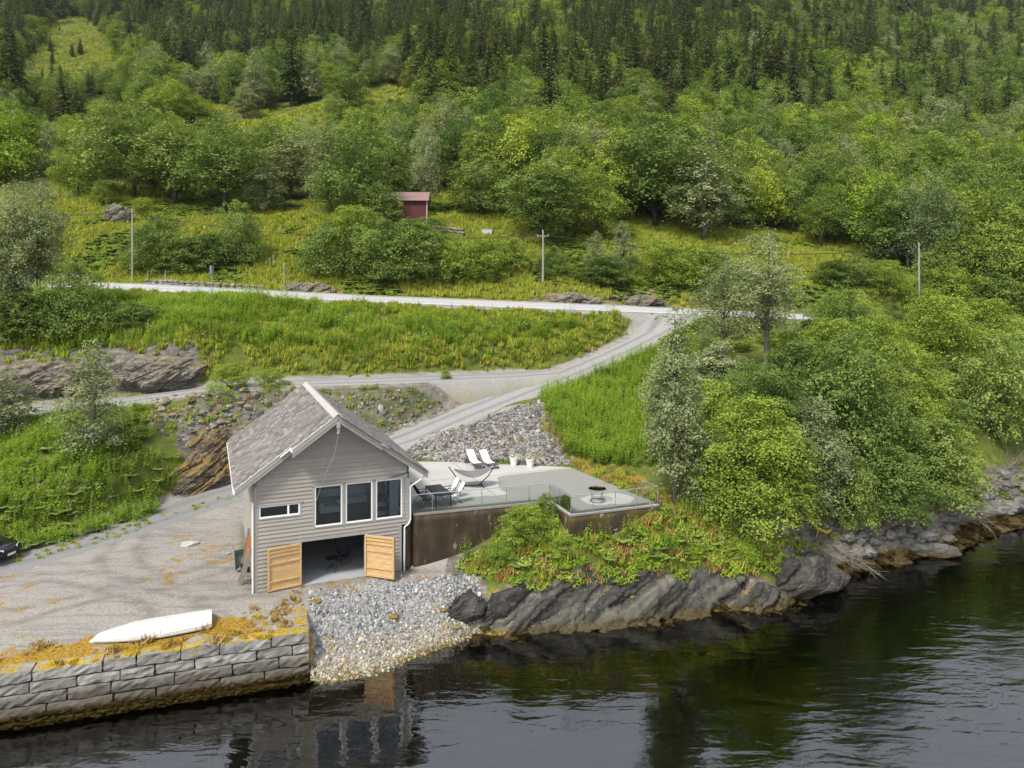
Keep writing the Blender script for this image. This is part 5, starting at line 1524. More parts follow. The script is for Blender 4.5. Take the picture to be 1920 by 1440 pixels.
m = MB(); m.lathe([(0.08, -0.04), (0.19, -0.04), (0.2, 0.0), (0.19, 0.04), (0.08, 0.04)], 16); o = m.build('wheel', M['rubber'], wb); o.location = (-0.42, 0, 0.2); o.rotation_euler = (math.pi/2, 0, 0)
for i, (s, y, L, lean, mt, lb) in enumerate([(-0.22, 1.2, 2.0, 0.45, 'weathered', 'weathered grey plank leaning low against the boathouse corner'), (-0.2, 1.55, 1.8, 0.5, 'weathered', 'second grey plank leaning on the wall behind the corner plank'),
                                    (-0.18, 2.45, 2.3, 0.28, 'orange_wood', 'orange wooden oar leaning on the left wall'), (-0.18, 2.75, 2.2, 0.32, 'orange_wood', 'second orange wooden oar leaning behind the first'), (-0.18, 3.1, 2.5, 0.3, 'weathered', 'tall dark plank leaning beside the wheelbarrow')]):
    a = hw(s-lean*0.9, y, 2.28); b = hw(-0.08, y+0.15, 2.28+L*0.85)
    c_ = empty('leaning_oar' if mt == 'orange_wood' else 'leaning_plank', a); tag(c_, lb, 'oar' if mt == 'orange_wood' else 'plank')
    m = MB()
    if mt == 'orange_wood':
        m.tube([(0, 0, 0.02), (b-a)*0.75], 0.025, 6); m.build('shaft', M[mt], c_)
        m = MB(); m.bar((b-a)*0.7, (b-a)*1.0, 0.14, 0.02, up=HV); m.build('blade', M[mt], c_)
    else:
        m.bar((0, 0, 0.02), b-a, 0.17, 0.03, up=HV); m.build('board', M[mt], c_)
        m = MB(); m.bar(Vector((0, 0, 0.02))+HV*0.12-HU*0.03, b-a+HV*0.2-HU*0.03, 0.12, 0.03, up=HV); m.build('board', M[mt], c_)

# car: only its nose reaches into the picture
fr_ = on_plane(27, 1052, 2.25); car = empty('car', (fr_.x-2.3, fr_.y+0.1, 2.25), R(-8)); tag(car, 'black car, only its front end showing at the left edge of the yard', 'car')
prof = [(2.25, 0.32), (2.32, 0.5), (2.30, 0.78), (2.15, 0.93), (1.25, 1.08), (0.95, 1.12), (0.2, 1.62), (-0.4, 1.70), (-1.6, 1.66), (-2.15, 1.2), (-2.25, 0.9), (-2.25, 0.35)]
m = MB(); rows = []
for yy, k in ((-0.90, 0.0), (-0.93, 0.35), (-0.80, 1.0), (0.80, 1.0), (0.93, 0.35), (0.90, 0.0)): pass
ys_ = [-0.93, -0.86, -0.55, 0.0, 0.55, 0.86, 0.93]
V = []
for yy in ys_:
    e = (abs(yy)/0.93)**3
    for x, z in prof:
        V.append((x*(1-0.06*e), yy*(1-0.16*max(0, (z-1.0)/0.7)), z-0.05*e*(z > 0.7)))
k_ = len(prof); n_ = len(ys_)
fs = [(i*k_+j, (i+1)*k_+j, (i+1)*k_+(j+1) % k_, i*k_+(j+1) % k_) for i in range(n_-1) for j in range(k_)]
m.add(V, fs+[tuple(range(k_)), tuple((n_-1)*k_+j for j in range(k_-1, -1, -1))]); o = m.build('body', M['black_paint'], car, True)
o.modifiers.new('soft', 'SUBSURF').render_levels = 2
for s in (-1, 1):
    m = MB(); m.add([(2.24, s*0.45, 0.74), (2.05, s*0.84, 0.78), (2.0, s*0.84, 0.88), (2.2, s*0.45, 0.84)], [(0,1,2,3) if s > 0 else (3,2,1,0)]); m.v = [(x+0.03, y*1.01, z) for x, y, z in m.v]; o = m.build('headlight', M['white_plastic'], car); o.modifiers.new('t', 'SOLIDIFY').thickness = 0.05
    for x in (1.4, -1.4):
        w_ = empty('wheel', (x, s*0.86, 0.34), 0, car)
        m = MB(); m.lathe([(0.2, -0.11), (0.32, -0.11), (0.34, -0.08), (0.34, 0.08), (0.32, 0.11), (0.2, 0.11)], 24); o = m.build('tyre', M['rubber'], w_); o.rotation_euler = (math.pi/2, 0, 0)
        m = MB(); m.lathe([(0.0, -0.115), (0.21, -0.118), (0.21, 0.118), (0.0, 0.115)], 20); o = m.build('rim', M['galvanised'], w_); o.rotation_euler = (math.pi/2, 0, 0)
m = MB(); m.box(2.2, 2.31, -0.5, 0.5, 0.42, 0.62); m.build('grille', M['rubber'], car)
m = MB(); m.box(2.3, 2.345, -0.26, 0.26, 0.45, 0.56); m.build('number_plate', M['white_plastic'], car)
m = MB(); m.add([(1.0, -0.62, 1.13), (1.0, 0.62, 1.13), (0.28, 0.55, 1.60), (0.28, -0.55, 1.60)], [(0,1,2,3)]); m.v = [(x+0.02, y, z+0.02) for x, y, z in m.v]; o = m.build('windscreen', M['glass'], car); o.modifiers.new('t', 'SOLIDIFY').thickness = 0.01
# ------------------------------------------------------------------ poles, wires, signs, rails
def G(x, y): return Vector((x, y, land1(x, y)))
def pole(px, py_top, py_base, d, label, r=0.13, arm=True):
    b = at(px, py_base, d); b.z = land1(b.x, b.y); h = CAM_Z-(py_top-HOR)/FPX*d-b.z
    c = empty('utility_pole', b); tag(c, label, 'utility pole', 'utility poles on the hillside')
    m = MB(); m.tube([(0, 0, -0.3), (0.02, 0, h*0.5), (0.0, 0, h)], [r, r*0.88, r*0.7], 8); m.build('post', M['pole_wood'], c)
    if arm:
        m = MB(); m.bar((-0.75, 0, h-0.75), (0.75, 0, h-0.75), 0.09); m.build('crossarm', M['pole_wood'], c)
        for x in (-0.65, 0.65):
            m = MB(); m.lathe([(0.02, 0), (0.05, 0.03), (0.03, 0.08), (0.05, 0.12), (0.02, 0.15)], 8, (x, 0, h-0.70)); m.build('insulator', M['white_plastic'], c)
    return b+Vector((0, 0, h-0.55))
tops = [pole(248, 391, 536, 87.5, 'tall pale wooden utility pole by the road on the left', arm=False), pole(1018, 431, 545, 90.5, 'wooden utility pole with crossarm in the middle of the roadside bank'), pole(1723, 455, 545, 95, 'wooden utility pole among the bushes at the right', arm=False)]
far_top = pole(1361, 209, 262, 190, 'small distant utility pole rising from the wooded slope', r=0.16)
left_far = pole(-260, 392, 535, 92, 'utility pole beyond the left edge') if False else tops[0]+Vector((-50, 2, 3))
def wire(a, b, sag, label):
    o_ = []
    m = MB()
    for off in (-0.65, 0.65):
        pts = []
        for i in range(25):
            u = i/24; q = a.lerp(b, u); q.x += off*0.3; q.y += off; q.z -= sag*4*u*(1-u)
            pts.append(q)
        m.tube(pts, 0.026, 4)
    o = m.build('power_line', M['charcoal_metal']); tag(o, label, 'power line', 'power lines between the poles')
wire(tops[0], tops[1], 1.6, 'thin power line between the left and the middle utility pole')
wire(tops[1], tops[2], 1.6, 'thin power line between the middle and the right utility pole')
wire(tops[0], left_far, 1.2, 'thin power line leaving the left utility pole to the left')
wire(tops[2], tops[2]+Vector((60, 10, 2)), 1.4, 'thin power line leaving the right utility pole to the right')
wire(far_top, far_top+Vector((-150, -8, 1)), 5.0, 'distant power line crossing the trees left of the far pole')
wire(far_top, far_top+Vector((70, 14, 5)), 2.0, 'distant power line right of the far pole')
def road_pt(px, off):
    i = int(np.argmin(np.abs(960+FPX*RC[:, 0]/RC[:, 1]-px))); q = RC[i, :2]+RN[i]*off
    return Vector((q[0], q[1], land1(q[0], q[1]))), math.atan2(RN[i][1], RN[i][0])
b, _ = road_pt(408, -1.0); c = empty('road_sign', b); tag(c, 'road sign on a grey steel post at the near road edge, seen from behind', 'road sign')
m = MB(); m.tube([(0, 0, -0.2), (0, 0, 3.1)], 0.045, 8); m.build('post', M['galvanised'], c)
m = MB(); m.box(-0.06, 0.06, -0.32, 0.32, 2.25, 3.1); m.build('panel', M['sign_back'], c)
b, _ = road_pt(489, ROAD_W+1.3); c = empty('road_sign', b); tag(c, 'narrow road sign on a weathered post at the far road edge', 'road sign')
m = MB(); m.tube([(0, 0, -0.2), (0, 0, 3.2)], 0.06, 8); m.build('post', M['pole_wood'], c)
m = MB(); m.cbox((0, -0.05, 2.75), (0.14, 0.08, 0.7)); m.build('panel', M['weathered'], c)
def guard(px0, px1, off, label, n=6):
    a, _ = road_pt(px0, off)
    c = empty('guard_rail', a); tag(c, label, 'guard rail', 'steel guard rails on the road')
    pts = [road_pt(px0+(px1-px0)*i/n, off)[0]-a for i in range(n+1)]
    m = MB()
    for dz, oy_ in ((0.72, 0.0), (0.62, 0.04), (0.52, 0.0)):
        m.tube([q+Vector((0, -0.08+oy_, dz)) for q in pts], 0.06, 6)
    m.build('beam', M['galvanised'], c)
    for q in pts:
        m = MB(); m.cbox((q.x, q.y+0.04, q.z+0.3), (0.1, 0.12, 0.95)); m.build('post', M['galvanised'], c)
guard(1500, 1960, -0.7, 'grey steel guard rail showing between the bushes on the right', 12)
guard(-60, 120, -0.7, 'grey steel guard rail behind the birches at the far left', 7)
guard(-60, 80, ROAD_W+0.6, 'steel guard rail on the far road side at the left edge', 6)
b, _ = road_pt(1646, -0.9); c = tag(empty('marker_post', b), 'white marker post sticking up by the right guard rail', 'post')
m = MB(); m.cbox((0, 0, 0.7), (0.1, 0.06, 1.5)); m.build('post', M['white_paint'], c)
# low dry wall by the road on the left
c = empty('stone_wall', road_pt(300, ROAD_W+1.2)[0]); tag(c, 'low dry stone wall with rusty moss beside the road at the left', 'stone wall')
for i in range(46):
    px = 195+i*5.7; q, rz = road_pt(px, ROAD_W+1.1)
    for k in range(2):
        o = link('stone', SHST[(i*2+k) % 6] if 'SHST' in globals() else rock_mesh('stone', 2, 0.34, 0.22, 0.2, 700+i*2+k, 0.2), M['mossy_stone'], c)
        o.location = q-c.location+Vector((random.uniform(-.1, .1), random.uniform(-.1, .1), 0.12+0.3*k)); o.rotation_euler = (0, 0, random.uniform(-.4, .4))
for i, (px, py, d) in enumerate([(277, 530, 88), (310, 528, 88), (210, 525, 88), (505, 492, 92), (512, 490, 92.5), (1560, 505, 103), (1600, 508, 103.5), (1640, 513, 104), (1325, 545, 90), (1365, 545, 91)]):
    v = at(px, py, d); b = G(v.x, v.y)
    o = MB().tube([(0, 0, -0.2), (0.03, 0, 1.35)], [0.06, 0.05], 6).build('fence_post', M['pole_wood']); o.location = b
    tag(o, 'thin weathered fence post in the grass above the road', 'fence post', 'fence posts above the road')
# red hut
hb = at(757, 402, 103); hb.z = CAM_Z-(402-HOR)/FPX*103
hut = empty('red_hut', (hb.x, hb.y, hb.z), R(3)); tag(hut, 'small red wooden hut with faded tin roof half hidden by trees', 'hut')
m = MB(); m.box(-3.2, 3.2, 0, 4.0, -1.5, 2.1); hwall = m.build('wall', M['red_wood'], hut)
for i in range(26):
    x = -3.2+i*0.247; m = MB(); m.box(x, x+0.225, -0.035, -0.002, -1.45, 2.08); m.build('plank', M['red_wood'], hwall)
m = MB(); m.prism_xz([(-3.22, 2.1), (3.22, 2.1), (3.22, 2.14), (-3.22, 2.14)], 0, 4.0)
hr = MB()
hr.add([(-3.5, -0.45, 1.95), (3.5, -0.45, 1.95), (3.5, 2.0, 3.35), (-3.5, 2.0, 3.35), (3.5, 4.45, 1.95), (-3.5, 4.45, 1.95), (-3.5, -0.45, 1.87), (3.5, -0.45, 1.87), (3.5, 2.0, 3.27), (-3.5, 2.0, 3.27), (3.5, 4.45, 1.87), (-3.5, 4.45, 1.87)],
       [(0,1,2,3),(3,2,4,5),(7,6,9,8),(8,9,11,10),(6,7,1,0),(5,4,10,11),(1,7,8,2),(2,8,10,4),(0,3,9,6),(3,5,11,9)])
ro = hr.build('roof', M['tin_roof'], hut)
for i in range(16):
    x = -3.45+i*0.46; m = MB(); m.bar((x, -0.45, 1.96), (x, 2.0, 3.36), 0.035, 0.03); m.build('roof_rib', M['tin_roof'], ro)
m = MB(); m.box(3.17, 3.24, -0.06, -0.0, -1.4, 2.0); m.box(-3.24, -3.17, -0.06, 0.0, -1.4, 2.0); m.build('corner_trim', M['white_paint'], hut)
m = MB(); m.box(1.0, 1.9, -0.06, -0.036, -1.2, 1.0); m.build('door', M['red_wood'], hut)
for px0, px1, py, d, lb, n in ((818, 868, 397, 103, 'old mossy stone wall right of the red hut', 22), (952, 1010, 405, 105, 'low stone wall behind the brush pile', 18)):
    a = at(px0, py, d); a.z = land1(a.x, a.y); c = empty('stone_wall', a); tag(c, lb, 'stone wall')
    e = at(px1, py, d); e.z = land1(e.x, e.y)
    for i in range(n):
        for k in range(3 if px0 < 900 else 1):
            o = link('stone', rock_mesh('stone', 2, 0.4, 0.3, 0.24, 900+i*3+k, 0.2), M['mossy_stone'], c)
            q = a.lerp(e, (i+0.5*(k % 2))/n); o.location = q-a+Vector((0, 0, 0.15+0.4*k)); o.rotation_euler = (0, 0, random.uniform(-.5, .5))
v = at(913, 403, 104); b = G(v.x, v.y); c = empty('water_trough', b); tag(c, 'pale box shaped trough beside the stone wall on the hill', 'trough')
m = MB(); m.box(-0.7, 0.7, -0.3, 0.3, 0, 0.08); m.box(-0.7, 0.7, -0.3, -0.24, 0.08, 0.75); m.box(-0.7, 0.7, 0.24, 0.3, 0.08, 0.75); m.box(-0.7, -0.64, -0.24, 0.24, 0.08, 0.75); m.box(0.64, 0.7, -0.24, 0.24, 0.08, 0.75); m.build('tub', M['grey_shed'], c)
m = MB(); m.box(-0.74, 0.74, -0.34, -0.3, 0.7, 0.78); m.box(-0.74, 0.74, 0.3, 0.34, 0.7, 0.78); m.build('rim', M['grey_shed'], c)
def brush_pile(px, py, d, w, h, label, n=420, L=1.8):
    v = at(px, py, d); b = G(v.x, v.y); m = MB()
    for i in range(n):
        a = random.uniform(0, 6.28); rr = w*math.sqrt(random.random()); zz = h*(1-(rr/w)**2)*random.random()**0.5
        c_ = Vector((rr*math.cos(a), rr*0.7*math.sin(a), zz)); dd = Vector((random.uniform(-1, 1), random.uniform(-1, 1), random.uniform(-.35, .35))).normalized()*L*random.uniform(.3, .6)
        m.tube([c_-dd, c_+Vector((0, 0, .05)), c_+dd], [0.025, 0.02, 0.008], 4, cap=False)
    o = m.build('brush_pile', M['brush']); o.location = b; tag(o, label, 'brush pile', 'cut branch piles on the hillside')
brush_pile(945, 432, 97, 2.3, 1.6, 'big dark heap of cut branches on the grassy hill')
brush_pile(968, 447, 95, 1.8, 0.6, 'low dark heap of cut branches just below the big one', 240)
brush_pile(552, 392, 118, 1.8, 0.6, 'small dark branch heap on the grass at the edge of the left trees', 200)
# driftwood and dead branches on the shore
def snag(v, L, n, label, mat='drift', az=0.0, spread=0.9, r=0.05, dr=(1, -0.4, 0.1)):
    m = MB(); d0 = Vector(dr).normalized()
    trunk = [Vector((0, 0, 0))]
    for i in range(6): trunk.append(trunk[-1]+(d0+Vector((random.uniform(-.2, .2), random.uniform(-.2, .2), random.uniform(-.12, .12))))*L/6)
    m.tube(trunk, [r*(1-0.12*i) for i in range(7)], 6)
    for i in range(n):
        s_ = trunk[random.randint(1, 6)]; dd = (d0+Vector((random.uniform(-1, 1), random.uniform(-1, 1), random.uniform(-.5, .7)))*spread).normalized(); l = L*random.uniform(.2, .6)
        k1 = s_+dd*l*.5+Vector((0, 0, random.uniform(-.1, .12)*l)); k2 = s_+dd*l+Vector((0, 0, random.uniform(-.2, .05)*l))
        m.tube([s_, k1, k2], [r*.4, r*.25, r*.1], 4, cap=False)
        for _ in range(2):
            e_ = (dd+Vector((random.uniform(-1, 1), random.uniform(-1, 1), random.uniform(-.6, .6)))*.7).normalized()*l*.4
            m.tube([k1, k1+e_], [r*.2, r*.07], 4, cap=False)
    o = m.build('driftwood', M[mat]); o.location = v; tag(o, label, 'driftwood', 'dead branches along the shore')
def sh(px, py, z, dz=0.15):
    q = ray_ground(px, py); q.z = max(q.z, 0.15)+dz; return q
snag(sh(1560, 1030, 1.6), 2.6, 22, 'bleached dead branches hanging over the water at the rock point', dr=(1, -0.75, -0.45))
snag(sh(1530, 1035, 1.8), 2.4, 20, 'thin dead twigs on the rounded rock point', dr=(1, -0.4, -0.3), r=0.035)
snag(sh(1690, 985, 1.3), 2.8, 30, 'tangle of bleached branches above the round boulders', dr=(-0.9, -0.5, 0.0))
snag(sh(1760, 965, 1.2), 3.0, 30, 'grey driftwood tangle below the overhanging bushes', dr=(1, -0.3, -0.1))
snag(sh(1870, 900, 2.0), 3.2, 40, 'pale tangle of dead branches on the bank at the right edge', dr=(0.8, 0.5, 0.35))
snag(sh(1830, 912, 1.8), 2.6, 30, 'driftwood heap on the dark slab near the right edge', dr=(1, -0.1, 0.05))
snag(sh(1890, 925, 1.6), 2.4, 26, 'driftwood heap closest to the right edge above the water', dr=(-1, -0.2, 0.05))
m = MB(); q0 = sh(1508, 985, 2.4, .5)
m.tube([(0, 0, 0.2), (0.35, -0.15, -0.35), (0.75, -0.3, -0.75), (1.25, -0.35, -0.95), (1.5, -0.3, -0.85)], [0.07, 0.085, 0.1, 0.11, 0.08], 8); m.tube([(0.75, -0.3, -0.75), (0.6, -0.35, -1.3)], [0.06, 0.03], 6)
o = m.build('mossy_root', M['moss_wood']); o.location = q0; tag(o, 'bright yellow mossy root bending down over the shore rocks', 'root')
o = link('plastic_litter', rock_mesh('plastic_litter', 3, 0.22, 0.15, 0.16, 55, 0.6), M['white_paint']); o.location = sh(1840, 912, 1.9, 0.2); tag(o, 'crumpled white plastic litter caught in the driftwood', 'litter')

# ------------------------------------------------------------------ vegetation
def leaf_mat(name, stops, rnd_amt=0.35, trans=0.27, rough=0.55, gain=1.6):
    t = NT(name)
    oi = t.n('ShaderNodeObjectInfo')
    tone = t.attr('tone')
    f = t.math('ADD', t.math('MULTIPLY', tone, 1-rnd_amt), t.math('MULTIPLY', oi.outputs['Random'], rnd_amt))
    c = t.ramp(f, stops)
    c = t.mix(1.0, c, oi.outputs['Color'], 'MULTIPLY')
    c = t.mix(1.0, c, (gain, gain, gain, 1), 'MULTIPLY')
    df = t.n('ShaderNodeBsdfDiffuse'); t.l(c, df.inputs['Color'])
    tl = t.n('ShaderNodeBsdfTranslucent'); t.l(t.mix(1.0, c, (1.1, 1.05, 0.6, 1), 'MULTIPLY'), tl.inputs['Color'])
    mx = t.n('ShaderNodeMixShader'); mx.inputs[0].default_value = trans
    t.l(df.outputs[0], mx.inputs[1]); t.l(tl.outputs[0], mx.inputs[2])
    t.l(mx.outputs[0], t.out.inputs['Surface'])
    return t.m
LM = {
 'alder': leaf_mat('leaf_alder', [(0.0, (0.046, 0.080, 0.020)), (0.5, (0.106, 0.150, 0.036)), (1.0, (0.20, 0.242, 0.062))]),
 'lime': leaf_mat('leaf_lime', [(0.0, (0.068, 0.110, 0.018)), (0.5, (0.140, 0.190, 0.030)), (1.0, (0.24, 0.280, 0.05))]),
 'birch': leaf_mat('leaf_birch', [(0.0, (0.085, 0.105, 0.048)), (0.5, (0.155, 0.182, 0.085)), (1.0, (0.25, 0.275, 0.14))]),
 'spruce': leaf_mat('leaf_spruce', [(0.0, (0.022, 0.032, 0.014)), (0.6, (0.055, 0.072, 0.026)), (1.0, (0.115, 0.125, 0.042))], 0.5, 0.2, gain=1.9),
 'fireweed': leaf_mat('leaf_fireweed', [(0.0, (0.055, 0.115, 0.018)), (0.45, (0.128, 0.21, 0.024)), (1.0, (0.265, 0.325, 0.034))], 0.3, 0.4),
 'fern': leaf_mat('leaf_fern', [(0.0, (0.085, 0.13, 0.018)), (0.5, (0.16, 0.215, 0.026)), (1.0, (0.26, 0.29, 0.04))], 0.4, 0.4),
 'grass': leaf_mat('leaf_grass', [(0.0, (0.14, 0.18, 0.026)), (0.6, (0.225, 0.25, 0.036)), (1.0, (0.32, 0.30, 0.065))], 0.5, 0.35, gain=1.6),
 'straw': leaf_mat('leaf_straw', [(0.0, (0.20, 0.11, 0.03)), (0.5, (0.28, 0.18, 0.06)), (1.0, (0.40, 0.29, 0.13))], 0.5, 0.25, gain=1.1),
 'moss': leaf_mat('leaf_moss', [(0.0, (0.15, 0.085, 0.014)), (0.5, (0.27, 0.175, 0.018)), (1.0, (0.42, 0.32, 0.025))], 0.6, 0.1, gain=1.15),
 'weed': leaf_mat('leaf_seaweed', [(0.0, (0.022, 0.016, 0.005)), (0.5, (0.060, 0.042, 0.013)), (1.0, (0.125, 0.09, 0.03))], 0.5, 0.15, 0.3, gain=0.7),
 'flower': leaf_mat('leaf_flower', [(0.0, (0.45, 0.30, 0.42)), (1.0, (0.75, 0.72, 0.70))], 0.3, 0.2, gain=1.0)}
BARK = simple_mat('bark', (0.055, 0.045, 0.037), 0.9, var=0.4, scale=5)
BIRCH_BARK = simple_mat('birch_bark', (0.13, 0.115, 0.10), 0.85, var=0.6, scale=4)

def cards(C, N, S, tone, rng, ratio=0.62, updir=None):
    """kite-shaped leaves at C with normals N, sizes S -> verts, faces, tone per face"""
    n = len(C)
    N = N/np.linalg.norm(N, axis=1)[:, None]
    if updir is None:
        a = rng.normal(size=(n, 3))
    else:
        a = updir
    T = a-N*(a*N).sum(1)[:, None]; T /= (np.linalg.norm(T, axis=1)[:, None]+1e-9)
    B = np.cross(N, T)
    s = S[:, None]
    V = np.stack([C-T*s*0.5, C+B*s*ratio*0.5-T*s*0.05, C+T*s*0.5, C-B*s*ratio*0.5-T*s*0.05], 1).reshape(-1, 3)
    F = np.arange(4*n).reshape(-1, 4)
    return V, F, tone
def leaf_obj_mesh(name, parts, mats):
    """parts: list of (V, F, tone, mat index)"""
    Vs, Fs, Ts, Ms = [], [], [], []; off = 0
    for V, F, tn, mi in parts:
        Vs.append(V); Fs.append(F+off); off += len(V); Ts.append(tn); Ms.append(np.full(len(F), mi, np.int32))
    me = np_mesh(name, np.concatenate(Vs), np.concatenate(Fs), {'tone': ('FACE', np.concatenate(Ts))})
    for m in mats: me.materials.append(m)
    if len(mats) > 1: me.polygons.foreach_set('material_index', np.concatenate(Ms))
    return me

def grow(rng, trunk_pts, trunk_r, targets, mb, r0):
    """limbs from the trunk to each lobe centre"""
    mb.tube(trunk_pts, trunk_r, 7)
    for q in targets:
        q = Vector(q)
        hgt = [p.z for p in trunk_pts]
        want = q.z - 0.55*math.hypot(q.x, q.y) - 0.3
        k = int(np.argmin([abs(h-want) for h in hgt])); k = max(1, k)
        s = trunk_pts[k]
        mid = s.lerp(q, 0.55)+Vector((0, 0, 0.12*(q-s).length))
        rr = trunk_r[k]*0.5
        mb.tube([s, s.lerp(mid, 0.5)+Vector(rng.normal(0, .08, 3)), mid, q], [rr, rr*.75, rr*.5, rr*.18], 5, cap=False)

def tree_proto(seed, H, W, crown_lo, kind, nlobe=22, nleaf=16000, leaf=0.2, sparse=0.0, top_r=0.75, mat='alder', stems=1, droop=0.0):
    """returns (trunk mesh, crown mesh) for a broad-leaved tree or shrub of height H, crown width W"""
    rng = np.random.default_rng(seed)
    lobes = []
    hc = H-crown_lo
    tries = 0
    while len(lobes) < nlobe and tries < 4000:
        tries += 1
        u = rng.random(); z = crown_lo+hc*(0.06+0.9*u)
        # envelope: widest at 40 % of crown height, rounded top
        e = math.sin(math.pi*min(1, max(0.02, (u*0.86+0.14)))**(0.8 if kind == 'round' else 0.62))
        if kind == 'cone': e = (1-u)**0.75*0.95+0.06
        if kind == 'bush': e = math.sqrt(max(0, 1-u**2.2))*0.95+0.05
        a = rng.random()*6.283; rad = W/2*e*math.sqrt(rng.uniform(0.12, 1.0))*0.82
        r = (0.17+0.13*rng.random())*W*(0.75 if u > .8 else 1.0)*(1-0.25*(kind == 'cone'))
        c = np.array([rad*math.cos(a), rad*math.sin(a), min(z, H-r*0.55)])
        if all(np.linalg.norm((c-l[0])/np.array([1, 1, .8])) > 0.62*(r+l[1])*0.85 for l in lobes): lobes.append((c, r))
    per = max(1, nleaf//len(lobes))
    Cs, Ns, Ss, Ts = [], [], [], []
    for c, r in lobes:
        nc = 11+int(rng.random()*6)
        dirs = rng.normal(size=(nc, 3)); dirs[:, 2] += 0.5; dirs /= np.linalg.norm(dirs, axis=1)[:, None]
        cc = c+dirs*r*rng.uniform(0.55, 1.12, (nc, 1))*np.array([1, 1, 0.8])
        ltone = rng.uniform(-.18, .18)
        k = max(5, int(per*(r*r)/(0.05*W*W)/nc*0.95))
        for q, dv in zip(cc, dirs):
            if rng.random() < sparse: continue
            sp_ = r*rng.uniform(.26, .42)
            # a spray of leaves: flat, roughly facing outward and up, tilted with the twig
            ax = dv*0.55+np.array([0, 0, 0.8])+rng.normal(0, .22, 3); ax /= np.linalg.norm(ax)
            off = rng.normal(size=(k, 3))*sp_*0.72
            off -= ax*(off @ ax)[:, None]*0.68
            rad2 = (off*off).sum(1)
            off -= ax[None, :]*(rad2/(sp_*2.2))[:, None]*0.6            # the spray arches down at its rim
            off[:, 2] -= droop*np.abs(rng.normal(size=k))*sp_
            P = q+off
            Nn = ax+rng.normal(size=(k, 3))*0.42
            Cs.append(P); Ns.append(Nn); Ss.append(leaf*rng.uniform(.55, 1.4, k))
            Ts.append(np.clip(0.45+ltone+rng.normal(0, .13, k)+0.16*rng.normal(), 0, 1))
    C, N, S, T_ = np.concatenate(Cs), np.concatenate(Ns), np.concatenate(Ss), np.concatenate(Ts)
    ok = C[:, 2] > 0.1
    V, F, tn = cards(C[ok], N[ok], S[ok], T_[ok], rng)
    crown = leaf_obj_mesh('crown', [(V, F, tn, 0)], [LM[mat]])
    mb = MB()
    top = max(crown_lo+hc*top_r, 1.0)
    for s in range(stems):
        lean = Vector((rng.normal(0, .05), rng.normal(0, .05), 0))*H if stems == 1 else Vector((math.cos(s*2.4), math.sin(s*2.4), 0))*W*0.22
        pts = [Vector((0, 0, -0.3))+lean*0.12*(stems > 1)]
        for i in range(1, 7):
            u = i/6; pts.append(Vector((lean.x*u+rng.normal(0, .015)*H*.3, lean.y*u+rng.normal(0, .015)*H*.3, top*u)))
        r0 = (0.016*H+0.03)/(1 if stems == 1 else 1.7)
        tg_ = [l[0] for l in lobes][s::stems]
        grow(rng, pts, [r0*(1-0.13*i) for i in range(7)], tg_, mb, r0)
    tm = mb.mesh('trunk'); tm.materials.append(BIRCH_BARK if mat == 'birch' else BARK); tm.shade_smooth()
    return tm, crown, H

def spruce_proto(seed, H, W, dens=1.0, bare=0.06):
    rng = np.random.default_rng(seed)
    Cs, Ns, Us, Ss, Ts = [], [], [], [], []
    nw = int(H*3.2*dens); z0 = H*bare
    for w in range(nw):
        u = (w+rng.random()*.6)/nw; z = z0+(H-z0)*u
        L = W/2*(1-u)**0.78*(0.7+0.5*rng.random())+0.12
        nb = max(5, int(11*dens*(1-0.4*u)))
        for b in range(nb):
            a = rng.random()*6.283; l = L*rng.uniform(.7, 1.1)
            nk = max(3, int(l/0.22)); tt = np.linspace(0.15, 1, nk)
            dirv = np.array([math.cos(a), math.sin(a), 0]); side = np.array([-math.sin(a), math.cos(a), 0])
            P = dirv*(l*tt)[:, None]+np.array([0, 0, z])+np.array([0, 0, 1])*(0.10*l*tt-0.42*l*tt**2)[:, None]
            sgn = np.where(np.arange(nk) % 2 == 0, 1, -1)[:, None]
            P = P+side*sgn*0.13*(1.1-tt[:, None]*.6)+rng.normal(0, .05, (nk, 3))
            Cs.append(P); Ns.append(np.array([0, 0, 1.0])+dirv*0.25+rng.normal(0, .4, (nk, 3)))
            Us.append(dirv*0.8+side*sgn*0.5+np.array([0, 0, -0.45])+rng.normal(0, .2, (nk, 3)))
            Ss.append(rng.uniform(.55, .9, nk)*(0.55+0.45*(1-u))); Ts.append(np.clip(0.25+0.45*tt+rng.normal(0, .15, nk), 0, 1))
    C, N, U, S, T_ = map(np.concatenate, (Cs, Ns, Us, Ss, Ts))
    V, F, tn = cards(C, N, S, T_, rng, 0.5, U)
    crown = leaf_obj_mesh('crown', [(V, F, tn, 0)], [LM['spruce']])
    tm = MB().tube([(0, 0, -.4), (0, 0, H*.5), (0, 0, H*.97)], [0.012*H+.04, 0.008*H+.02, 0.02], 6).mesh('trunk'); tm.materials.append(BARK)
    return tm, crown, H

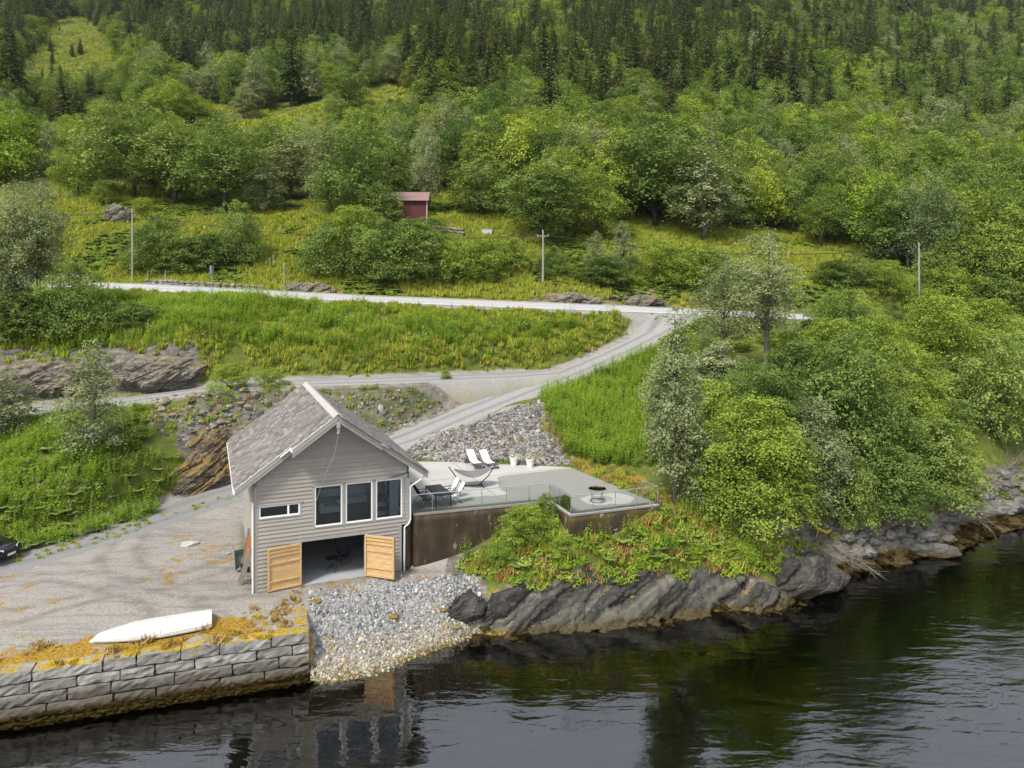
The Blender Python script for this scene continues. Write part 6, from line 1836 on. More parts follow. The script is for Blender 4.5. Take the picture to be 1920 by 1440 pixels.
PRO = {
 'round': [tree_proto(11, 10, 8.5, 1.6, 'round', 24, 15000, .25), tree_proto(12, 11, 8, 2.0, 'round', 30, 15000, .25, .08), tree_proto(13, 9, 8.5, 1.4, 'round', 20, 15000, .25, 0, mat='lime'), tree_proto(14, 12, 8, 2.6, 'round', 34, 15000, .25, .12), tree_proto(15, 11, 7, 2.0, 'cone', 30, 14000, .25, .1), tree_proto(16, 10, 9.5, 2.2, 'round', 16, 15000, .25, .05)],
 'birch': [tree_proto(21, 11, 5.2, 1.9, 'round', 34, 13000, .22, .08, mat='birch', droop=.5), tree_proto(22, 12, 6, 2.4, 'round', 40, 14000, .22, .12, mat='birch', droop=.6), tree_proto(23, 11, 5.6, 1.5, 'cone', 36, 13000, .22, .1, mat='birch', droop=.5)],
 'bush': [tree_proto(31, 5, 6, 0.15, 'bush', 30, 21000, .16, 0, stems=4), tree_proto(32, 6, 5.6, 0.15, 'bush', 34, 21000, .16, 0, mat='lime', stems=4), tree_proto(33, 5.5, 5.5, 0.15, 'bush', 26, 21000, .16, .05, stems=5), tree_proto(34, 4.0, 4.6, 0.1, 'bush', 24, 9000, .17, 0.05, mat='lime', stems=4)],
 'spruce': [spruce_proto(41, 18, 8.4, 1.1), spruce_proto(42, 20, 7.4, 1.1), spruce_proto(43, 15, 7.2, 1.1), spruce_proto(44, 22, 8.6, 0.95, .1), spruce_proto(45, 17, 6.4, 0.8, .16)],
}
def place_tree(kind, var, x, y, H, W=None, label='', group=None, cat='tree', rz=None, color=None, name=None, dz=0.0):
    tm, cm, h0 = PRO[kind][var % len(PRO[kind])]
    c = empty(name or {'round': 'broadleaf_tree', 'birch': 'birch_tree', 'bush': 'shrub', 'spruce': 'spruce_tree', 'hero': 'birch_tree'}[kind], (x, y, land1(x, y)-0.05+dz), random.uniform(0, 6.28) if rz is None else rz)
    s = H/h0; w0 = W
    sx = s if W is None else W/PROW[cm.name]
    c.scale = (sx, sx, s)
    for nm, me in (('trunk', tm), ('crown', cm)):
        o = bpy.data.objects.new(nm, me); COL.objects.link(o); o.parent = c
        if nm == 'crown' and color: o.color = color
    tag(c, label, cat, group)
    return c
PROW = {}
for k, L in PRO.items():
    for tm, cm, h in L:
        co = np.empty(len(cm.vertices)*3, np.float32); cm.vertices.foreach_get('co', co); co = co.reshape(-1, 3)
        PROW[cm.name] = float((np.percentile(co[:, 0], 98)-np.percentile(co[:, 0], 2)))*1.03
# ------------------------------------------------------------------ scattering (uncountable cover)
def proto_obj(name, me):
    return bpy.data.objects.new(name, me)
def scatter(name, P, scale, vid, protos, label, rot=None, parent=None, zs=None):
    """one object carrying a cloud of points on which small plants or stones are instanced"""
    n = len(P)
    me = bpy.data.meshes.new(name); me.vertices.add(n); me.vertices.foreach_set('co', np.asarray(P, np.float32).ravel())
    rot = np.column_stack([RNG.normal(0, .08, n), RNG.normal(0, .08, n), RNG.random(n)*6.283]) if rot is None else rot
    sc = np.column_stack([scale, scale, scale*(zs if zs is not None else 1)])
    for nm, typ, arr in (('rot', 'FLOAT_VECTOR', rot), ('scl', 'FLOAT_VECTOR', sc)):
        a = me.attributes.new(nm, typ, 'POINT'); a.data.foreach_set('vector', np.asarray(arr, np.float32).ravel())
    a = me.attributes.new('vid', 'INT', 'POINT'); a.data.foreach_set('value', np.asarray(vid, np.int32))
    o = link(name, me, None, parent)
    ng = bpy.data.node_groups.new(name+'_scatter', 'GeometryNodeTree')
    ng.interface.new_socket('Geometry', in_out='INPUT', socket_type='NodeSocketGeometry'); ng.interface.new_socket('Geometry', in_out='OUTPUT', socket_type='NodeSocketGeometry')
    N = ng.nodes; gi = N.new('NodeGroupInput'); go = N.new('NodeGroupOutput'); jn = N.new('GeometryNodeJoinGeometry')
    def na(nm, typ):
        q = N.new('GeometryNodeInputNamedAttribute'); q.data_type = typ; q.inputs['Name'].default_value = nm
        return next(s for s in q.outputs if s.name == 'Attribute' and s.enabled)
    rt, sl2, vi = na('rot', 'FLOAT_VECTOR'), na('scl', 'FLOAT_VECTOR'), na('vid', 'INT')
    e2r = N.new('FunctionNodeEulerToRotation'); ng.links.new(rt, e2r.inputs[0])
    for k, pr in enumerate(protos):
        cp = N.new('FunctionNodeCompare'); cp.data_type = 'INT'; cp.operation = 'EQUAL'
        ins = [s for s in cp.inputs if s.enabled]
        ng.links.new(vi, ins[0]); ins[1].default_value = k
        oi = N.new('GeometryNodeObjectInfo'); oi.inputs['Object'].default_value = pr; oi.inputs['As Instance'].default_value = True
        ip = N.new('GeometryNodeInstanceOnPoints')
        ng.links.new(gi.outputs[0], ip.inputs['Points']); ng.links.new(cp.outputs[0], ip.inputs['Selection'])
        ng.links.new(oi.outputs['Geometry'], ip.inputs['Instance']); ng.links.new(e2r.outputs[0], ip.inputs['Rotation']); ng.links.new(sl2, ip.inputs['Scale'])
        ng.links.new(ip.outputs[0], jn.inputs[0])
    ng.links.new(jn.outputs[0], go.inputs[0])
    md = o.modifiers.new('scatter', 'NODES'); md.node_group = ng
    tag(o, label if parent is None else None, kind='stuff')
    return o
def stems_mesh(seed, n, H, spread, nleaf, leaf, mats, ratio=.26, flower=False):
    rng = np.random.default_rng(seed); Cs, Ns, Us, Ss, Ts = [], [], [], [], []
    FC = []
    for i in range(n):
        b = rng.normal(0, spread, 2); h = H*rng.uniform(.7, 1.15); ln = rng.normal(0, .08, 2)
        for k in range(nleaf):
            u = 0.12+0.88*k/nleaf; a = k*2.4+rng.random(); l = leaf*(1.05-0.65*u)*rng.uniform(.8, 1.2)
            d = np.array([math.cos(a), math.sin(a), 0.55+0.5*u]); d /= np.linalg.norm(d)
            Cs.append(np.array([b[0]+ln[0]*u, b[1]+ln[1]*u, h*u])+d*l*.5); Us.append(d)
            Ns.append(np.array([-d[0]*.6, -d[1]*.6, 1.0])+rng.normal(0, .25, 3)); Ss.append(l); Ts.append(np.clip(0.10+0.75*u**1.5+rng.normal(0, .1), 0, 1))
        FC.append((b[0]+ln[0], b[1]+ln[1], h))
    C, N, U, S, T_ = map(np.array, (Cs, Ns, Us, Ss, Ts))
    parts = [(*cards(C, N, S, T_, rng, ratio, U), 0)]
    if flower:
        FC = np.array(FC); q = np.repeat(FC, 5, 0)+rng.normal(0, .03, (len(FC)*5, 3)); parts.append((*cards(q, rng.normal(size=(len(q), 3)), np.full(len(q), .06), rng.random(len(q)), rng), 1))
    return leaf_obj_mesh('plant', parts, mats)
def tuft_mesh(seed, n, H, spread, mat, w=.05, lean=.35):
    rng = np.random.default_rng(seed); a = rng.random(n)*6.283; b = rng.normal(0, spread, (n, 2)); h = H*rng.uniform(.5, 1.15, n)
    d = np.column_stack([np.cos(a)*lean*rng.random(n), np.sin(a)*lean*rng.random(n), np.ones(n)]); d /= np.linalg.norm(d, axis=1)[:, None]
    C = np.column_stack([b, np.zeros(n)])+d*h[:, None]*.45
    N = np.column_stack([rng.normal(size=n), rng.normal(size=n), np.full(n, .3)])
    return leaf_obj_mesh('tuft', [(*cards(C, N, h, np.clip(rng.normal(.5, .22, n), 0, 1), rng, w/H*2.2, d), 0)], [LM[mat]])
def fern_mesh(seed, nf, L, mat):
    rng = np.random.default_rng(seed); Cs, Ns, Us, Ss, Ts = [], [], [], [], []
    for i in range(nf):
        a = i*6.283/nf+rng.normal(0, .2); l = L*rng.uniform(.7, 1.1); d = np.array([math.cos(a), math.sin(a), 0]); s = np.array([-d[1], d[0], 0])
        for k in range(9):
            u = (k+1)/9; p = d*l*u*.62+np.array([0, 0, l*(1.15*u-0.70*u*u)+.05]); w = l*.30*math.sin(math.pi*(0.15+0.85*(1-u)))+.02
            for sg in (-1, 1):
                Cs.append(p+s*sg*w*.5); Us.append(s*sg+d*.45); Ns.append(np.array([0, 0, 1])+d*(u-.4)+rng.normal(0, .12, 3)); Ss.append(w*1.15); Ts.append(np.clip(.35+.35*u+rng.normal(0, .12), 0, 1))
    C, N, U, S, T_ = map(np.array, (Cs, Ns, Us, Ss, Ts))
    return leaf_obj_mesh('fern', [(*cards(C, N, S, T_, rng, .42, U), 0)], [LM[mat]])
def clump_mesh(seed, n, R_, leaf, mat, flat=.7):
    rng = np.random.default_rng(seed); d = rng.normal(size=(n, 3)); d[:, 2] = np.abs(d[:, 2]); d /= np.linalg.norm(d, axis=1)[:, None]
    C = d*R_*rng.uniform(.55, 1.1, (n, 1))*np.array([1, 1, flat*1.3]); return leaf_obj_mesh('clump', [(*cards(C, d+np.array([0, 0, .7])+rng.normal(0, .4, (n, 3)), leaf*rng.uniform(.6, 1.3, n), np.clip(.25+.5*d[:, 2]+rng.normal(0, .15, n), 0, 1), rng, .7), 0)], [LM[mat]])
PF = [proto_obj('fireweed', stems_mesh(s, 7, h, .22, 15, .26, [LM[m]])) for s, m, h in ((1, 'fireweed', 1.05), (2, 'fireweed', 1.25), (3, 'lime', .85))]
PFL = [proto_obj('flowering_weed', stems_mesh(5, 5, 1.0, .2, 12, .2, [LM['fern'], LM['flower']], flower=True))]
PG = [proto_obj('grass', tuft_mesh(s, 34, .55, .16, 'grass', .045)) for s in (1, 2)]
PS = [proto_obj('straw', tuft_mesh(s, 30, .5, .14, 'straw', .035, .6)) for s in (3, 4)]
PE = [proto_obj('fern', fern_mesh(s, 11, .62, 'alder')) for s in (1, 2)]
PC = [proto_obj('herb', clump_mesh(s, 90, .42, .15, m)) for s, m in ((1, 'fern'), (2, 'lime'), (3, 'fireweed'))]
PM = [proto_obj('moss', clump_mesh(s, 60, .16, .07, 'moss', .35)) for s in (1, 2)]
PW = [proto_obj('seaweed', clump_mesh(s, 70, .28, .16, 'weed', .35)) for s in (5, 6)]
def rnd_in(x0, x1, y0, y1, dens):
    n = int((x1-x0)*(y1-y0)*dens); return RNG.uniform(x0, x1, n), RNG.uniform(y0, y1, n)
def with_z(x, y, dz=0): return np.column_stack([x, y, land(x, y)+dz])
def proj(P): return 960+FPX*P[:, 0]/P[:, 1], HOR+FPX*(CAM_Z-P[:, 2])/P[:, 1]

# meadow between road and track
x, y = rnd_in(-62, 20, 58, 82, 9.0)
sr, _ = pline(x, y, ROAD); st, _ = pline(x, y, TRACK); sdv, _ = pline(x, y, DRIVE)
k = (sr < -1.0) & (st > 2.5) & ((sdv > 2.6) | (x < -4)) & (np.abs(x-3) > -1)
k &= ~((x > -1) & (sdv < 2.6))
x, y = x[k], y[k]; P = with_z(x, y, -.03); px, py = proj(P)
rockL = (px < 370) & (py > 655)
edge = (pline(x, y, TRACK)[0] < 3.4+fbm(x*.5, y*.5)*1.4) | (pline(x, y, ROAD)[0] > -2.2) | ((pline(x, y, DRIVE)[0] < 4.2) & (x > -2))
tall = fbm(x*.22, y*.22, oct=3)
grassy = (edge & (RNG.random(len(x)) < .8)) | ((x > 0) & (tall > 0.2) & (RNG.random(len(x)) < .7)) | ((tall > .6) & (RNG.random(len(x)) < .6))
k = ~rockL | (RNG.random(len(x)) < .2)
P, grassy, x, y, tall, edge = P[k], grassy[k], x[k], y[k], tall[k], edge[k]
fw = ~grassy & (RNG.random(len(P)) < .85)
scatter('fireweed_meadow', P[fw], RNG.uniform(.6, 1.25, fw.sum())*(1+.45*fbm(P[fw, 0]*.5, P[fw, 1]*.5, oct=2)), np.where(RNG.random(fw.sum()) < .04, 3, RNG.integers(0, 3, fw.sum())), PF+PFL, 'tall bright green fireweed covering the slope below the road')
gm = ~fw
xx, yy = P[gm, 0], P[gm, 1]; P2 = np.concatenate([P[gm]]+[with_z(xx+RNG.normal(0, .25, len(xx)), yy+RNG.normal(0, .25, len(xx)), -.02) for _ in range(1)])
scatter('verge_grass', P2, RNG.uniform(.6, 1.2, len(P2)), np.where(RNG.random(len(P2)) < .94, RNG.integers(0, 2, len(P2)), 2+RNG.integers(0, 2, len(P2))), PG+PS, 'yellow green grass along the edges of the meadow and track')
# meadow right of the driveway
x, y = rnd_in(2, 20, 44, 80, 6.5)
sdv, _ = pline(x, y, DRIVE); P = with_z(x, y, -.03); px, py = proj(P)
k = (sdv < -2.3) & inpoly(px, py, [(1030, 775), (1015, 735), (1060, 705), (1150, 665), (1240, 625), (1330, 600), (1480, 640), (1330, 760), (1250, 880), (1160, 878), (1070, 862), (1050, 830)])
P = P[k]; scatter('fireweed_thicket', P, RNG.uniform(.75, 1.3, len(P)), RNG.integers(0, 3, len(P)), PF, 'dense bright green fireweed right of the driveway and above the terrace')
# left bank
x, y = rnd_in(-48, -18, 36, 60, 8.5)
P = with_z(x, y, -.03); px, py = proj(P); st, _ = pline(x, y, TRACK)
k = (st < -2.2) & inpoly(px, py, [(-250, 1080), (0, 1045), (150, 1010), (300, 962), (322, 925), (350, 870), (330, 850), (290, 845), (270, 760), (-250, 800)])
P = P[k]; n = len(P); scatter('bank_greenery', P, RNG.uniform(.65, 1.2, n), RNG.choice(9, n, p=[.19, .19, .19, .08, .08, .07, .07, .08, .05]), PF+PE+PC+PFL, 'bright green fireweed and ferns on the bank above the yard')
# bank behind the house, around the rubble, beside the terrace
def patch(name, poly_px, xr, yr, dens, protos, prob, label, lo=.5, hi=1.1, cond=None, dz=-.02):
    x, y = rnd_in(*xr, *yr, dens); P = with_z(x, y, dz); px, py = proj(P)
    k = inpoly(px, py, poly_px)
    if cond is not None: k &= cond(P[:, 0], P[:, 1])
    k &= ~inpoly(P[:, 0], P[:, 1], TERRACE) & ~inpoly(P[:, 0], P[:, 1], HOUSE)
    P = P[k]; n = len(P)
    return scatter(name, P, RNG.uniform(lo, hi, n), RNG.choice(len(protos), n, p=prob), protos, label)
offroad = lambda x, y: (np.abs(pline(x, y, DRIVE)[0]) > 2.2) & (np.abs(pline(x, y, TRACK)[0]) > 2.2)
patch('bank_weeds', [(300, 745), (480, 722), (660, 715), (900, 712), (905, 730), (760, 790), (700, 800), (640, 760), (480, 800), (400, 830), (270, 800)], (-32, 2), (54, 68), 4.0, PC+PG+PS+PE, [.16, .1, .1, .14, .14, .13, .13, .05, .05], 'patchy weeds on the stony bank behind the boathouse', .4, .95, offroad)
patch('terrace_edge_grass', [(1030, 760), (1060, 830), (1080, 870), (1160, 880), (1240, 900), (1250, 950), (1140, 905), (1070, 876), (1035, 850), (1010, 800)], (0, 12), (41, 60), 5, PG+PS+PC, [.2, .2, .22, .22, .06, .05, .05], 'yellowish grass strip along the back edge of the terrace', .35, .8)
patch('mound_plants', [(850, 1075), (880, 1045), (900, 1035), (960, 985), (1010, 945), (1050, 985), (1085, 1020), (1160, 1000), (1240, 962), (1300, 950), (1400, 1000), (1500, 1030), (1480, 1080), (1420, 1080), (1290, 1090), (1100, 1100), (1000, 1110), (930, 1090)], (-4, 19), (37, 45), 20, PC+PF+PFL+PS+PG+PE, [.17, .19, .09, .03, .03, .03, .05, .13, .12, .06, .05, .025, .025], 'leafy weeds and dry grass on the rocky mound below the terrace', .5, 1.15)
patch('shore_bank_growth', [(1240, 960), (1330, 930), (1500, 930), (1620, 960), (1700, 950), (1800, 930), (1920, 880), (2000, 900), (1900, 930), (1700, 985), (1560, 1020), (1430, 1075), (1330, 1060)], (8, 50), (40, 66), 4, PC+PS+PG+PE, [.25, .15, .1, .12, .13, .08, .07, .05, .05], 'undergrowth on the bank under the shore bushes', .5, 1.0)
patch('yard_edge_weeds', [(0, 1050), (150, 1015), (300, 968), (440, 925), (445, 935), (300, 985), (150, 1030), (0, 1070)], (-32, -18), (40, 56), 4, PG+PS+PC, [.3, .3, .1, .1, .07, .07, .06], 'short grass along the foot of the bank', .25, .6)
# moss on the quay top
x, y = rnd_in(-34, -8, 24, 38, 24); qq = (x-QC.x)*QN.x+(y-QC.y)*QN.y; qa = (x-QC.x)*QD.x+(y-QC.y)*QD.y
k = (qq > .05) & (qa > .1) & (qq < 1.7+2.2*smooth(8.0, 0.0, qa)+fbm(x*.7, y*.7)*1.1) & (fbm(x*1.1+5, y*1.1, oct=3) > -.12)
x, y, qq = x[k], y[k], qq[k]; z = np.where(qq < .78, 2.12, land(x, y)); n = len(x)
scatter('quay_moss', np.column_stack([x, y, z-.03]), RNG.uniform(.35, 1.1, n), np.where(RNG.random(n) < .88, RNG.integers(0, 2, n), 2), PM+[PS[0]], 'orange and yellow moss cushions on top of the quay', zs=RNG.uniform(.5, 1.0, n))
# stones: beach, rubble slope, sea bed
def stone_mat(name, stops):
    t = NT(name); r_ = t.n('ShaderNodeObjectInfo').outputs['Random']; p = t.pos()
    c = t.ramp(r_, stops); c = t.mix(t.maprange(t.noise(p, 12, 4), .4, .7, 0, .35), c, (0.12, .115, .11, 1))
    z = t.n('ShaderNodeSeparateXYZ'); t.l(p, z.inputs[0])
    zz = t.math('ADD', z.outputs[2], t.math('MULTIPLY', t.math('SUBTRACT', t.noise(p, .9, 4), .5), 1.0))
    c = t.mix(t.maprange(zz, .35, 1.15, .8, 0), c, t.mix(.5, c, t.ramp(r_, [(0, (.22, .15, .05)), (.5, (.38, .30, .14)), (1, (.56, .50, .34))])))
    c = t.mix(t.maprange(zz, -.15, .25, .85, 0), c, t.ramp(r_, [(0, (.03, .02, .004)), (.5, (.15, .105, .02)), (1, (.38, .29, .08))]))
    t.bsdf(c, .75, 0, None, .4); return t.m
M['beach_stone'] = stone_mat('beach_stone', [(0, (.08, .086, .095)), (.35, (.20, .206, .212)), (.7, (.32, .323, .323)), (1, (.50, .497, .48))])
t = NT('rubble_stone'); r_ = t.n('ShaderNodeObjectInfo').outputs['Random']
c = t.ramp(r_, [(0, (.045, .042, .04)), (.4, (.115, .108, .10)), (.8, (.21, .20, .19)), (1, (.38, .365, .35))]); c = t.mix(t.maprange(t.noise(t.pos(), .9, 5), .55, .68, 0, .5), c, (.30, .24, .06, 1)); t.bsdf(c, .85); M['rubble'] = t.m
def stone_protos(mat): 
    L = []
    for i in range(5):
        me = rock_mesh('pebble', 1 if i else 2, 1.0, .75, .55, 50+i, .3); me.materials.append(M[mat]); L.append(proto_obj('pebble', me))
    return L
PB_, PR_ = stone_protos('beach_stone'), stone_protos('rubble')
x, y = rnd_in(-13, 3, 27, 39.2, 260); sd, sl = shore_sd(x, y)
k = ((sd > -3.0) & (sl < 1.5) & (pline(x, y, SHORE[3:8])[0] > -3.2) & ((x-QC.x)*.955+(y-QC.y)*.297 > .06) & ((x-HA.x)*HV.x+(y-HA.y)*HV.y < -.55)) & (x < -1.5+.35*(38-y))
k &= RNG.random(len(x)) < np.where(sd < 0, .45, 1.0)
k &= ~(((x-HA.x)*HV.x+(y-HA.y)*HV.y > -1.3) & (RNG.random(len(x)) < .8))
P = with_z(x[k], y[k], 0); n = len(P)
scatter('beach_stones', P, np.clip(RNG.lognormal(-2.82, .42, n), .03, .2), RNG.integers(0, 5, n), PB_, 'pale broken stones forming the small beach below the garage', rot=RNG.uniform(0, 6.28, (n, 3)))
x, y = rnd_in(-9.5, 6, 49.5, 63, 85); P = with_z(x, y, 0); px, py = proj(P)
k = inpoly(px, py, [(765, 862), (760, 850), (800, 815), (870, 800), (960, 765), (1010, 752), (1035, 790), (1055, 850), (1075, 874), (1000, 872), (850, 866)]) & ~inpoly(x, y, TERRACE)
P = P[k]; n = len(P)
scatter('rubble_stones', P, np.clip(RNG.lognormal(-2.5, .48, n), .04, .34), RNG.integers(0, 5, n), PR_, 'grey blasted rubble covering the slope between driveway and terrace', rot=RNG.uniform(0, 6.28, (n, 3)))
x, y = rnd_in(-30, 0, 54, 67, 14); P = with_z(x, y, 0); px, py = proj(P)
k = inpoly(px, py, [(270, 770), (440, 750), (480, 740), (640, 738), (900, 716), (960, 712), (900, 740), (740, 812), (690, 812), (640, 770), (480, 790), (400, 835), (290, 835)]) & offroad(x, y)
P = P[k]; n = len(P)
scatter('bank_rubble', P, np.clip(RNG.lognormal(-1.95, .5, n), .06, .5), RNG.integers(0, 5, n), PR_, 'stones and blasted rubble on the bank behind the boathouse', rot=RNG.uniform(0, 6.28, (n, 3)))
# seaweed along the tide line of the right shore
x, y = rnd_in(-2, 45, 36, 60, 14); sd, sl = shore_sd(x, y); P = with_z(x, y, 0)
k = (P[:, 2] > np.where(x > 14, -.9, -.4)) & (P[:, 2] < np.where(x > 14, .62, .4)) & (sd < 4) & (sd > -4.5) & (fbm(x*.6, y*.6) > np.where(x > 14, -.3, .0)); k &= (x > 12) | (RNG.random(len(x)) < .8)
P = P[k]; n = len(P); P[:, 2] = np.maximum(P[:, 2], -.07)
scatter('seaweed', P, RNG.uniform(.5, 1.3, n), RNG.integers(0, 2, n), PW, 'brown seaweed mats along the tide line of the rocky shore', zs=RNG.uniform(.35, .7, n))
# quay foot weed
qa_ = RNG.uniform(0, 26, 1500); zq = RNG.uniform(-.15, .42, 1500)
P = np.column_stack([QC.x+QD.x*qa_-QN.x*(.2-.0*zq+.1*(zq < .2)), QC.y+QD.y*qa_-QN.y*(.2+.1*(zq < .2)), zq]); n = len(P)
scatter('quay_seaweed', P, RNG.uniform(.3, .6, n), RNG.integers(0, 2, n), PW, 'brown bladder wrack hanging on the lowest quay blocks', zs=RNG.uniform(.4, .7, n))
# planter flowers
for c in PLANTERS:
    m = clump_mesh(9, 120, .27, .1, 'fern', .6); o = link('plant', m, None, c); o.location = (0, 0, .52)
    rng = np.random.default_rng(4); d_ = rng.normal(size=(26, 3)); d_[:, 2] = np.abs(d_[:, 2])+.4; d_ /= np.linalg.norm(d_, axis=1)[:, None]
    fm = leaf_obj_mesh('flowers', [(*cards(d_*.28*np.array([1, 1, .8]), d_, np.full(26, .1), np.ones(26), rng, .9), 0)], [LM['flower']]); o = link('flowers', fm, None, c); o.location = (0, 0, .54)

# hillside grass above the road
CLEAR = [[(60, 560), (60, 375), (120, 345), (330, 355), (480, 402), (600, 415), (700, 425), (690, 440), (560, 455), (560, 500), (640, 560)],
         [(795, 398), (960, 402), (1010, 440), (1180, 480), (1310, 530), (1310, 590), (1020, 580), (820, 560), (780, 480)],
         [(1290, 480), (1330, 442), (1420, 440), (1560, 470), (1700, 512), (1720, 600), (1290, 590)],
         [(75, 213), (200, 188), (420, 200), (480, 212), (640, 190), (700, 168), (785, 158), (760, 185), (640, 222), (560, 242), (480, 258), (420, 232), (240, 220), (120, 222)],
         [(-100, 318), (-100, 288), (112, 288), (125, 320)], [(800, 340), (870, 375), (870, 400), (790, 400)]]
PASTURE = [(15, 165), (40, 110), (90, 45), (150, 25), (195, 60), (232, 105), (228, 150), (150, 178), (90, 190), (20, 185)]
def in_clear(px, py):
    r = np.zeros(px.shape, bool)
    for c in CLEAR+[PASTURE]: r |= inpoly(px, py, c)
    return r
x, y = rnd_in(-75, 75, 84, 122, 4.5)
sr, _ = pline(x, y, ROAD); k = sr > ROAD_W+1.6; x, y = x[k], y[k]
P = with_z(x, y, -.03); n = len(P); bz = fbm(x*.13+3, y*.13, oct=3)
vid = np.where(bz > .28, np.where(RNG.random(n) < .45, 4+RNG.integers(0, 2, n), 6+RNG.integers(0, 3, n)), np.where(RNG.random(n) < .96, RNG.integers(0, 2, n), 2+RNG.integers(0, 2, n)))
scatter('hillside_grass', P, RNG.uniform(.7, 1.4, n), vid, PG+PS+PE+PC, 'rough grass and bracken on the open hillside above the road')
x, y = rnd_in(-420, 60, 122, 560, .5); P = with_z(x, y, -.03); px, py = proj(P); k = in_clear(px, py)
P = P[k]; n = len(P); scatter('far_meadow_grass', P, RNG.uniform(1.2, 2.4, n), RNG.integers(0, 2, n), PG, 'bright grass on the distant open knolls')

# ------------------------------------------------------------------ chosen trees and shrubs
PRO['hero'] = [tree_proto(51, 12.5, 5.6, 4.0, 'round', 64, 20000, .17, .17, mat='birch', droop=.4, top_r=.9), tree_proto(52, 10.5, 5.4, 2.8, 'round', 56, 14000, .16, .28, mat='birch', droop=.5, top_r=.9),
               tree_proto(53, 11.4, 4.2, 1.2, 'round', 70, 30000, .17, .03, mat='birch', droop=.3, top_r=.92), tree_proto(54, 8, 4.4, .6, 'round', 40, 24000, .17, .04, mat='birch', droop=.4, top_r=.9),
               tree_proto(55, 7.5, 6.2, .2, 'bush', 46, 36000, .155, 0, mat='lime', stems=4, top_r=.8), tree_proto(56, 6.5, 4.6, .4, 'cone', 34, 15000, .15, .05, mat='birch', droop=.3, top_r=.9)]
for tm, cm, h in PRO['hero']:
    co = np.empty(len(cm.vertices)*3, np.float32); cm.vertices.foreach_get('co', co); co = co.reshape(-1, 3)
    PROW[cm.name] = float((np.percentile(co[:, 0], 98)-np.percentile(co[:, 0], 2)))*1.03
used = []
def tr(kind, var, px, d, H, W, label, group=None, cat=None, color=None, name=None):
    x = (px-960)/FPX*d; used.append((x, d, W))
    return place_tree(kind, var, x, d, H, W, label, group, cat or ('shrub' if kind == 'bush' else 'tree'), color=color, name=name)
tr('hero', 0, 1436, 62, 13.2, 6.2, 'tall airy birch with bare lower trunk rising highest on the right')
tr('hero', 1, 1352, 64, 11.2, 5.0, 'thin sparse birch just left of the tallest birch')
tr('hero', 2, 1266, 43.6, 11.8, 3.3, 'slender grey green birch standing at the right end of the terrace')
tr('hero', 3, 1530, 47, 7.6, 3.9, 'pale grey green willow between the round shore bushes', name='willow_tree')
tr('hero', 4, 1408, 43.2, 7.2, 6.0, 'big round bright green bush on the shore right of the terrace birch', cat='shrub', name='round_shrub')
tr('hero', 5, 172, 50.5, 7.8, 4.4, 'young grey green birch growing on the fern bank above the yard')
tr('hero', 3, 1345, 58, 5.5, 4.5, 'low drooping grey birch below the thin sparse birch')
SH = [  # px, d, H, W, var, label
 (1340, 44.0, 4.2, 4.0, 0, 'dark green shrub between the terrace birch and the big round bush'), (1475, 45.5, 5.6, 4.4, 2, 'green shrub squeezed between the round bush and the pale willow'),
 (1600, 51, 8.2, 8.0, 0, 'largest dark green bush on the right shore bank'), (1660, 48.5, 5.4, 5.6, 2, 'dense green bush leaning out over the round boulders'),
 (1590, 47.2, 4.6, 4.2, 0, 'green bush above the dead branches of the rock point'), (1745, 52, 6.4, 6.2, 2, 'green bush with rounded crown above the driftwood'),
 (1700, 57, 6.6, 6.6, 1, 'yellow green bush behind the largest dark bush'), (1785, 55, 4.6, 4.6, 3, 'bright lime green bush at the right shore'),
 (1870, 61, 8.8, 8.2, 0, 'tall spreading tree-like bush near the right edge'), (1560, 60, 6.0, 6.4, 1, 'yellow green bush behind the pale willow'),
 (1640, 64, 6.2, 6.0, 1, 'yellow green bush below the guard rail'), (1585, 70, 7.0, 6.4, 0, 'dark round bush hiding the road right of the tall birch'),
 (1760, 69, 8.0, 8.0, 1, 'tall lime green bush right of the guard rail gap'), (1850, 73, 7.6, 7.6, 1, 'lime green bush behind the spreading one at the right edge'),
 (1915, 66, 7.0, 7.0, 2, 'green bush cut by the right edge of the picture'), (1490, 66, 3.4, 4.8, 1, 'low green bush right of the tall birch trunk'),
 (1500, 56, 5.2, 5.6, 2, 'dark shrub behind the pale willow on its left'), (1400, 53, 4.4, 5.2, 0, 'dark green shrub behind the big round bush'),
 (1440, 49, 4.8, 5.0, 2, 'shady shrub between the round bush and the tall birch'), (1380, 72, 1.8, 3.6, 1, 'low bright bush below the driveway junction'), (1440, 74, 1.7, 3.6, 3, 'low bright bush at the road edge behind the tall birch'), (1330, 66, 3.2, 4.0, 1, 'low lime bush left of the sparse birch')]
AREA = ['under the tall birch', 'behind the largest dark bush', 'near the guard rail', 'towards the right edge']
for px, d, H, W, v, lb in SH: tr('bush', v, px, d, H*.93, W*.86, lb, 'bushes on the right bank')
for i in range(900):         # the gaps on the bank are filled with smaller growth
    d = RNG.uniform(46, 86); px_ = RNG.uniform(1330, 2060); x = (px_-960)/FPX*d
    sd, _ = shore_sd(np.array([x]), np.array([d])); sr, _ = pline(np.array([x]), np.array([d]), ROAD); w = RNG.uniform(3.0, 5.2)
    if sd[0] < 3.2 or sr[0] > -3.2 or any((x-a)**2+(d-b)**2 < (0.44*(w+c))**2 for a, b, c in used) or (px_ < 1480 and d > 58) or (1410 < px_ < 1450 and d > 56): continue
    z_ = 'near the guard rail' if d > 72 else ('towards the right edge' if px_ > 1780 else ('behind the pale willow' if px_ < 1620 else 'behind the largest dark bush'))
    tr('bush', int(RNG.integers(0, 4)), px_, d, w*RNG.uniform(.75, 1.0), w, ('low' if w < 3.7 else ('middling' if w < 4.5 else 'broad'))+' leafy shrub on the right bank '+z_, 'undergrowth shrubs '+z_)
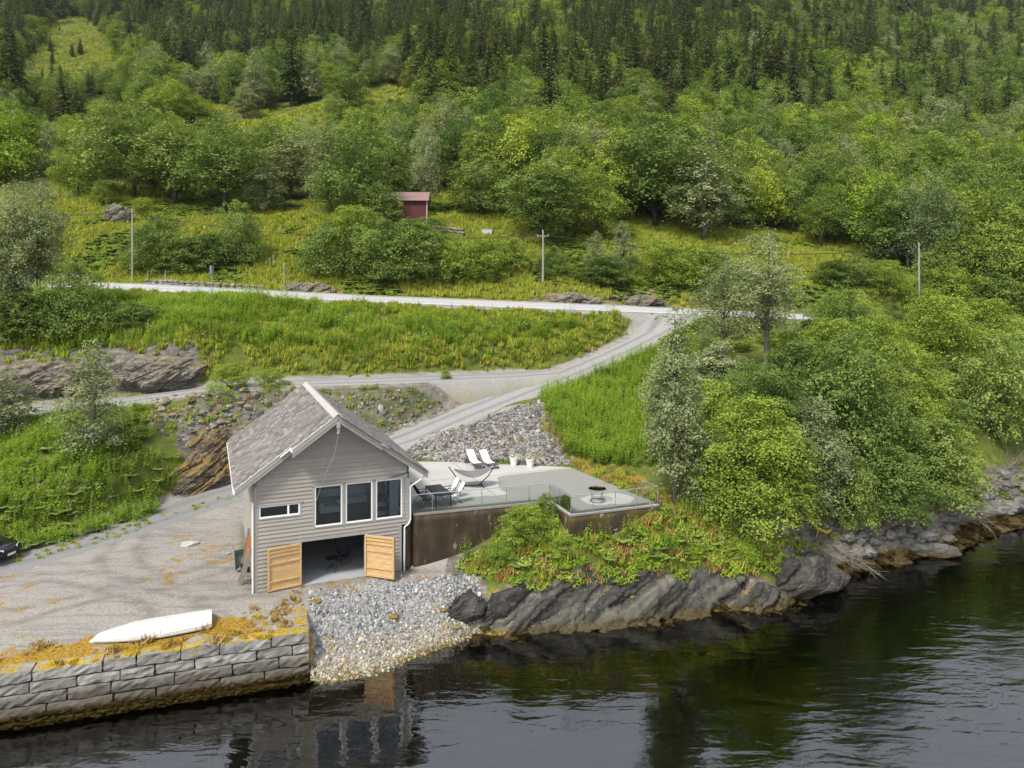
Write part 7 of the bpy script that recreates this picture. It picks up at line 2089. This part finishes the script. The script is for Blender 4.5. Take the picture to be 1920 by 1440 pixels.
BT = [ # belt above the road: kind, var, px, d, H, W, label
 ('bush', 0, 620, 90, 6.5, 7.5, 'dense bush in the roadside thicket, leftmost'), ('bush', 1, 668, 92, 8.0, 8.0, 'pale topped bush in the roadside thicket'), ('bush', 0, 715, 89.5, 7.2, 7.4, 'dark bush in the middle of the roadside thicket'), ('bush', 2, 775, 90, 7.4, 7.6, 'darkest round bush of the roadside thicket'),
 ('bush', 3, 850, 90, 5.4, 6.4, 'pale green bush right of the dark thicket'), ('bush', 1, 905, 91.5, 5.0, 6.0, 'loose light green bush in the roadside grass'), ('bush', 3, 955, 94, 4.2, 5.6, 'light green bush just left of the middle utility pole'), ('bush', 0, 1035, 93, 3.6, 4.2, 'dark little bush behind the middle utility pole'),
 ('bush', 0, 295, 92, 7.0, 7.0, 'round dark bush right of the left utility pole'), ('bush', 2, 345, 91, 4.6, 6.0, 'low bush behind the roadside fence'), ('bush', 2, 395, 92, 4.4, 5.4, 'low bush right of the round dark one'), ('bush', 0, 448, 93, 7.4, 6.0, 'upright bush left of the far road sign'),
 ('hero', 5, 1168, 96, 6.6, 4.0, 'small conical young birch on the open slope'), ('hero', 5, 1118, 97, 4.6, 3.0, 'smallest young birch left of the conical one'), ('bush', 1, 1235, 93, 5.8, 6.0, 'bright bush above the road cut'), ('bush', 3, 1290, 93.5, 5.0, 6.0, 'light bush right of the bright one above the road cut'),
 ('bush', 2, 1130, 91.5, 3.6, 6.0, 'low wide bush on top of the road cut rocks'), ('bush', 1, 1330, 95, 4.6, 5.2, 'bright low bush left behind the tall birch'),
 ('bush', 0, 1600, 97, 4.0, 5.0, 'bush on the grassy knoll left of the right utility pole'), ('bush', 1, 1660, 96, 4.6, 5.4, 'bush at the foot of the right utility pole'), ('bush', 2, 1560, 96, 3.6, 4.8, 'low bush on the slope below the grassy knoll'),
 ('bush', 1, 1780, 95, 7.0, 7.6, 'bright bush right of the right utility pole'), ('bush', 2, 1850, 97, 7.0, 7.8, 'green bush farther right of the right utility pole'), ('bush', 1, 1920, 99, 7.4, 8, 'bright bush above the road at the right edge'),
 ('round', 0, 660, 102, 15, 9.5, 'tall dark tree left of the red hut'), ('round', 3, 705, 101, 9.0, 6.4, 'tree partly hiding the left side of the red hut'), ('round', 4, 728, 99.3, 6.4, 5.0, 'leafy tree whose branches cover part of the red hut roof'), ('bush', 0, 745, 100.2, 3.0, 5.2, 'shrub in front of the red hut wall'), ('bush', 2, 795, 99.5, 3.6, 5.6, 'dark shrub at the right corner of the red hut'),
 ('birch', 1, 800, 112, 15, 4.5, 'tall thin tree right behind the red hut'), ('round', 1, 1015, 104, 11, 10.5, 'broad round tree standing free behind the middle utility pole'), ('round', 0, 905, 112, 9.5, 9, 'dark round tree behind the old stone wall'),
 ('round', 2, 1030, 132, 15, 10.5, 'yellow green round topped tree in the middle of the woods'), ('round', 0, 1230, 116, 17.5, 15, 'biggest spreading green tree of the wood above the road'), ('birch', 0, 1320, 110, 14.5, 9, 'grey green birch right of the biggest spreading tree'),
 ('round', 5, 250, 121, 15.5, 15, 'large dark tree at the left of the hillside grove'), ('round', 1, 330, 118, 14, 12, 'dark tree in the hillside grove behind the left pole'), ('round', 3, 420, 113, 15.5, 12, 'largest dark tree at the front of the hillside grove'), ('round', 0, 380, 125, 13, 12, 'tall dark tree at the back of the hillside grove'),
 ('round', 3, 290, 129, 12.5, 12, 'broad dark tree behind the left grove'), ('round', 2, 145, 122, 8.5, 7, 'small round tree left of the hillside grove'), ('birch', 0, 495, 112, 8.6, 5, 'slender tree at the right end of the hillside grove'),
 ('birch', 0, 540, 124, 12, 9, 'pale tree between the grove and the red hut'), ('birch', 1, 620, 112, 14, 8, 'pale leafy tree left of the hut tree'), ('round', 2, 540, 136, 11.5, 9, 'bright tree behind the gap right of the grove'),
 ('round', 0, 652, 196, 10.8, 11, 'round dark green tree on the bright knoll'), ('birch', 0, 460, 200, 11, 6.5, 'lone grey tree standing on the bright knoll'), ('round', 2, 360, 196, 7.5, 12, 'pale round tree at the left of the bright knoll'),
 ('bush', 3, 188, 116, 3.0, 3.4, 'tiny bright bush in front of the hillside grove'), ('bush', 3, 268, 110, 2.6, 3.4, 'tiny bright bush above the left utility pole')]
for kd, v, px, d, H, W, lb in BT: tr(kd, v, px, d, H, W, lb, 'trees and bushes above the road')
for i, (px_, pb, pt, W, lb) in enumerate([(806, 172, 38, 10, 'tallest dark spruce group leader above the end of the bright knoll'), (832, 176, 60, 8, 'tall spruce right beside the tallest one above the knoll'), (775, 168, 75, 7, 'spruce left of the tallest one above the knoll'), (1052, 170, 100, 6, 'lone pointed spruce among pale birches in the middle'), (940, 185, 80, 7, 'spruce left of the lone pointed one'), (985, 190, 92, 7, 'second spruce left of the lone pointed one'),
      (1228, 190, 70, 9, 'large spruce with reddish shade above the biggest spreading tree'), (1262, 198, 62, 9, 'largest dark spruce above the spreading tree'), (1310, 180, 62, 8, 'tall spruce right of the largest dark one'), (1452, 205, 72, 11, 'broad tall spruce above the tall airy birch'), (1420, 195, 78, 8, 'spruce just left of the broad tall one'), (1590, 215, 118, 7, 'spruce standing above the grassy knoll woods'), (1765, 235, 160, 7, 'spruce in the light woods at the far right'), (885, 160, 78, 6, 'slim spruce between the tallest group and the middle birches'), (1155, 185, 95, 7, 'spruce left of the large reddish one')]):
    v = ray_ground(px_, pb, 130.0, 420.0)
    used.append((v.x, v.y, 5)); place_tree('spruce', i, v.x, v.y, (pb-pt)/FPX*v.y, W*1.15, lb, 'big spruces standing out of the woods', 'tree', color=(1.0, .95, .85, 1) if i % 3 else (1.15, .95, .8, 1))
LT = [('hero', 1, 28, 66, 13.5, 5.6, 'thin sparse birch at the far left edge, left trunk'), ('hero', 0, 70, 67, 14.0, 6.0, 'tall thin sparse birch at the far left, right trunk'), ('hero', 1, -10, 64, 12, 5, 'sparse birch cut by the left edge'), ('bush', 0, 140, 65.5, 6.4, 5.6, 'dark round bush below the road at the left'), ('bush', 2, 60, 64.5, 4.4, 5, 'shady bush under the left birches'),
      ('bush', 2, 10, 65, 5, 5.5, 'bush at the left edge above the rock face'), ('birch', 0, 5, 53, 5.2, 3.6, 'yellowish young tree at the left edge above the yard'), ('bush', 3, 430, 59.6, 2.2, 3.2, 'small grey green bush at the track edge above the roof'), ('bush', 3, 508, 60.4, 1.6, 2.6, 'little weedy bush on the track edge left of the roof peak'),
      ('bush', 2, 250, 67, 2.4, 4.0, 'low bush above the brown rock face'), ('bush', 1, 835, 65.0, 0.9, 1.0, 'tiny green shrub at the near edge of the track'), ('bush', 1, 985, 40.3, 1.7, 2.6, 'bright leafy bush clump peaking against the retaining wall'), ('bush', 3, 938, 39.6, 1.1, 2.0, 'low bright bush at the left end of the mound'), ('bush', 3, 1060, 39.3, 0.9, 1.8, 'low bright bush under the corner of the terrace'), ('bush', 0, 1022, 41.2, 1.3, 1.2, 'young sapling in the corner of the retaining wall')]
for kd, v, px, d, H, W, lb in LT: tr(kd, v, px, d, H, W, lb)

# ------------------------------------------------------------------ woods
cell = 4.7
gx_ = np.arange(-470, 470, cell); gy_ = np.arange(97, 640, cell)
X, Y = np.meshgrid(gx_, gy_); X = (X+RNG.uniform(-.48, .48, X.shape)*cell).ravel(); Y = (Y+RNG.uniform(-.48, .48, Y.shape)*cell).ravel()
k = (np.abs(X) < Y*.86+12); X, Y = X[k], Y[k]
P = with_z(X, Y, -.1); px, py = proj(P)
keep = ~in_clear(px, py) & (py > -90)
keep &= ~((Y < 106) & ((px < 1330) | (px < 1700) & (px > 1290))) & ~((px < 1350) & (px > 600) & (py > 450)) & ~((px < 640) & (py > 352))
keep &= ~((px > 690) & (px < 815) & (Y < 110)) & ~((px > 800) & (px < 990) & (py > 388))
# keep the bright knolls visible: no tall trees right below them
near = np.zeros(len(X), bool)
for ux, uy, uw in used: near |= ((X-ux)**2+(Y-uy)**2 < (uw*.33)**2)
keep &= ~near & (RNG.random(len(X)) < np.where(Y < 170, .8, .92))
P, px, py = P[keep], px[keep], py[keep]; n = len(P)
line = np.interp(px, [0, 400, 650, 900, 1100, 1400, 1700, 1920], [205, 190, 165, 205, 200, 205, 245, 265])
nz = fbm(P[:, 0]*.016, P[:, 1]*.012, oct=3)
u = line-py+nz*40
ps = np.where(u > 0, np.where(nz > .05, .36, .74), np.where(u > -45, .28, np.where(u > -110, .10, .015)))
ps = np.where((px > 820) & (px < 1130) & (py < 90), ps*.45, ps); ps = np.where((px > 1650) & (py > 70) & (py < 240), ps*.35, ps)
ps = np.where(py > 300, 0, ps); is_sp = RNG.random(n) < ps
dist = P[:, 1]; inview = (px > -40) & (px < 1960)
H_ = np.where(is_sp, RNG.uniform(12, 26, n), RNG.uniform(8.0, 15, n)*np.where(dist > 240, 1.1, 1))
# lower growth in front of the knolls
kn = np.interp(px, [-50, 70, 100, 240, 420, 480, 560, 640, 700, 800], [200, 218, 238, 236, 238, 256, 252, 234, 210, 184])
low = (py > kn-8) & (px < 800) & (px > 40); H_ = np.where(low, np.minimum(H_, np.maximum(py-kn, 0)*dist/FPX*1.0), H_)
pa = (px > 0) & (px < 240) & (py > 140) & (py < kn-8); H_ = np.where(pa, np.minimum(H_, np.maximum(py-138, 0)*dist/FPX), H_)
ok = H_ > 2.0; P, px, py, is_sp, dist, inview, H_ = P[ok], px[ok], py[ok], is_sp[ok], dist[ok], inview[ok], H_[ok]; n = len(P)
size = np.where(inview, H_/dist, 0)
KINDS = [('round', 0), ('round', 1), ('round', 2), ('round', 3), ('birch', 0), ('birch', 1), ('round', 4), ('round', 5), ('birch', 2)]
kv = RNG.choice(9, n, p=[.16, .13, .16, .1, .11, .1, .08, .08, .08])
ind = np.zeros(n, bool)
for m_ in (is_sp, ~is_sp):
    ids = np.where(m_)[0]; ind[ids[np.argsort(-size[ids])][:230]] = True
TINT = [(1, 1, 1, 1), (1.15, 1.1, .85, 1), (.78, .86, .88, 1), (1.1, 1.15, .9, 1), (.95, .9, 1.05, 1), (1.2, 1.15, 1.05, 1), (.7, .8, .75, 1)]
SPOT = [(110, 'above the left birches'), (200, 'left of the hillside grove'), (330, 'behind the grove, left half'), (480, 'behind the grove, right half'), (560, 'right of the hillside grove'), (640, 'left of the red hut'), (720, 'above the hut, left'), (830, 'above the hut, right'), (910, 'behind the old stone wall'), (1000, 'behind the brush piles'),
        (1090, 'behind the middle utility pole'), (1170, 'left of the biggest spreading tree'), (1260, 'behind the biggest spreading tree'), (1340, 'right of the biggest spreading tree'), (1420, 'left of the tall airy birch top'), (1500, 'above the tall airy birch top'), (1590, 'above the grassy knoll, left'), (1680, 'above the grassy knoll, right'), (1770, 'behind the right utility pole'), (1850, 'right of the right utility pole'), (9999, 'at the right edge of the picture')]
TONE = ['fresh green', 'yellowish', 'dark', 'bright green', 'dull', 'pale', 'very dark']
def where_words(px_, py_): return next(w for a, w in SPOT if px_ < a), ('lowest' if py_ > 420 else ('low' if py_ > 370 else ('fairly low' if py_ > 330 else ('halfway up' if py_ > 290 else ('fairly high' if py_ > 250 else ('high up' if py_ > 215 else ('higher up' if py_ > 180 else ('near the top' if py_ > 150 else 'topmost'))))))))
for i in np.where(ind)[0]:
    w1, w2 = where_words(px[i], py[i]); hs = 'tall' if H_[i] > (20 if is_sp[i] else 12) else ('short' if H_[i] < (15 if is_sp[i] else 9) else 'middling')
    if is_sp[i]:
        side = 'left' if px[i] < 640 else ('middle' if px[i] < 1280 else 'right')
        place_tree('spruce', i, P[i, 0], P[i, 1], H_[i], None, hs+' '+TONE[i % 7]+' spruce '+w2+', '+w1, 'spruces '+w1, 'tree', color=TINT[i % 7])
    else:
        kd, v = KINDS[kv[i]]; side = 'left' if px[i] < 640 else ('middle' if px[i] < 1280 else 'right')
        nm = 'grey green birch' if kd == 'birch' else 'leafy green tree'
        place_tree(kd, v, P[i, 0], P[i, 1], H_[i], None, hs+' '+TONE[i % 7]+' '+nm.replace('leafy green', 'leafy').replace('grey green ', '')+' '+w2+', '+w1, nm.replace('birch', 'birche')+'s '+w1, 'tree', color=TINT[i % 7])
rs = ~ind
for m_, nm, lb, kinds in ((is_sp, 'spruce_forest', 'dark spruce forest covering the upper mountainside', [('spruce', q) for q in range(5)]), (~is_sp, 'broadleaf_forest', 'green broadleaf woods mixed in on the mountainside', KINDS)):
    k = np.where(rs & m_)[0]; vid = RNG.integers(0, len(kinds), len(k))
    h0 = np.array([PRO[a][b][2] for a, b in kinds])
    pr = [proto_obj('forest_tree', PRO[a][b][1]) for a, b in kinds]
    s = H_[k]/h0[vid]
    scatter(nm, P[k], s*RNG.uniform(.8, 1.35, len(k)), vid, pr, lb, zs=RNG.uniform(.75, 1.15, len(k)))
# small spruces dotted on the pasture
PW_ = ['right of its middle', 'just below the middle one', 'at its right side', 'left of its middle', 'near its top', 'at its far right', 'at its left side', 'at its lower left corner', 'upper left of the middle']
for i, (qx, qy) in enumerate([(95, 100), (98, 118), (135, 112), (64, 108), (112, 62), (150, 108), (60, 90), (44, 130), (80, 72)]):
    for d in np.arange(240, 480, 4.0):
        v = at(qx, qy, d)
        if land1(v.x, v.y) >= v.z: break
    place_tree('spruce', i, v.x, v.y, random.uniform(4, 9), None, 'small lone spruce on the bright pasture slope, '+PW_[i], 'small spruces on the pasture', 'tree')
# ------------------------------------------------------------------ air
m = MB(); m.box(-1950, 1950, -200, 1000, -31, 420)
hz = m.build('haze', None)
t = NT('haze_air'); pv = t.n('ShaderNodeVolumePrincipled'); pv.inputs['Color'].default_value = (0.88, 0.93, 1.0, 1)
pv.inputs['Density'].default_value = 0.00005; pv.inputs['Anisotropy'].default_value = 0.2
t.l(pv.outputs[0], t.out.inputs['Volume']); hz.data.materials.append(t.m)
tag(hz, 'thin pale haze in the valley air', kind='stuff')
